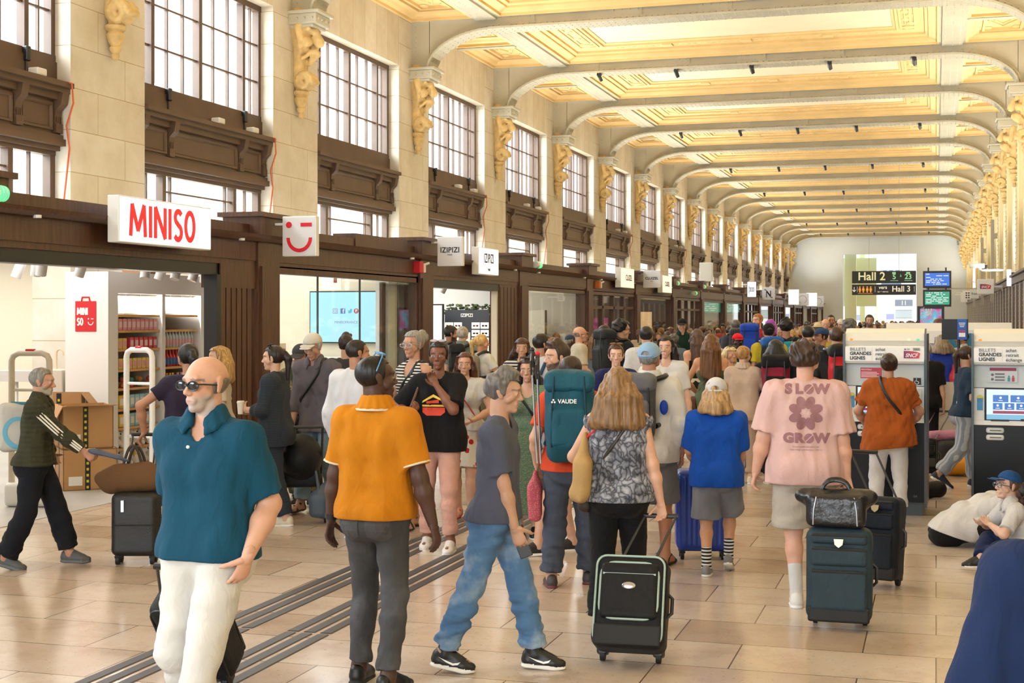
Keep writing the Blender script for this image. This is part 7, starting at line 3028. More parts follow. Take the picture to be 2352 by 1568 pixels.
def strap(root, b, label, mat, front=True, side=1, low=None, r=.014, name='shoulder_strap_bag', bag=None, cat='bag'):
 """cross-body bag: strap over one shoulder, small bag at the opposite hip"""
 k = b.k
 t = thing(name, label, cat, root.location, root.rotation_euler.z)
 sh = b.sr if side > 0 else b.sl
 x = sh * .55 + b.neck * .45
 hipp = b.p0 - b.R * side * .17 * k + b.U * .04 * k
 F, U = b.F, b.U2
 th = (.165 + b.fat) * k
 mid = (x + hipp) / 2
 pts = [hipp + b.R * -side * .02, mid - b.R * side * .05 * k - F * th * .95, mid - F * (th + .015) + (x - mid) * .35, x - F * .10 * k - U * .02 * k, x - F * .05 * k + U * .065 * k, x + F * .03 * k + U * .07 * k,
   x + F * .11 * k - U * .04 * k, mid + F * (th + .015) + (x - mid) * .35, mid - b.R * side * .05 * k + F * th, hipp]
 P = []
 for i in range(len(pts) - 1):
  for f in (0, .33, .66):
   P.append(Vector(pts[i] * (1 - f) + pts[i + 1] * f))
 P.append(Vector(pts[-1]))
 sh_ = [c for c in root.children if c.name.split('.')[0] in ('shirt', 'dress_top', 'jacket')]
 if sh_:
  bv = BVHTree.FromPolygons([v.co for v in sh_[0].data.vertices], [tuple(p.vertices) for p in sh_[0].data.polygons])
  p0, U_ = Vector(b.p0), Vector(b.U)
  for i, q in enumerate(P):
   hgt = (q - p0).dot(U_)
   if hgt > .44 * k:
    h = bv.ray_cast(q + U_ * .2, -U_)[0]
    if h is not None and (h - q).length < .1:
     P[i] = h + U_ * .006
   elif hgt > -.06:
    a_ = p0 + U_ * hgt
    d_ = (q - a_).normalized()
    h = bv.ray_cast(a_ + d_ * .32 * k, -d_)[0]
    if h is not None and abs((q - a_).dot(Vector(b.R))) < .15 * k:
     P[i] = h + d_ * .007
 for _ in range(3):
  P = [P[0]] + [(P[i - 1] + P[i] * 2 + P[i + 1]) / 4 for i in range(1, len(P) - 1)] + [P[-1]]
 MB().tube(P, r * k, 6).build('strap', mat, t, smooth=True)
 c = hipp - b.R * side * .05 * k - U * .09 * k + F * (.04 if front else -.04)
 np_mesh('bag', [mesh_sdf([Bx(c, (.05, .11, .09), .04, np.array([b.R, F, U]))], .01, .01)], bag or mat, t)
 return t

def soft_bag(name, label, cat, loc, rotz, prims, mat, vox=.011, wr=.008, handles=(), hmat=None, freq=20, seed=1, post=None):
 t = thing(name, label, cat, loc, rotz)
 o = np_mesh('bag', [mesh_sdf(prims, vox, .05, post, folds(wr, freq, seed, (1, 1, .6)))], mat, t)
 for pts in handles:
  P = [Vector(p) for p in pts]
  Q = []
  for i in range(len(P) - 1):
   for f in (0, .25, .5, .75):
    Q.append(P[i].lerp(P[i + 1], f))
  Q.append(P[-1])
  for _ in range(4):
   Q = [Q[0]] + [(Q[i - 1] + Q[i] * 2 + Q[i + 1]) / 4 for i in range(1, len(Q) - 1)] + [Q[-1]]
  MB().tube(Q, .012, 7).build('handle', hmat or mat, t, smooth=True)
 return t

# ------------------------------------------------------------------ the people one can pick out
V1, V2, V3 = .0072, .0085, .0105
DEN = lambda a='4d6f94', b='9fb6cc': cloth(a, 'denim', b)
SUNG = (M('dark lens', '101012', .1), BLACK)

def foreground():
 # orange polo
 p, h = spot(862, 1574, 822)
 b = Body(h, head=(-.75, .08, 0), lf=(-.12, .04, 0), rf=(.13, -.1, 0), lh=(-.29, .02, .83), rh=(.36, .02, .79), lfd=.15, rfd=-.25, fat=.012, rcurl=.7, lcurl=.6)
 o = person('person in an orange polo shirt and charcoal jeans walking away, blue sunglasses on the head', p, -6, b, '4e342a', ('crop', '120e0d'),
    dict(m=cloth('d2830f'), m2=cloth('f0e2c8'), sl=.78, hem=-.035, collar=True, g=.018, wr=.008), dict(m=cloth('454649', 'denim', '66676c'), g=.013, wr=.007),
    dict(m=M('black leather', '151416', .4), sole=DARKSOLE), V1, glasses=('hair', M('glasses blue', '8fc0e0', .15), M('frame blue', '4a86b4', .3)))
 tr = [c for c in o.children if c.name.startswith('trousers')][0]
 for sx in (-1, 1):
  x, z = sx * .088, b.p0[2] - .075
  q = [(x - .07, z + .075), (x + .07, z + .08), (x + .065, z - .055), (x, z - .085), (x - .065, z - .055)]
  decal(tr, [(u_, v_, 0) for u_, v_ in q], [list(range(5))], basis((0, -.6, 0), (1, 0, 0), (0, 0, 1)), (0, 1, 0), cloth('4f5054', 'denim', '747579'), 'back_pocket', tr, .004)
  MB().ball((x + .06, -.15, z + .07), .006, 6).build('rivet', M('brass badge', 'd8c9a0', .3, .6), tr)
 t = thing('wristwatch', 'black watch on the left wrist of the person in the orange polo', 'watch', p, math.radians(-6))
 u = _n(b.wl - b.el)
 MB().cyl(b.wl - u * .035, b.wl - u * .01, .036, n=16).build('band', BLACK, t, smooth=True)
 # teal polo, facing the camera
 p, h = spot(478, 1767, 822)
 b = Body(h, head=(-.22, .0, 0), lf=(-.07, .30, 0), rf=(.10, -.16, 0), rheel=.07, rh=(.27, -.16, .88), lh=(-.25, .085, .94), le=(-.25, -1, 0), fat=.018, rcurl=1.0, lcurl=.4, lfing=(.4, .0, -.92), lth=(.3, .9, .1), sh=1.0)
 o = person('bald person in a teal polo, white trousers and dark sunglasses, hand in pocket', p, 176, b, 'cf9f86', ('sides', '6e665f'),
    dict(m=cloth('0c4a62'), sl=.86, hem=-.035, collar=True, g=.018, wr=.009, neck=.02), dict(m=cloth('dedcd6'), g=.02, wr=.009), dict(m=BLACK), V1, beard='b0a59c', brow='55504a', glasses=('sun',) + SUNG)
 MB().ball(tuple(b.chest + b.F2 * .15 * b.k + b.U2 * .10), .008, 8).build('button', PLASTW, o)
 grip = wpt(o, b.wr + np.array((0, 0, -.075)))
 suitcase('suitcase', 'black soft suitcase trailing behind the person in the teal polo', atd(492, 7.75), math.radians(182), (.36, .24, .56), NYL('16171a'), 'soft', -.62, grip, BLACK)
 # grey-haired person in profile with a phone
 p, h = spot(1140, 1538, 857)
 b = Body(h, head=(.0, -.06, 0), lf=(-.07, .22, 0), rf=(.1, -.30, 0), rheel=.02, rh=(.15, .14, .83), re=(.3, -1, -.1), lh=(-.2, .02, .86), rcurl=.9, lean=.03, rfing=(.0, .35, -.9))
 o = person('grey-haired person in a slate tee and faded jeans striding in profile, holding a phone', p, -82, b, 'bd937a', ('grey_top', '67635f'),
    dict(m=cloth('565b6e'), sl=.8, hem=-.05, g=.02, wr=.009), dict(m=DEN('4f739b', 'a9bfd4'), g=.022, flare=.02, wr=.009), dict(m=M('black sneaker', '17181b', .45), sole=WHITESOLE, high=True, laces=True, swoosh=PLASTW), V1, beard=None, brow='4a4440')
 t = thing('phone', 'black phone in the hand of the grey-haired person in the slate tee', 'phone', p, math.radians(-82))
 hq, (w, f, tt, pn) = b.hand(1)
 c = w + f * .085 + pn * .03
 MB().rbox((0, 0, 0), (.075, .145, .009), .004, 2, X=basis(Vector(c + f * .03), tt, f)).build('case', BLACK, t)
 # snake-print top
 p, h = spot(1420, 1450, 850)
 b = Body(h, fem=True, head=(.08, 0, 0), lf=(-.11, -.10, 0), rf=(.1, .2, 0), rh=(.30, -.02, .80), lh=(-.16, .24, 1.04), le=(-1, -.5, -.2), rcurl=1.2, lcurl=.9, fat=.012, rfing=(0.1, -.1, -1), rth=(-.9, .3, 0))
 o = person('person with wavy brown hair in a snake-print tank top and black trousers', p, 8, b, 'd2a48a', ('longwavy', '84633f'),
    dict(m=cloth('8f929c', 'snake', 'b9bbc4'), sl=0, hem=-.06, g=.016, strap=.0, nr=.07), dict(m=cloth('131417'), g=.02, flare=.03), dict(m=M('teal shoe', '5e8f9a', .5), sole=WHITESOLE), V1)
 grip = wpt(o, b.wr + np.array((0, -.0, -.085)))
 suitcase('suitcase', 'black suitcase with pale piping pulled by the person in the snake-print top', atd(1443, 8.1), math.radians(4), (.43, .25, .55), NYL('17181a'), 'soft', -.42, grip, M('mint piping', '9fb5a8', .4))
 # jute sack on a red strap
 k = b.k
 sh = b.sl + b.U2 * .065 - b.R * -.03
 bc = b.p0 - b.R * .22 + b.F * -.06 + np.array((0, 0, .10))
 soft_bag('shoulder_sack', 'jute sack hanging from a red strap beside the snake-print top', 'bag', o.location, o.rotation_euler.z,
    [Bx(bc, (.055, .13, .13), .05), Pr(bc + (-.02, -.06, -.12), bc + (0, .08, -.13), .06), Pr(bc + (0, 0, .1), bc + (.01, .03, .25), .075, .035, n=(1, 0, 0), k=.7), Pr(bc + (-.01, -.1, -.12), bc + (-.01, -.13, -.14), .03, .015)],
    cloth('b8925c', 'weave', 'c9a670', 3), handles=[[bc + (.01, .03, .24), sh - b.F2 * .10 - b.U2 * .12, sh - b.F2 * .055 + b.U2 * .01, sh, sh + b.F2 * .07 - b.U2 * .02, bc + (.0, .12, .18)]], hmat=cloth('d8322c'), wr=.012)
 strap(o, b, 'small dark bag worn cross-body over the snake-print top', M('dark leather', '2e211c', .5), True, 1, r=.011)
 # teal rucksack
 p, h = spot(1312, 1345, 822)
 b = Body(h, head=(-.3, .1, 0), lf=(-.15, -.05, 0), rf=(.13, .12, 0), lh=(-.27, .06, .93), rh=(.24, .1, .9), lfd=.2, rfd=-.15)
 o = person('auburn-haired person in an orange tee and slate trousers under a big teal rucksack', p, 12, b, 'c99c84', ('short', '33201c'),
    dict(m=cloth('e2512e'), sl=.7, hem=-.05, g=.02), dict(m=cloth('4b5365'), g=.024, flare=.02, r=1.08, wr=.009), dict(m=M('grey walking shoe', '403a3e', .5), sole=M('maroon sole', '6a3038', .5)), V2)
 backpack(o, b, 'large teal rucksack with a white mark, trekking poles at its side', NYL('135468'), (.36, .25, .6), NYL('17586c'), up=.03, poles=True, logo='VAUDE', straps=NYL('103f50'))
 bc = b.wl + np.array((-.01, 0, -.28))
 soft_bag('cloth_bag', 'pink patterned cloth bag hanging by the hand below the teal rucksack', 'bag', o.location, o.rotation_euler.z,
    [Bx(bc, (.05, .13, .15), .04), Pr(bc + (0, 0, .1), bc + (0, 0, .2), .07, .03, n=(1, 0, 0), k=.6)], cloth('c25a6c', 'dots', 'd98a88', 4), handles=[[bc + (0, .05, .15), b.wl + (0, 0, -.07), bc + (0, -.05, .15)]])
 # bearded person behind
 p, h = spotd(1283, 12.0, 790)
 b = Body(h, head=(.25, .0, 0), lf=(-.1, .2, 0), rf=(.1, -.15, 0))
 person('bearded person with tousled brown hair looking aside behind the teal rucksack', p, 118, b, 'cfa48c', ('quiff', '3b2a20'), dict(m=cloth('8d949c'), sl=.7, hem=-.06, g=.018), dict(m=cloth('3c4250'), len=.95, g=.02), dict(m=BLACK, sole=WHITESOLE), V2, beard='3b2a20')
 # green patterned dress
 p, h = spotd(1212, 13.0, 825)
 b = Body(h, fem=True, head=(-.05, 0, 0), lf=(-.08, .1, 0), rf=(.09, -.1, 0), lh=(-.12, .22, 1.0), rh=(.2, .1, .9))
 o = person('person with long dark hair and sunglasses on top in a long green patterned dress', p, 192, b, 'c79a80', ('long', '2a1b16'), dict(m=cloth('66836e', 'dots', '9d9c7c', 3.6), sl=.45, hem=.05, g=.014, fit=True, neck=.03, name='dress_top'),
    dict(m=cloth('58765f', 'dots', '958a68', 3.6), skirt=.74, flare=.09, g=.014, name='dress_skirt'), dict(m=BLACK), V2, glasses=('hair',) + SUNG)
 strap(o, b, 'small black bag worn cross-body over the green patterned dress', BLACK, True, 1)
 # white linen shirt, blue cap, grey backpack
 p, h = spot(1492, 1300, 793)
 b = Body(h, head=(-.2, .1, 0), lf=(-.13, -.12, 0), rf=(.12, .06, 0), rh=(.25, .03, .9), lh=(-.24, .1, .92), rcurl=.7, fat=.012, rfd=-.3)
 o = person('person in a faded blue cap, white linen shirt and grey shorts seen from behind', p, 6, b, 'b98468', ('crop', '8a837c'), dict(m=cloth('e4e2dc'), sl=1.62, hem=-.11, g=.022, collar=True, ag=.02, wr=.01, flare=.01),
    dict(m=cloth('6d6e72', 'weave', '808185', 2), len=1.0, g=.028, flare=.03), dict(m=M('dark sandal', '2f2a2a', .6), sandal=True), V2, cap=('back', cloth('87a8c8', 'denim', 'a9c4dc')))
 backpack(o, b, 'grey roll-top daypack on the white linen shirt', NYL('4a4b50'), (.27, .15, .46), NYL('6a6b70'), up=-.01, side=-.07, vox=.009)
 tag(MB().ball((0, 0, 0), (.035, .03, .06), 10).build('blue_pouch', NYL('1f48b8'), loc=wpt(o, b.chest + b.R * .13 - b.F2 * .17 + b.U2 * -.02)), 'small blue pouch dangling from the grey daypack strap', 'pouch')
 # boy with blue tee
 p, h = spot(1645, 1318, 880)
 b = Body(h, head=(.0, .05, 0), lf=(-.08, -.10, 0), rf=(.10, .16, 0), rheel=.05, lh=(-.22, .26, .98), rh=(.2, .28, .95), kid=True, sh=1.02)
 o = person('child in a bright blue tee and grey shorts, white cap worn backwards, checked socks', p, 4, b, 'cf9c7c', ('mullet', 'b18d5f'), dict(m=cloth('1455c0'), sl=.95, hem=-.13, g=.03, slg=.02, flare=.015), dict(m=cloth('70747e', 'denim', '8d919a'), len=.98, g=.03, flare=.035),
    dict(m=M('grey sneaker', '77777b', .5), sole=WHITESOLE), V2, cap=('back', cloth('dcdcde')), socks=(cloth('1a1a1c', 'stripe', 'e8e8ea', 1.2), .17))
 suitcase('suitcase', 'tall ribbed cobalt blue hard suitcase beside the child in the blue tee', atd(1612, 11.75), .25, (.44, .27, .68), M('cobalt shell', '12389a', .3), 'ribbed', 0, None, wheels=4)
 # SLOW GROW tee
 p, h = spot(1850, 1388, 790)
 b = Body(h, head=(-.42, .04, 0), lf=(-.06, -.08, 0), rf=(.15, .22, 0), lh=(-.33, .05, .88), rh=(.27, -.02, .86), rcurl=1.2, lcurl=1.0, fat=.03, sh=1.06, rth=(-.8, .5, 0))
 o = person('person in beige shorts and a pink tee printed SLOW GROW around a flower', p, 6, b, 'd3a28b', ('curly', '3b2a21'), dict(m=cloth('dcb5ae'), sl=.88, hem=-.12, g=.034, slg=.03, flare=.02, wr=.009), dict(m=cloth('b9b0a2'), len=.95, g=.03, flare=.04, wr=.008),
    dict(m=M('white sneaker', 'dedcd8', .5), sole=WHITESOLE), V2, socks=(cloth('e0dfdc'), .2))
 sh = [c for c in o.children if c.name.startswith('shirt')][0]
 PK = M('mauve print', '8e6468', .8)
 X = basis((0, -.6, b.chest[2] + .055), (1, 0, 0), (0, 0, 1))
 TEE = cloth('dcb5ae')
 for word, z in (('SLOW', .115), ('GROW', -.225)):
  for ch, x in zip(word, (-.118, -.046, .022, .108)):
   if ch == 'O':
    decal(sh, [(x + .034 * math.cos(q), z + .034 * math.sin(q), 0) for q in np.linspace(0, 2 * PI, 19)[:-1]], [list(range(18))], X, (0, 1, 0), PK, 'print_lettering', sh)
    decal(sh, [(x - .026, z - .022, 0), (x - .022, z - .026, 0), (x + .026, z + .022, 0), (x + .022, z + .026, 0)], [[0, 1, 2, 3]], X, (0, 1, 0), TEE, 'print_slash', sh, .0055)
   else:
    vs, fs = text_mb(ch, .088, 'CENTER', .006, 0)
    decal(sh, [(v[0] * 1.12 + x, v[1] + z, 0) for v in vs], fs, X, (0, 1, 0), PK, 'print_lettering', sh)
 vs, fs = [], []
 for i in range(8):
  a = i * PI / 4 + PI / 8
  n = len(vs)
  c = (.078 * math.cos(a), .078 * math.sin(a) - .05)
  vs += [(c[0] + .045 * math.cos(q) * math.cos(a) - .032 * math.sin(q) * math.sin(a), c[1] + .045 * math.cos(q) * math.sin(a) + .032 * math.sin(q) * math.cos(a), 0) for q in np.linspace(0, 2 * PI, 19)[:-1]]
  fs.append(list(range(n, n + 18)))
 decal(sh, vs, fs, X, (0, 1, 0), PK, 'print_flower', sh)
 decal(sh, [(.027 * math.cos(q), .027 * math.sin(q) - .05, 0) for q in np.linspace(0, 2 * PI, 19)[:-1]], [list(range(18))], X, (0, 1, 0), cloth('dcb5ae'), 'print_flower_centre', sh, .0045)
 for i, (tx, sz) in enumerate((('SLOW GROW SOCIETY.COM', .014), ('NEW YORK LOS ANGELES TOKYO', .014))):
  vs, fs = text_mb(tx, sz, 'CENTER', 0, 0)
  decal(sh, [(v[0], v[1] - .285 - i * .02, 0) for v in vs], fs, X, (0, 1, 0), PK, 'print_lettering', sh)
 cs = suitcase('suitcase', 'dark teal-grey two-pocket suitcase with a shield badge, standing behind the pink tee', atd(1928, 9.12), .02, (.42, .26, .60), NYL('2c3e47'), 'pockets', -.06, None)
 bc = np.array(atd(1920, 9.14)) + (0, 0, .60 + .17)
 soft_bag('leather_bag', 'black leather bag with zips resting on the dark teal-grey suitcase', 'bag', (bc[0], bc[1], bc[2] - .11), .02, [Bx((0, 0, .11), (.19, .11, .11), .045), Pr((-.2, 0, .2), (.2, 0, .2), .045), Pr((-.23, 0, .19), (-.17, 0, .17), .035), Pr((.23, 0, .19), (.17, 0, .17), .035)],
    M('black leather shiny', '191a1c', .28, bump=(25, .4)), handles=[[(-.1, -.02, .22), (-.06, 0, .30), (.06, 0, .30), (.1, -.02, .22)], [(-.1, .05, .22), (-.06, .03, .31), (.06, .03, .31), (.1, .05, .22)]], wr=.006)
 for s in (-1, 1):
  MB().tube([(s * .14, -.118, .02), (s * .135, -.122, .12), (s * .12, -.1, .2)], .006, 6).build('zip', CHROME, bpy.data.objects[[x.name for x in COL.objects if x.name.startswith('leather_bag')][0]], smooth=True)
 q = atd(2018, 10.5)
 suitcase('suitcase', 'navy upright travel bag with straps just right of the teal-grey suitcase', q, -.25, (.33, .27, .62), NYL('17202f'), 'pockets', -.12, (q[0] - .13, q[1] + .35, .98))
 # orange blouse at the machine
 p, h = spot(2042, 1206, 815)
 b = Body(h, fem=True, head=(-.05, .12, 0), lf=(-.13, .02, 0), rf=(.12, -.02, 0), lh=(-.22, .26, 1.0), rh=(.22, .26, 1.0), le=(-1, -.3, -.4), re=(1, -.3, -.4), fat=.022)
 def ruff(bb, root):
  for s, e, j in ((bb.sl, bb.el, 0), (bb.sr, bb.er, 1)):
   q = []
   for t in (.25, .48):
    c = s + (e - s) * t
    u = _n(e - s)
    q.append(Pr(c, c + u * .05, .062, .082, clips=((c + u * .05, u),)))
   np_mesh('sleeve_ruffle', [mesh_sdf(q, .009, .008, None, folds(.012, 60, 4 + j, (1, 1, .3)))], cloth('a8541a'), root)
 o = person('person with a dark bun in a rust orange blouse at the ticket machine', p, 4, b, 'b98a70', ('bun', '33231d'), dict(m=cloth('a8541a'), sl=.5, hem=-.14, g=.034, slg=.02, flare=.035, puff=True, tilt=.12, nr=.075, wr=.014), dict(m=cloth('e2e2e4'), len=1.74, g=.014, wr=.008, flare=.02),
    dict(m=M('green sneaker', '4d6a5c', .5), sole=WHITESOLE), V2, extra=ruff)
 strap(o, b, 'black bag worn cross-body over the rust orange blouse', BLACK, True, -1, r=.018)
 t = thing('phone', 'small phone held by the person in the rust orange blouse', 'phone', o.location, o.rotation_euler.z)
 MB().rbox((0, 0, 0), (.075, .01, .15), .004, 2, X=Matrix.Translation(Vector(b.wl + np.array((.0, .06, .05))))).build('case', M('clear phone case', '9fb4b8', .2), t)
 # seated pair on the floor
 p = at(2186, 1250)
 b = Body(1.78, hip=(0, 0, .14), lean=.62, bend=.62, lf=(.1, .5, 0), rf=(-.1, .55, 0), lk=(-1, .5, .25), rk=(1, .5, .25), lh=(-.1, .6, .34), rh=(.16, .55, .22), le=(-.2, 0, -1), re=(.2, 0, -1), rcurl=1.1, lcurl=1.1, head=(0, -.75, 0))
 person('person in a white tee and black shorts sitting hunched on the floor, head bowed', p, -80, b, '4c352b', ('crop', '1a1412'), dict(m=cloth('e6e6e6'), sl=.9, hem=-.05, g=.02, slg=.02), dict(m=cloth('17181b'), len=.9, g=.022, flare=.02), dict(m=M('white sneaker', 'dedcd8', .5), sole=WHITESOLE), V2)
 p = at(2372, 1302)
 b = Body(1.45, hip=(0, 0, .13), lean=.42, lf=(.05, .42, 0.02), rf=(-.05, .5, .0), lk=(-1, .3, .35), rk=(1, .3, .35), lh=(-.1, .42, .42), rh=(.1, .45, .40), le=(-1, 0, -.5), re=(1, 0, -.5), kid=True, head=(.35, .3, 0))
 person('child in a blue cap, glasses and white shirt sitting on the floor', p, 100, b, 'd9b09a', ('short', '5a4636'), dict(m=cloth('dcdad6'), sl=.8, hem=-.05, g=.022, collar=True), dict(m=cloth('1c2b55'), g=.024), dict(m=BLACK, sole=WHITESOLE), V2, cap=('cap', cloth('1f4f86')), glasses=('clear', GLASS, M('frame grey', '55585e', .4)))
 # navy jacket, very close, at the right edge
 p = atd(2500, 3.35)
 b = Body(1.74, lh=(-.33, .06, .86), lf=(-.1, .1, 0), rf=(.1, -.1, 0), head=(-.4, 0, 0), fat=.015)
 person('person in a navy jacket close to the camera, only shoulder and arm in view', p, 20, b, 'c99f83', ('short', '4a3a30'), dict(m=cloth('1b2c52', rough=.9), sl=1.93, hem=-.16, g=.03, ag=.03, wr=.006, collar=True, flare=.02, name='jacket'), dict(m=cloth('2a2d36'), g=.02), dict(m=BLACK), V1)

def left_group():
 # olive quilted jacket
 p, h = spot(82, 1303, 848)
 b = Body(h, head=(-.1, -.02, 0), lf=(-.10, .28, 0), rf=(.08, -.24, 0), rheel=.03, rh=(.10, .50, .97), re=(.2, -.4, -1), lh=(-.2, .1, .98), le=(-1, -.6, 0), lean=.06, rcurl=.9, rth=(0, .2, 1), rfd=-.1)
 def stripes(bb, root):
  m = MB()
  for i in (-1, 0, 1):
   pts = []
   for a, e, r in ((bb.sr, bb.er, .073), (bb.er, bb.wr, .06)):
    u = _n(e - a)
    sd = _n(np.cross(u, (0, 1, 0)) if abs(u[1]) < .8 else np.cross(u, (0, 0, 1)))
    o_ = np.array((1, 0, .12))
    o_ = _n(o_ - np.dot(o_, u) * u)
    w_ = np.cross(u, o_)
    for f in (.12, .35, .6, .88):
     pts.append(a + (e - a) * f + (o_ * math.cos(i * .32) + w_ * math.sin(i * .32)) * (r - .009 * f))
   m.tube(pts, .007, 6)
  m.build('sleeve_stripe', M('stripe white', 'dcd8cc', .7), root, smooth=True)
 o = person('grey-haired bearded person in an olive quilted jacket with white sleeve stripes holding out a cap', p, -66, b, 'b98a70', ('short', '7e7a74'), dict(m=cloth('3a3a2a', 'quilt', scale=1.6), sl=1.9, hem=-.03, g=.034, ag=.02, wr=.008, name='jacket', collar=True), dict(m=cloth('12151e'), g=.026, flare=.03, r=1.05, wr=.009),
    dict(m=M('grey clog', '4a4c4e', .6), sole=M('grey sole', '5a5c5e', .6)), V2, beard='a8a29a', extra=stripes)
 t = thing('flat_cap', 'blue grey cloth cap held out in the hand of the person in the olive jacket', 'cap', p, math.radians(-66))
 c = b.wr + np.array((0, .16, -.02))
 np_mesh('cloth_body', [mesh_sdf([Pr(c + (0, -.06, .01), c + (.0, .10, -.03), .075, .06, n=(0, .25, 1), k=.3), Pr(c + (.02, .12, -.04), c + (-.02, .16, -.06), .04, n=(0, .2, 1), k=.3)], .008, .02, None, folds(.01, 32, 3))], cloth('56617a'), t)
 bc = b.p0 + np.array((-.23, -.16, .26))
 sh = b.sl + b.U2 * .075
 t = soft_bag('tote_bag', 'white tote bag with a blue wave print worn with the olive jacket', 'bag', p, math.radians(-66), [Bx(bc, (.05, .17, .20), .045)], cloth('c9c6bd'), handles=[[bc + (0, .08, .2), sh + (.02, .06, -.05), sh + (.04, .0, 0.01), sh + (.02, -.06, -.05), bc + (0, -.08, .2)]], hmat=cloth('3f7f86'), wr=.012)
 bag = t.children[0]
 q = np.linspace(.3, 4.6, 24)
 vs, fs = [], []
 for a in q:
  for r in (.05 + .016 * a, .075 + .02 * a):
   vs.append((r * math.cos(a), r * math.sin(a) - .02, 0))
 fs = [[2 * i, 2 * i + 1, 2 * i + 3, 2 * i + 2] for i in range(23)]
 decal(bag, vs, fs, basis((bc[0] + 0, bc[1] - .6, bc[2]), (1, 0, 0), (0, 0, 1)), (0, 1, 0), M('wave print', '5fa6bf', .7), 'wave_print', bag)
 decal(bag, vs, fs, basis((bc[0] + .6, bc[1], bc[2]), (0, 1, 0), (0, 0, 1)), (-1, 0, 0), M('wave print', '5fa6bf', .7), 'wave_print', bag)
 # person with the black carry-on, mostly hidden by the teal polo
 p, h = spotd(432, 12.2, 793)
 b = Body(h, fem=True, head=(.5, 0, 0), lh=(-.38, .05, 1.0), le=(-1, -.4, -.2), lcurl=1.2, lf=(-.1, .2, 0), rf=(.1, -.2, 0), lfing=(-.6, .1, -.8))
 o = person('black-haired person in a dark purple top reaching out to a black carry-on case', p, 20, b, 'b07f63', ('ponytail', '15110f'), dict(m=cloth('2b2236'), sl=.5, hem=-.06, g=.018), dict(m=cloth('1d2231'), g=.016), dict(m=BLACK), V2)
 gp = wpt(o, b.wl + np.array((0, 0, -.07)))
 q = atd(314, 11.5)
 suitcase('suitcase', 'black four-wheeled carry-on case under a brown woven bag', q, .35, (.38, .24, .52), M('black shell', '131416', .45, bump=(160, .25)), 'plain', 0, (gp.x, gp.y, 1.0), wheels=4)
 soft_bag('woven_bag', 'brown woven handbag lying on the black carry-on case', 'bag', (q[0] - .05, q[1] + .02, .592), .35, [Pr((-.17, 0, .09), (.15, 0, .1), .115, .10, n=(0, 1, 0), k=.8), Pr((-.12, 0, .15), (.12, 0, .17), .07, n=(0, 1, 0), k=.7), Pr((-.27, -.0, .11), (-.15, 0, .09), .04, .09)],
    cloth('5a3f28', 'weave', '7a5a3a', 2.2), handles=[[(-.08, 0, .2), (-.03, 0, .38), (.03, 0, .38), (.08, 0, .2)], [(-.06, .06, .2), (-.01, .06, .36), (.05, .06, .36), (.1, .06, .2)]], hmat=M('dark leather', '2e211c', .5))
 c = wpt(o, (0, .1, 0))
 soft_bag('blue_bag', 'bright blue bag glimpsed beside the brown woven bag', 'bag', (atd(372, 11.9)[0], atd(372, 11.9)[1], 0), 0, [Bx((0, 0, .42), (.07, .1, .14), .03)], M('blue plastic', '2272c8', .4), handles=[[(0, -.05, .54), (0, 0, .8), (0, .05, .54)]])
 bpy.data.objects['blue_bag'].location.z = .15
 # blonde in cream
 p, h = spotd(505, 15.0, 797)
 b = Body(h, fem=True, head=(.2, 0, 0), lf=(-.1, .1, 0))
 person('person with wavy blonde hair in a cream tee beyond the teal polo', p, 112, b, 'dcb59c', ('longwavy', 'b08a50'), dict(m=cloth('ded3c4'), sl=.9, hem=-.05, g=.024), dict(m=cloth('3a3f4a'), g=.018), dict(m=BLACK), V3)
 # coffee cup
 p, h = spot(632, 1204, 797)
 b = Body(h, fem=True, head=(.1, 0, 0), lf=(-.08, -.14, 0), rf=(.08, .12, 0), lh=(-.10, .26, 1.14), rh=(.12, .27, 1.1), le=(-.7, -.4, -1), re=(.7, -.4, -1), lcurl=1.0, lth=(.2, .3, 1))
 NV = cloth('20262f', 'weave', '3c4654', 1.2)
 o = person('dark ponytailed person in a navy patterned tunic and trousers holding a coffee cup', p, 96, b, 'd5a98e', ('ponytail', '241817'), dict(m=NV, sl=1.45, hem=-.16, g=.03, ag=.022, flare=.02, neck=.04), dict(m=NV, g=.024, flare=.02), dict(m=M('cream sneaker', 'd8d0bc', .5), sole=WHITESOLE), V2, glasses=('hair',) + SUNG)
 t = thing('coffee_cup', 'white paper coffee cup held by the person in the navy tunic', 'cup', wpt(o, b.wl + np.array((.03, .07, -.05))))
 MB().lathe([(.028, 0), (.038, .11)], n=16).build('cup', PLASTW, t, smooth=True)
 MB().lathe([(.041, .11), (.041, .118), (.036, .125), (.034, .13)], n=16).build('lid', WHITE, t, smooth=True)
 # old person in a white cap
 p, h = spot(738, 1172, 766)
 b = Body(h, head=(.1, -.25, 0), lean=.18, lf=(-.12, -.1, 0), rf=(.1, .22, 0), lheel=.05, lh=(-.26, .05, .86), rh=(.24, .15, .86))
 o = person('old person in a white cap, loose grey shirt and light jeans walking towards the camera', p, 172, b, 'bf9480', ('short', 'b8b2aa'), dict(m=cloth('6b6670'), sl=1.5, hem=-.14, g=.034, ag=.026, collar=True, flare=.02, wr=.012), dict(m=DEN('6d8599', '92a8b8'), g=.024, flare=.02), dict(m=M('dark sandal', '2f2a2a', .6), sandal=True), V2, cap=('cap', cloth('d8d2c6')))
 strap(o, b, 'black bag strap across the loose grey shirt', BLACK, True, -1, r=.018)
 # white linen shirt, seen from behind
 p, h = spotd(818, 12.7, 783)
 b = Body(h, head=(-.6, .0, 0), lf=(-.12, .1, 0), rf=(.1, -.1, 0), sh=1.04)
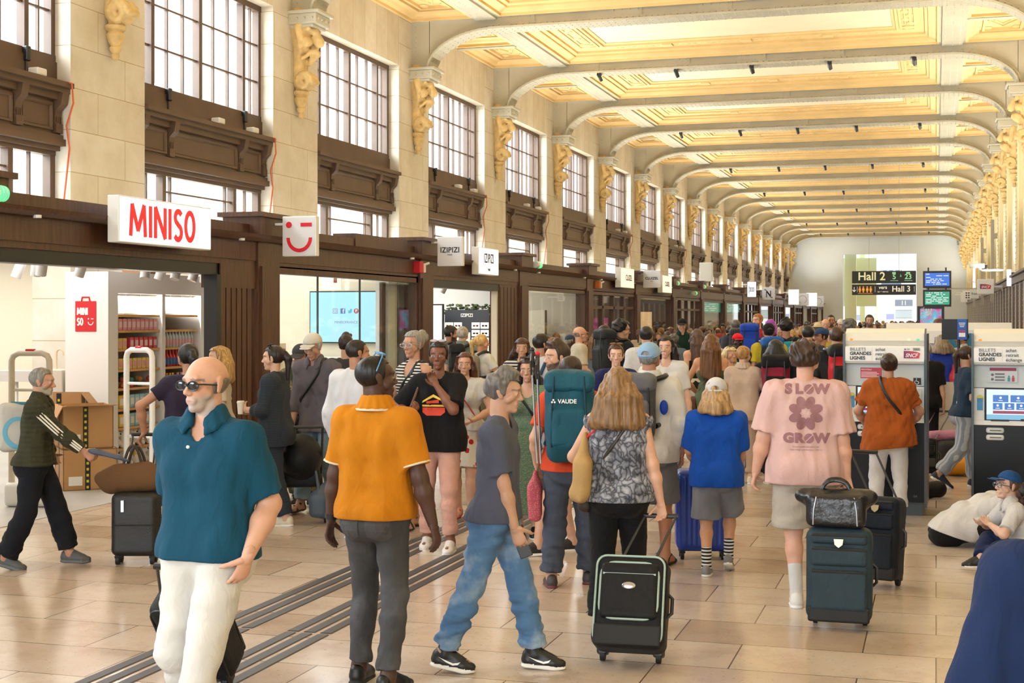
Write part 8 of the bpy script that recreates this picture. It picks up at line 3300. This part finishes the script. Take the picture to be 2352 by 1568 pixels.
 person('person with cropped dark hair and beard in a white collarless shirt seen from behind', p, -12, b, 'b07f63', ('crop', '1f1613'), dict(m=cloth('dcdde2'), sl=1.9, hem=-.14, g=.03, ag=.024, wr=.011, flare=.02), dict(m=cloth('5a5a44'), g=.022), dict(m=BLACK), V2, beard='1f1613')
 p, h = spotd(795, 16.5, 772)
 person('dark tousled-haired person just behind the old person in the white cap', p, 30, Body(h, head=(-.3, 0, 0)), 'c39a80', ('quiff', '2a1d18'), dict(m=cloth('40424a'), sl=.7, hem=-.06, g=.02), dict(m=cloth('2c2f38')), dict(m=BLACK), V3)
 # camouflage jacket with dark cap
 p, h = spotd(700, 15.2, 790)
 b = Body(h, head=(.0, -.2, 0), lean=.22, lh=(-.2, .3, .8), rh=(.24, .3, .82))
 o = person('person in a camouflage jacket and dark flat cap pushing a dark buggy', p, 190, b, 'c08d74', ('short', '2a221e'), dict(m=cloth('77704f', 'camo'), sl=1.9, hem=-.1, g=.034, ag=.024, name='jacket'), dict(m=cloth('77704f', 'camo'), g=.024), dict(m=BLACK), V3, cap=('cap', cloth('45464a')))
 soft_bag('black_rucksack', 'black rucksack hanging from the shoulder of the camouflage jacket', 'backpack', o.location, o.rotation_euler.z, [Bx(b.chest + np.array((.22, .02, -.05)), (.08, .13, .22), .06)], NYL('1d1e20'))
 q = atd(690, 14.0)
 t = thing('buggy', 'dark folding buggy with a black hood in front of the camouflage jacket', 'buggy', (q[0], q[1], 0), .5)
 np_mesh('hood', [mesh_sdf([Pr((0, 0, .62), None, .27, rad=(.22, .3, .24), clips=(((0, .08, .6), (0, .7, -.7)),))], .014, .02)], NYL('18191b'), t)
 np_mesh('seat', [mesh_sdf([Bx((0, .08, .42), (.19, .22, .09), .05), Bx((0, -.05, .56), (.19, .06, .2), .05)], .014, .03)], NYL('22252a'), t)
 m = MB()
 for s in (-1, 1):
  m.tube([(s * .22, .34, .1), (s * .21, .0, .5), (s * .2, -.32, .95)], .013, 8).tube([(s * .22, -.28, .1), (s * .21, .05, .46)], .013, 8)
 m.tube([(-.2, -.32, .95), (.2, -.32, .95)], .016, 8)
 m.build('frame', DGREY, t, smooth=True)
 for s in (-1, 1):
  for y in (.34, -.28):
   MB().cyl((s * .235 - .02, y, .1), (s * .235 + .02, y, .1), .1, n=20).build('wheel', RUBBER, t, smooth=True)
 soft_bag('blue_grey_bag', 'blue grey bag slung on the side of the dark buggy', 'bag', (q[0] + .3, q[1] - .2, 0.0), .4, [Pr((0, 0, .36), (.12, .1, .48), .1, .08), Bx((0, 0, .3), (.1, .12, .12), .06)], NYL('54606c'), handles=[[(0, -.05, .4), (-.05, .1, .7), (0, .05, .42)]])
 bpy.data.objects['blue_grey_bag'].location.z = -.12
 # striped tank top
 p, h = spotd(952, 13.4, 763)
 b = Body(h, fem=True, head=(.25, .0, 0), lf=(-.1, .15, 0), rf=(.1, -.12, 0), rh=(.10, .2, 1.0), re=(1, -.5, -.3), lh=(-.1, .22, 1.02), le=(-1, -.5, -.3))
 o = person('grey-haired person in a black and white striped tank top and denim, watch on wrist', p, 148, b, 'c4947a', ('bun', '8f8b86'), dict(m=cloth('1d1e22', 'stripe', 'e8e6e2', 1.1), sl=0, hem=-.06, g=.016, neck=.04, strap=.02), dict(m=DEN('33475c', '4d6277'), skirt=.6, flare=.02, g=.012, name='skirt'), dict(m=M('dark sandal', '2f2a2a', .6), sandal=True), V2, glasses=('clear', GLASS, CHROME))
 strap(o, b, 'black bag strap across the striped tank top', BLACK, True, -1, r=.016)
 # black tee, pink trousers
 p, h = spot(1008, 1262, 788)
 b = Body(h, fem=True, head=(.05, .05, 0), lf=(-.12, .1, 0), rf=(.12, -.1, 0), lh=(-.015, .17, 1.40), le=(-.6, .4, -1), rh=(.19, .17, 1.16), re=(1, -.4, -.5), fat=.018, lcurl=1.3, rcurl=1.1, lfing=(.5, -.2, .8), lth=(1, .2, .2), rfing=(-.5, .5, .5))
 o = person('person in pink trousers and a black tee with a red print, hand at chin', p, 188, b, '7e523f', ('bun', '19120f'), dict(m=cloth('121214'), sl=.85, hem=-.1, g=.024, slg=.016, flare=.01), dict(m=cloth('d9a796'), len=1.84, g=.012, wr=.006), dict(m=M('white sneaker', 'dedcd8', .5), sole=WHITESOLE), V2, glasses=('hair', M('lilac lens', 'a8a0b8', .1), CHROME))
 sh = [c for c in o.children if c.name.startswith('shirt')][0]
 X = basis((0.02, .6, b.chest[2] - .02), (-1, 0, 0), (0, 0, 1))
 for pts, mt in (([(-.1, -.06), (.1, -.06), (.1, -.1), (.06, -.13), (-.06, -.13), (-.1, -.1)], 'd8452e'), ([(-.1, -.035), (.1, -.035), (.1, -.052), (-.1, -.052)], 'ecc24a'), ([(-.09, .0), (0, .055), (.09, .01), (.1, -.01), (0, .03), (-.1, -.02)], 'ecc24a'), ([(-.06, -.005), (.05, .01), (.05, -.02), (-.06, -.025)], 'd8452e')):
  decal(sh, [(x, y, 0) for x, y in pts], [list(range(len(pts)))], X, (0, -1, 0), M('print ' + mt, mt, .7), 'print_shape', sh)
 bc = b.rh = b.wr + np.array((.05, .02, -.16))
 s2 = b.sr + b.U2 * .075
 soft_bag('checked_bag', 'blue and white checked shoulder bag beside the black tee', 'bag', o.location, o.rotation_euler.z, [Bx(bc + (0, -.03, -.06), (.05, .13, .17), .04)], cloth('3a4260', 'vstripe', 'c9c6be', 1.4), handles=[[bc + (0, .05, .1), s2 + (0, .09, -.12), s2 + (-.02, 0.02, 0.0), s2 + (-.01, -.07, -.08), bc + (0, -.1, .1)]], hmat=M('brown leather strap', '5a3a2c', .5))
 t = thing('folded_umbrella', 'blue folded umbrella sticking out of the checked bag', 'umbrella', o.location, o.rotation_euler.z)
 MB().tube([bc + (.03, .12, -.16), bc + (.02, .13, 0), bc + (.0, .12, .14)], [.012, .032, .022], 10).build('canopy', NYL('24409a'), t, smooth=True)
 MB().tube([bc + (.0, .12, .14), bc + (-.01, .12, .21)], .014, 8).build('handle', BLACK, t, smooth=True)
 # white lace tee and floral skirt
 p, h = spot(1068, 1190, 812)
 b = Body(h, fem=True, head=(.15, .0, 0), lf=(-.09, .12, 0), rf=(.09, -.08, 0), lh=(-.14, .24, 1.06), le=(-1, -.4, -.4))
 o = person('auburn-haired person in a white lace tee and red floral skirt behind the black tee', p, 186, b, 'cf9f86', ('long', '55301f'), dict(m=cloth('dcd9d4'), sl=.5, hem=.0, g=.018, fit=True), dict(m=cloth('c42c2c', 'floral', 'e9e2d6'), skirt=.40, flare=.05, g=.016, name='skirt'), dict(m=M('red sandal', 'c03028', .5), sandal=True), V2)
 strap(o, b, 'red bag worn over the floral skirt', M('red leather', 'c2402e', .4), True, 1, r=.008)

def middle_group():
 # around the eyewear shop
 p, h = spotd(1104, 20.5, 770)
 b = Body(h, fem=True, head=(-.5, 0, 0), rh=(.2, .25, 1.05), re=(1, -.6, -.3))
 o = person('blonde ponytailed person in a white tee and olive trousers with a pale grey backpack', p, -28, b, 'c78f72', ('ponytail', 'c9a468'), dict(m=cloth('e2dfd8'), sl=.6, hem=.02, g=.018, fit=True), dict(m=cloth('6f6a50'), g=.024, flare=.03), dict(m=BLACK), V3)
 backpack(o, b, 'pale grey and taupe backpack worn by the blonde ponytailed person', NYL('8f877c'), (.28, .15, .42), NYL('a9b8bd'), lid=False)
 p, h = spotd(1032, 22.5, 750)
 b = Body(h, head=(-.3, -.1, 0))
 o = person('dark-haired bearded person in black at the eyewear shop door', p, -42, b, 'a87a62', ('short', '1f1815'), dict(m=cloth('1c1d20'), sl=.7, hem=-.06, g=.02), dict(m=cloth('30323a')), dict(m=BLACK), V3, beard='1f1815')
 backpack(o, b, 'black backpack of the dark-haired person at the eyewear shop door', NYL('17181a'), (.28, .15, .42))
 p, h = spotd(1062, 21.8, 752)
 b = Body(h, head=(-.1, 0, 0))
 o = person('silver-haired person in a sage shirt looking into the eyewear shop', p, 8, b, 'c9a088', ('short', 'a8a298'), dict(m=cloth('7d8a82'), sl=.7, hem=-.08, g=.024, collar=True), dict(m=cloth('4a4c50')), dict(m=BLACK), V3)
 backpack(o, b, 'slim black backpack on the sage shirt', NYL('1a1b1d'), (.24, .12, .4), side=-.05)
 p, h = spotd(1199, 17.5, 779)
 person('brown bobbed person in a striped top by the wood panel', p, 188, Body(h, fem=True, head=(.1, 0, 0)), 'cf9f86', ('bob', '4a3326'), dict(m=cloth('262a36', 'stripe', 'e0dcd4', .8), sl=.6, hem=-.05, g=.018), dict(m=cloth('3b3d44')), dict(m=BLACK), V3)
 p, h = spotd(1243, 16.6, 769)
 b = Body(h, head=(-.6, 0, 0))
 o = person('dark-haired bearded person in a white tee with blue backpack straps by the wood panel', p, -14, b, 'b98a70', ('short', '211916'), dict(m=cloth('dcdee4'), sl=.6, hem=-.06, g=.02), dict(m=cloth('3d4250')), dict(m=BLACK), V3, beard='211916')
 backpack(o, b, 'slate blue backpack on the white tee by the wood panel', NYL('3a4c66'), (.26, .13, .36), up=-.14, lid=False, straps=NYL('30506e'))
 p, h = spotd(1330, 23.0, 751)
 person('bald person in a beige striped tee standing before the plain shop glass', p, -62, Body(h, head=(-.1, 0, 0), rh=(.24, .2, .95)), 'cf9f86', ('sides', '8a7668'), dict(m=cloth('b9ac8e', 'stripe', 'd8d0bc', 1.4), sl=.85, hem=-.08, g=.024), dict(m=cloth('55564f')), dict(m=BLACK), V3, glasses=('clear', GLASS, BLACK))
 p, h = spotd(1424, 20.0, 737)
 b = Body(h, head=(-.2, -.05, 0))
 o = person('curly black-haired person in a black jacket under a tall black rucksack', p, -46, b, 'c39a80', ('curly', '120f0f'), dict(m=cloth('1c1f24'), sl=1.9, hem=-.08, g=.026), dict(m=cloth('24262b')), dict(m=BLACK), V3, glasses=('clear', GLASS, BLACK))
 backpack(o, b, 'tall black rucksack worn by the curly black-haired person', NYL('23282c'), (.32, .22, .62), up=.06)
 p, h = spotd(1394, 25, 747)
 person('buzz-cut person in black looking down behind the tall black rucksack', p, 110, Body(h, head=(0, -.3, 0)), 'b98a70', ('crop', '3f2d22'), dict(m=cloth('1b1c1f'), sl=.7, hem=-.06), dict(m=cloth('2a2c33')), None, V3 + .002)
 p, h = spotd(1415, 15.0, 793)
 person('young person with tortoiseshell sunglasses on pulled-back hair in a navy top', p, 194, Body(h, fem=True, head=(.0, .0, 0), lf=(-.1, .1, 0)), 'dfb49e', ('bun', '54392b'), dict(m=cloth('23295c'), sl=.6, hem=-.05, g=.018), dict(m=cloth('2b2d36')), dict(m=BLACK), V3, glasses=('hair', M('tortoise lens', '6b4522', .15), M('tortoise frame', '4a2f18', .3)))
 p, h = spotd(1484, 19.0, 752)
 person('short dark-haired person in a white tee seen from behind near the wooden doors', p, 14, Body(h, head=(-.05, 0, 0)), 'c9a088', ('short', '1d1817'), dict(m=cloth('dfe0e4'), sl=.65, hem=-.07, g=.022), dict(m=cloth('33363e')), dict(m=BLACK), V3)
 p, h = spotd(1530, 15.6, 774)
 o = person('dark long-haired person in a white tee with a small red heart facing the camera', p, 184, Body(h, fem=True, head=(-.1, 0, 0), lh=(-.27, .02, .85)), 'd9ae98', ('long', '251916'), dict(m=cloth('e6e6e8'), sl=.75, hem=-.05, g=.02), dict(m=DEN()), dict(m=M('white sneaker', 'dedcd8', .5), sole=WHITESOLE), V3)
 p, h = spotd(1508, 16.8, 792)
 person('person in a white sleeveless top half hidden by the faded blue cap', p, 176, Body(h, fem=True), 'd9ae98', ('bun', '4a3428'), dict(m=cloth('e8e6e2'), sl=.2, hem=-.05), dict(m=cloth('c9c4ba')), None, V3 + .002)
 p, h = spotd(1566, 30.0, 734)
 b = Body(h, head=(-.3, -.15, 0), lf=(-.13, .1, 0), rf=(.12, -.1, 0))
 o = person('tall person in a black cap and dark green polo standing above the crowd', p, 205, b, 'cf9f86', ('crop', '6a5a4e'), dict(m=cloth('14352c'), sl=.8, hem=-.09, g=.024, collar=True), dict(m=DEN('2c4258', '3f586e')), dict(m=M('brown shoe', '4a362a', .5)), V3, cap=('cap', cloth('14171d')))
 p, h = spotd(1633, 18.0, 770)
 b = Body(h, fem=True, head=(-.1, 0, 0), lh=(-.16, .22, 1.0), le=(-1, -.4, 0))
 o = person('person with long straight brown hair in a fitted olive green strap dress', p, 10, b, 'cf9877', ('long', '6a4629'), dict(m=cloth('5e6f56'), sl=0, hem=.05, g=.012, fit=True, zneck=.02, name='dress_top'), dict(m=cloth('5e6f56'), skirt=.72, flare=.0, g=.012, name='dress_skirt'), dict(m=M('white sneaker', 'dedcd8', .5), sole=WHITESOLE), V3)
 strap(o, b, 'brown strap bag on the olive green dress', M('brown leather strap', '5a3a2c', .5), True, 1, r=.01)
 p, h = spotd(1602, 20.5, 758)
 person('brown-haired person with bare shoulders and black straps behind the olive dress', p, 40, Body(h, fem=True, head=(-.2, 0, 0)), 'd9a88c', ('long', '4f3728'), dict(m=cloth('1c1c1e'), sl=0, hem=-.02, fit=True, zneck=.04), dict(m=cloth('e0dedb'), len=.8, g=.03), dict(m=M('white sneaker', 'dedcd8', .5), sole=WHITESOLE), V3)
 p, h = spotd(1707, 17.0, 797)
 b = Body(h, fem=True, head=(-.35, 0, 0), rh=(.2, .2, 1.0), re=(1, -.4, -.2), lf=(-.1, .08, 0))
 o = person('short blonde-haired person in a beige blazer and beige trousers seen from behind', p, -4, b, 'd9ae98', ('short', 'a97f4c'), dict(m=cloth('cdb6a2'), sl=1.9, hem=-.12, g=.03, ag=.022, flare=.015, name='jacket', collar=True), dict(m=cloth('c2a78f'), g=.016, len=1.85), dict(m=M('cream sneaker', 'd8d0bc', .5), sole=WHITESOLE), V3)
 p, h = spotd(1694, 22.0, 769)
 person('dark-skinned person in a bright red cap in the crowd', p, 196, Body(h), '3f2a22', ('crop', '120e0d'), dict(m=cloth('30323a'), sl=.7, hem=-.06), dict(m=cloth('2a2c33')), None, V3 + .001, cap=('cap', cloth('e01f2d')))
 p, h = spotd(1676, 19.4, 797)
 person('older pale blonde person with black sunglasses on the head beside the beige blazer', p, 215, Body(h, fem=True, head=(.2, 0, 0)), 'd0a086', ('bob', 'd0b98e'), dict(m=cloth('d8cfc2'), sl=.6, hem=-.05), dict(m=cloth('8a8378')), None, V3, glasses=('hair',) + SUNG)
 t = thing('striped_suitcase', 'white and grey striped cabin case standing beyond the beige trousers', 'suitcase', atd(1727, 18.3), .2)
 MB().rbox((0, 0, .33), (.36, .22, .55), .05, 4).build('shell', cloth('dedede', 'vstripe', '8b95a5', 1.2), t, smooth=True)
 for s in (-1, 1):
  MB().cyl((s * .13 - .015, 0, .035), (s * .13 + .015, 0, .035), .035, n=14).build('wheel', RUBBER, t)
 # backpackers
 p, h = spotd(1782, 17.0, 783)
 b = Body(h)
 o = person('black-haired person in a navy top under the crimson and black rucksack', p, 6, b, 'a87a62', ('bob', '0f0d0d'), dict(m=cloth('1c2333'), sl=1.9, hem=-.06, g=.024), dict(m=cloth('23262e')), dict(m=BLACK), V3)
 backpack(o, b, 'crimson rucksack with a black and red lid in front of the queue', NYL('8a1430'), (.33, .22, .55), NYL('17181b'), up=-.02)
 p, h = spotd(1766, 22.0, 746)
 b = Body(h)
 o = person('person in a black cap and yellow top under a black and blue rucksack', p, 18, b, 'b98a70', ('short', '1b1615'), dict(m=cloth('d8c23a'), sl=.7, hem=-.06), dict(m=cloth('23262e')), None, V3 + .001, cap=('back', cloth('14161a')))
 backpack(o, b, 'black and bright blue rucksack just behind the crimson one', NYL('17191d'), (.33, .22, .5), NYL('1a5fb0'), up=.03)
 p, h = spotd(1806, 24.0, 736)
 b = Body(h)
 o = person('person with curly black hair and a turquoise pack in the queue', p, 8, b, 'a87a62', ('afro', '14100f'), dict(m=cloth('2a3236'), sl=.7, hem=-.06), dict(m=cloth('23262e')), None, V3 + .001)
 backpack(o, b, 'turquoise daypack below curly black hair', NYL('1f8fa8'), (.28, .16, .4), lid=False)
 p, h = spotd(1856, 21.0, 750)
 person('black-haired person in the queue just right of the turquoise pack', p, 10, Body(h), 'c9a088', ('short', '15110f'), dict(m=cloth('3a3f48'), sl=.7, hem=-.06), dict(m=cloth('23262e')), None, V3 + .001)
 p, h = spotd(1888, 21.5, 757)
 person('person in a navy baseball cap and white shirt turned aside in the queue', p, 120, Body(h, head=(.1, 0, 0)), 'b07f63', ('short', '2a1d18'), dict(m=cloth('d8d8da'), sl=.7, hem=-.06), dict(m=cloth('23262e')), None, V3 + .001, cap=('cap', cloth('2c4a78')))
 p, h = spotd(1922, 16.4, 752)
 b = Body(h, head=(-.1, 0, 0))
 o = person('short brown-haired person in a black tee and shorts left of the ticket machine', p, 12, b, 'b98a70', ('crop', '45301f'), dict(m=cloth('17181a'), sl=.7, hem=-.08, g=.022), dict(m=cloth('191b22'), len=.95, g=.026), dict(m=BLACK), V3)
 backpack(o, b, 'scarlet and black rucksack left of the ticket machine', NYL('c31f26'), (.3, .2, .55), NYL('1b1c1e'), side=.02)
 p, h = spotd(1951, 22.0, 737)
 person('person with curly salt-and-pepper hair in a white shirt above the ticket machine', p, 24, Body(h, head=(-.4, 0, 0)), 'c9a088', ('curly', '5a5856'), dict(m=cloth('dcdee2'), sl=.8, hem=-.08, collar=True), dict(m=cloth('3a3f48')), None, V3 + .001)
 p, h = spotd(1720, 27.0, 741)
 b = Body(h, head=(0, -.3, 0))
 o = person('person hidden under a royal blue rucksack in the crowd', p, 10, b, 'c9a088', ('short', '2a1d18'), dict(m=cloth('1f3fae'), sl=.7, hem=-.06), dict(m=cloth('23262e')), None, V3 + .001)
 backpack(o, b, 'royal blue rucksack with a high lid in the crowd', NYL('1440b4'), (.36, .25, .66), NYL('1748c4'), up=.12)
 p, h = spotd(1690, 28.0, 736)
 b = Body(h)
 o = person('grey-haired person with a charcoal rucksack beside the royal blue one', p, 20, b, 'c9a088', ('short', '59524c'), dict(m=cloth('45484f'), sl=.7, hem=-.06), dict(m=cloth('23262e')), None, V3 + .001)
 backpack(o, b, 'charcoal rucksack with a tan patch beside the royal blue one', NYL('2d3036'), (.36, .24, .6), NYL('3b3f46'), up=.03)
 p, h = spotd(1741, 30.0, 722)
 person('tall ginger-haired person in red seen over the crowd', p, 150, Body(h), 'dba890', ('short', 'a8683c'), dict(m=cloth('a82a30'), sl=.8, hem=-.06), dict(m=cloth('23262e')), None, V3 + .001, beard='a8683c')
 p, h = spotd(1770, 31.0, 735)
 person('person with bright purple and pink hair in the crowd', p, 20, Body(h, fem=True), 'd0a086', ('bob', '9a3fb0'), dict(m=cloth('c83a4a'), sl=.7, hem=-.06), dict(m=cloth('23262e')), None, V3 + .001)
 p, h = spotd(1879, 31.0, 743)
 person('person in a straw hat with a blue band in the crowd', p, 30, Body(h), 'c9a088', ('short', '6a5a4a'), dict(m=cloth('d8c8b8'), sl=.7, hem=-.06), dict(m=cloth('23262e')), None, V3 + .001, cap=('straw', cloth('dcc9a0')))
 p, h = spotd(1908, 33.0, 724)
 person('person in glasses holding an arm up against the bright opening', p, 190, Body(h, rh=(.15, .15, 1.62), re=(1, .2, -.2)), 'b98a70', ('crop', '2a1d18'), dict(m=cloth('dcdcdc'), sl=.7, hem=-.06), dict(m=cloth('23262e')), None, V3 + .001, beard='2a1d18')
 p, h = spotd(1896, 32.0, 733)
 person('bald person with grey beard in the crowd left of the ticket machine', p, 186, Body(h), 'd0a086', ('sides', '9a8f86'), dict(m=cloth('6a7078'), sl=.7, hem=-.06), dict(m=cloth('23262e')), None, V3 + .001, beard='a89a90')
 p, h = spotd(1932, 32.0, 735)
 person('person in a cream baseball cap facing the camera in the crowd', p, 186, Body(h), 'd0a086', ('short', '5a463a'), dict(m=cloth('7a3a40'), sl=.7, hem=-.06), dict(m=cloth('23262e')), None, V3 + .001, cap=('cap', cloth('d8d4c8')))
 p, h = spotd(1997, 33.0, 724)
 person('dark-haired person with a moustache looking over the ticket machine', p, 186, Body(h), 'c39a80', ('short', '2f2019'), dict(m=cloth('c9c6c0'), sl=.7, hem=-.06), dict(m=cloth('23262e')), None, V3 + .001, beard='4a3428')
 # right of the machine
 p, h = spotd(2126, 19.0, 789)
 b = Body(h, head=(.1, 0, 0), rh=(.24, -.03, .86), rcurl=1.0, lf=(-.1, .1, 0), rf=(.1, -.1, 0))
 o = person('white-haired person in a black tee and black trousers pulling a case beyond the machine', p, 4, b, 'c9a088', ('short', 'b9b4ad'), dict(m=cloth('121214'), sl=.85, hem=-.1, g=.026), dict(m=cloth('15161a'), g=.02), dict(m=BLACK, sole=WHITESOLE), V3)
 gp = wpt(o, b.wr + np.array((0, 0, -.07)))
 suitcase('suitcase', 'small dark case with a silver handle pulled by the white-haired person in black', atd(2122, 17.6), .0, (.34, .22, .42), NYL('1c1d20'), 'soft', -.5, gp, BLACK, hmat=CHROME)
 p, h = spotd(2163, 21.5, 770)
 b = Body(h, fem=True, head=(.2, 0, 0), rh=(.22, .15, .95))
 o = person('grey-blonde person in a royal blue top with a red shoulder bag beyond the machine', p, 12, b, 'cf9f86', ('bob', '8f7f6a'), dict(m=cloth('2440a8'), sl=1.9, hem=-.1, g=.028), dict(m=cloth('1a1c22'), g=.02), dict(m=M('grey sneaker', '77777b', .5), sole=WHITESOLE), V3)
 bc = b.p0 + np.array((.2, -.1, .22))
 s2 = b.sr + b.U2 * .08
 soft_bag('red_bag', 'large red shoulder bag on the royal blue top', 'bag', o.location, o.rotation_euler.z, [Bx(bc, (.08, .2, .17), .06), Pr(bc + (0, .2, -.05), bc + (0, -.2, -.05), .11)], M('red canvas', 'b8343a', .6, bump=(14, .4)), handles=[[bc + (0, .1, .16), s2 + (0, .05, -.03), s2 + (-.02, 0, .02), s2 + (0, -.05, -.03), bc + (0, -.1, .16)]], hmat=M('brown leather strap', '5a3a2c', .5), wr=.012)
 p, h = spotd(2216, 16.6, 797)
 b = Body(h, head=(.0, 0, 0), lf=(-.08, .14, 0), rf=(.1, -.36, .0), rheel=.10, lean=.03, rh=(.2, .25, 1.05), lh=(-.1, .3, 1.1))
 person('curly-haired person in a navy tee and pale striped trousers beside the right-hand machine', p, -72, b, 'c39a80', ('ponytail', '3a2a22'), dict(m=cloth('22384f'), sl=.8, hem=-.05, g=.018), dict(m=cloth('b9c0cc', 'vstripe', '8f99aa', .8), g=.03, flare=.02), dict(m=M('navy slip-on', '232a3c', .6), sole=WHITESOLE), V3)
 p, h = spotd(2212, 23.5, 762)
 person('dark-haired staff member in a white shirt behind the two machines', p, 100, Body(h), 'b07f63', ('crop', '14110f'), dict(m=cloth('dcdee6'), sl=.8, hem=-.06, collar=True), dict(m=cloth('1c2130')), dict(m=BLACK), V3)
 p, h = spotd(2157, 27, 733)
 person('brown-haired person in a dark top between the two ticket machines', p, -60, Body(h, head=(-.2, 0, 0)), 'd0a086', ('short', '5a4030'), dict(m=cloth('1c1c1f'), sl=.7, hem=-.06), dict(m=cloth('23262e')), None, V3 + .001)
 p, h = spotd(2142, 25, 760)
 person('grey-haired person in a striped shirt between the two ticket machines', p, 10, Body(h, fem=True), 'd0a086', ('bob', 'b0aaa0'), dict(m=cloth('8a8d92', 'vstripe', 'd8d8d8'), sl=.7, hem=-.06), dict(m=cloth('23262e')), None, V3 + .001)
 # luggage on the floor beyond
 q = atd(2185, 18.2)
 soft_bag('grey_backpack', 'dark grey backpack lying on the floor between the machines', 'backpack', (q[0], q[1], 0), .3, [Bx((0, 0, .22), (.2, .14, .22), .09)], NYL('3c3d42'))
 soft_bag('pink_jacket', 'pink jacket draped over the dark grey backpack', 'jacket', (q[0] - .05, q[1] - .02, .42), .2, [Pr((-.2, 0, .06), (.18, 0, .07), .07, .06)], cloth('c48aa8'))
 soft_bag('yellow_bag', 'yellow bag on the floor by the right-hand machine', 'bag', (q[0] + .12, q[1] - .35, 0), 0, [Pr((-.12, 0, .13), (.16, 0, .15), .13, .11)], M('yellow nylon', 'e09a1c', .5))
 q = atd(2132, 15.6)
 soft_bag('black_bag', 'crumpled black bag lying on the floor beside the ticket machine', 'bag', (q[0], q[1], 0), 0, [Pr((-.12, 0, .09), (.1, .05, .1), .1, .09)], NYL('131416'), wr=.014)

foreground()
left_group()
middle_group()

# ------------------------------------------------------------------ the crowd down the hall
def crowd():
 rnd = random.Random(11)
 protos = []
 base = Vector((0, 0, 0))
 defs = [(dict(), ('short', '2a1d18'), .7, None), (dict(head=(.3, 0, 0)), ('crop', '2a1d18'), .7, None), (dict(fem=True), ('long', '2a1d18'), .55, None),
   (dict(fem=True, head=(-.3, 0, 0)), ('ponytail', '2a1d18'), .6, None), (dict(fem=True), ('bob', '2a1d18'), .6, None), (dict(head=(0, -.2, 0)), ('curly', '2a1d18'), .8, None),
   (dict(head=(.1, -.1, 0)), ('sides', '2a1d18'), 1.9, None), (dict(), ('short', '2a1d18'), .8, 'cap'), (dict(head=(-.4, 0, 0)), ('quiff', '2a1d18'), 1.9, None)]
 skins = ['d0a088', 'c39a80', 'd9b09a', 'b07f63', '8a5c46', '4e362c']
 hairs = ['1c1512', '2a1d18', '3b2a20', '54392b', '7a5a3a', '9a948c', '5a5652', 'b08a50']
 tops = ['dcdcde', '2a2d34', '17181a', '3c4a66', '7a2f38', '8a8f98', '4f6a5a', 'c9b9a4', '2f5f9a', '5a4a6a', 'b8a23a', 'a84a3a', '6a7a88', 'd8d0c8']
 pants = ['23262e', '3a4658', '55544c', '2a2c33', '6a6d72']
 hp = ['dark', 'brown', 'grey', 'fair']
 mats_s = [skin_mat(c) for c in skins]
 used = [0] * len(defs)
 spots = []
 # rows of the queue: denser with distance, kept out of the middle-distance people
 y = 24.5
 while y < 104:
  n = 4 if y < 34 else 5
  for i in range(n + (1 if y > 45 else 0)):
   x = rnd.uniform(-7.7, -2.2 if y < 32 else (-1.2 if y < 40 else .6))
   spots.append((x, y + rnd.uniform(-.5, .5)))
  y += 1.15 if y < 60 else 1.9
 keep = []
 taken = [o.location for o in COL.objects if o.get('category') == 'person']
 for x, y in spots:
  if all((x - q[0]) ** 2 + (y - q[1]) ** 2 > .36 for q in keep) and all((x - q.x) ** 2 + (y - q.y) ** 2 > .45 for q in taken):
   keep.append((x, y))
 for n, (x, y) in enumerate(keep):
  i = rnd.randrange(len(defs))
  kw, hr, sl, cap = defs[i]
  face = rnd.choice([0, 10, -15, 25, 180, 195, 165, 90, -70, 8, 15])
  if len(protos) <= i or True:
   pass
  if not used[i]:
   used[i] = 1
   o = person('x', (x, y, 0), face, Body(1.72, lf=(-.1, .08, 0), rf=(.1, -.06, 0), **kw), skins[0], hr, dict(m=cloth(tops[0]), sl=sl, hem=-.08, g=.022), dict(m=cloth(pants[0]), g=.02), dict(m=BLACK), .017,
      cap=('cap', cloth('23262e')) if cap else None)
   for c in o.children_recursive:
    for s in c.material_slots:
     mm = s.material
     s.link = 'OBJECT'
     s.material = mm
   defs[i] = (kw, hr, sl, o)
   protos.append(o)
  else:
   o = dup(defs[i][3], (x, y, 0), math.radians(face + rnd.uniform(-20, 20)))
  sc = rnd.uniform(.93, 1.05)
  o.scale = (sc, sc, sc)
  hc, tc, pc, sk = rnd.choice(hairs), rnd.choice(tops), rnd.choice(pants), rnd.choice(mats_s)
  for c in o.children:
   nm = c.name.split('.')[0]
   mt = {'body': sk, 'hair': hair_mat(hc), 'shirt': cloth(tc), 'trousers': cloth(pc), 'cap': cloth(rnd.choice(tops))}.get(nm)
   if mt is not None:
    for s in c.material_slots:
     s.link = 'OBJECT'
     s.material = mt
  tone = {'1c1512': 'black', '2a1d18': 'dark', '3b2a20': 'dark', '54392b': 'brown', '7a5a3a': 'light brown', '9a948c': 'grey', '5a5652': 'grey', 'b08a50': 'fair'}[hc]
  tn = {'dcdcde': 'white', '2a2d34': 'charcoal', '17181a': 'black', '3c4a66': 'slate blue', '7a2f38': 'maroon', '8a8f98': 'grey', '4f6a5a': 'green', 'c9b9a4': 'beige', '2f5f9a': 'blue', '5a4a6a': 'purple', 'b8a23a': 'mustard', 'a84a3a': 'brick red', '6a7a88': 'blue grey', 'd8d0c8': 'cream'}[tc]
  far = 'crowded middle of the hall' if y < 45 else ('dense far crowd' if y < 75 else 'distant crowd at the end opening')
  o['label'] = '%s-haired figure in a %s top in the %s' % (tone, tn, far)
  o['group'] = 'crowd: %s hair, %s top, %s' % (tone, tn, far)

crowd()
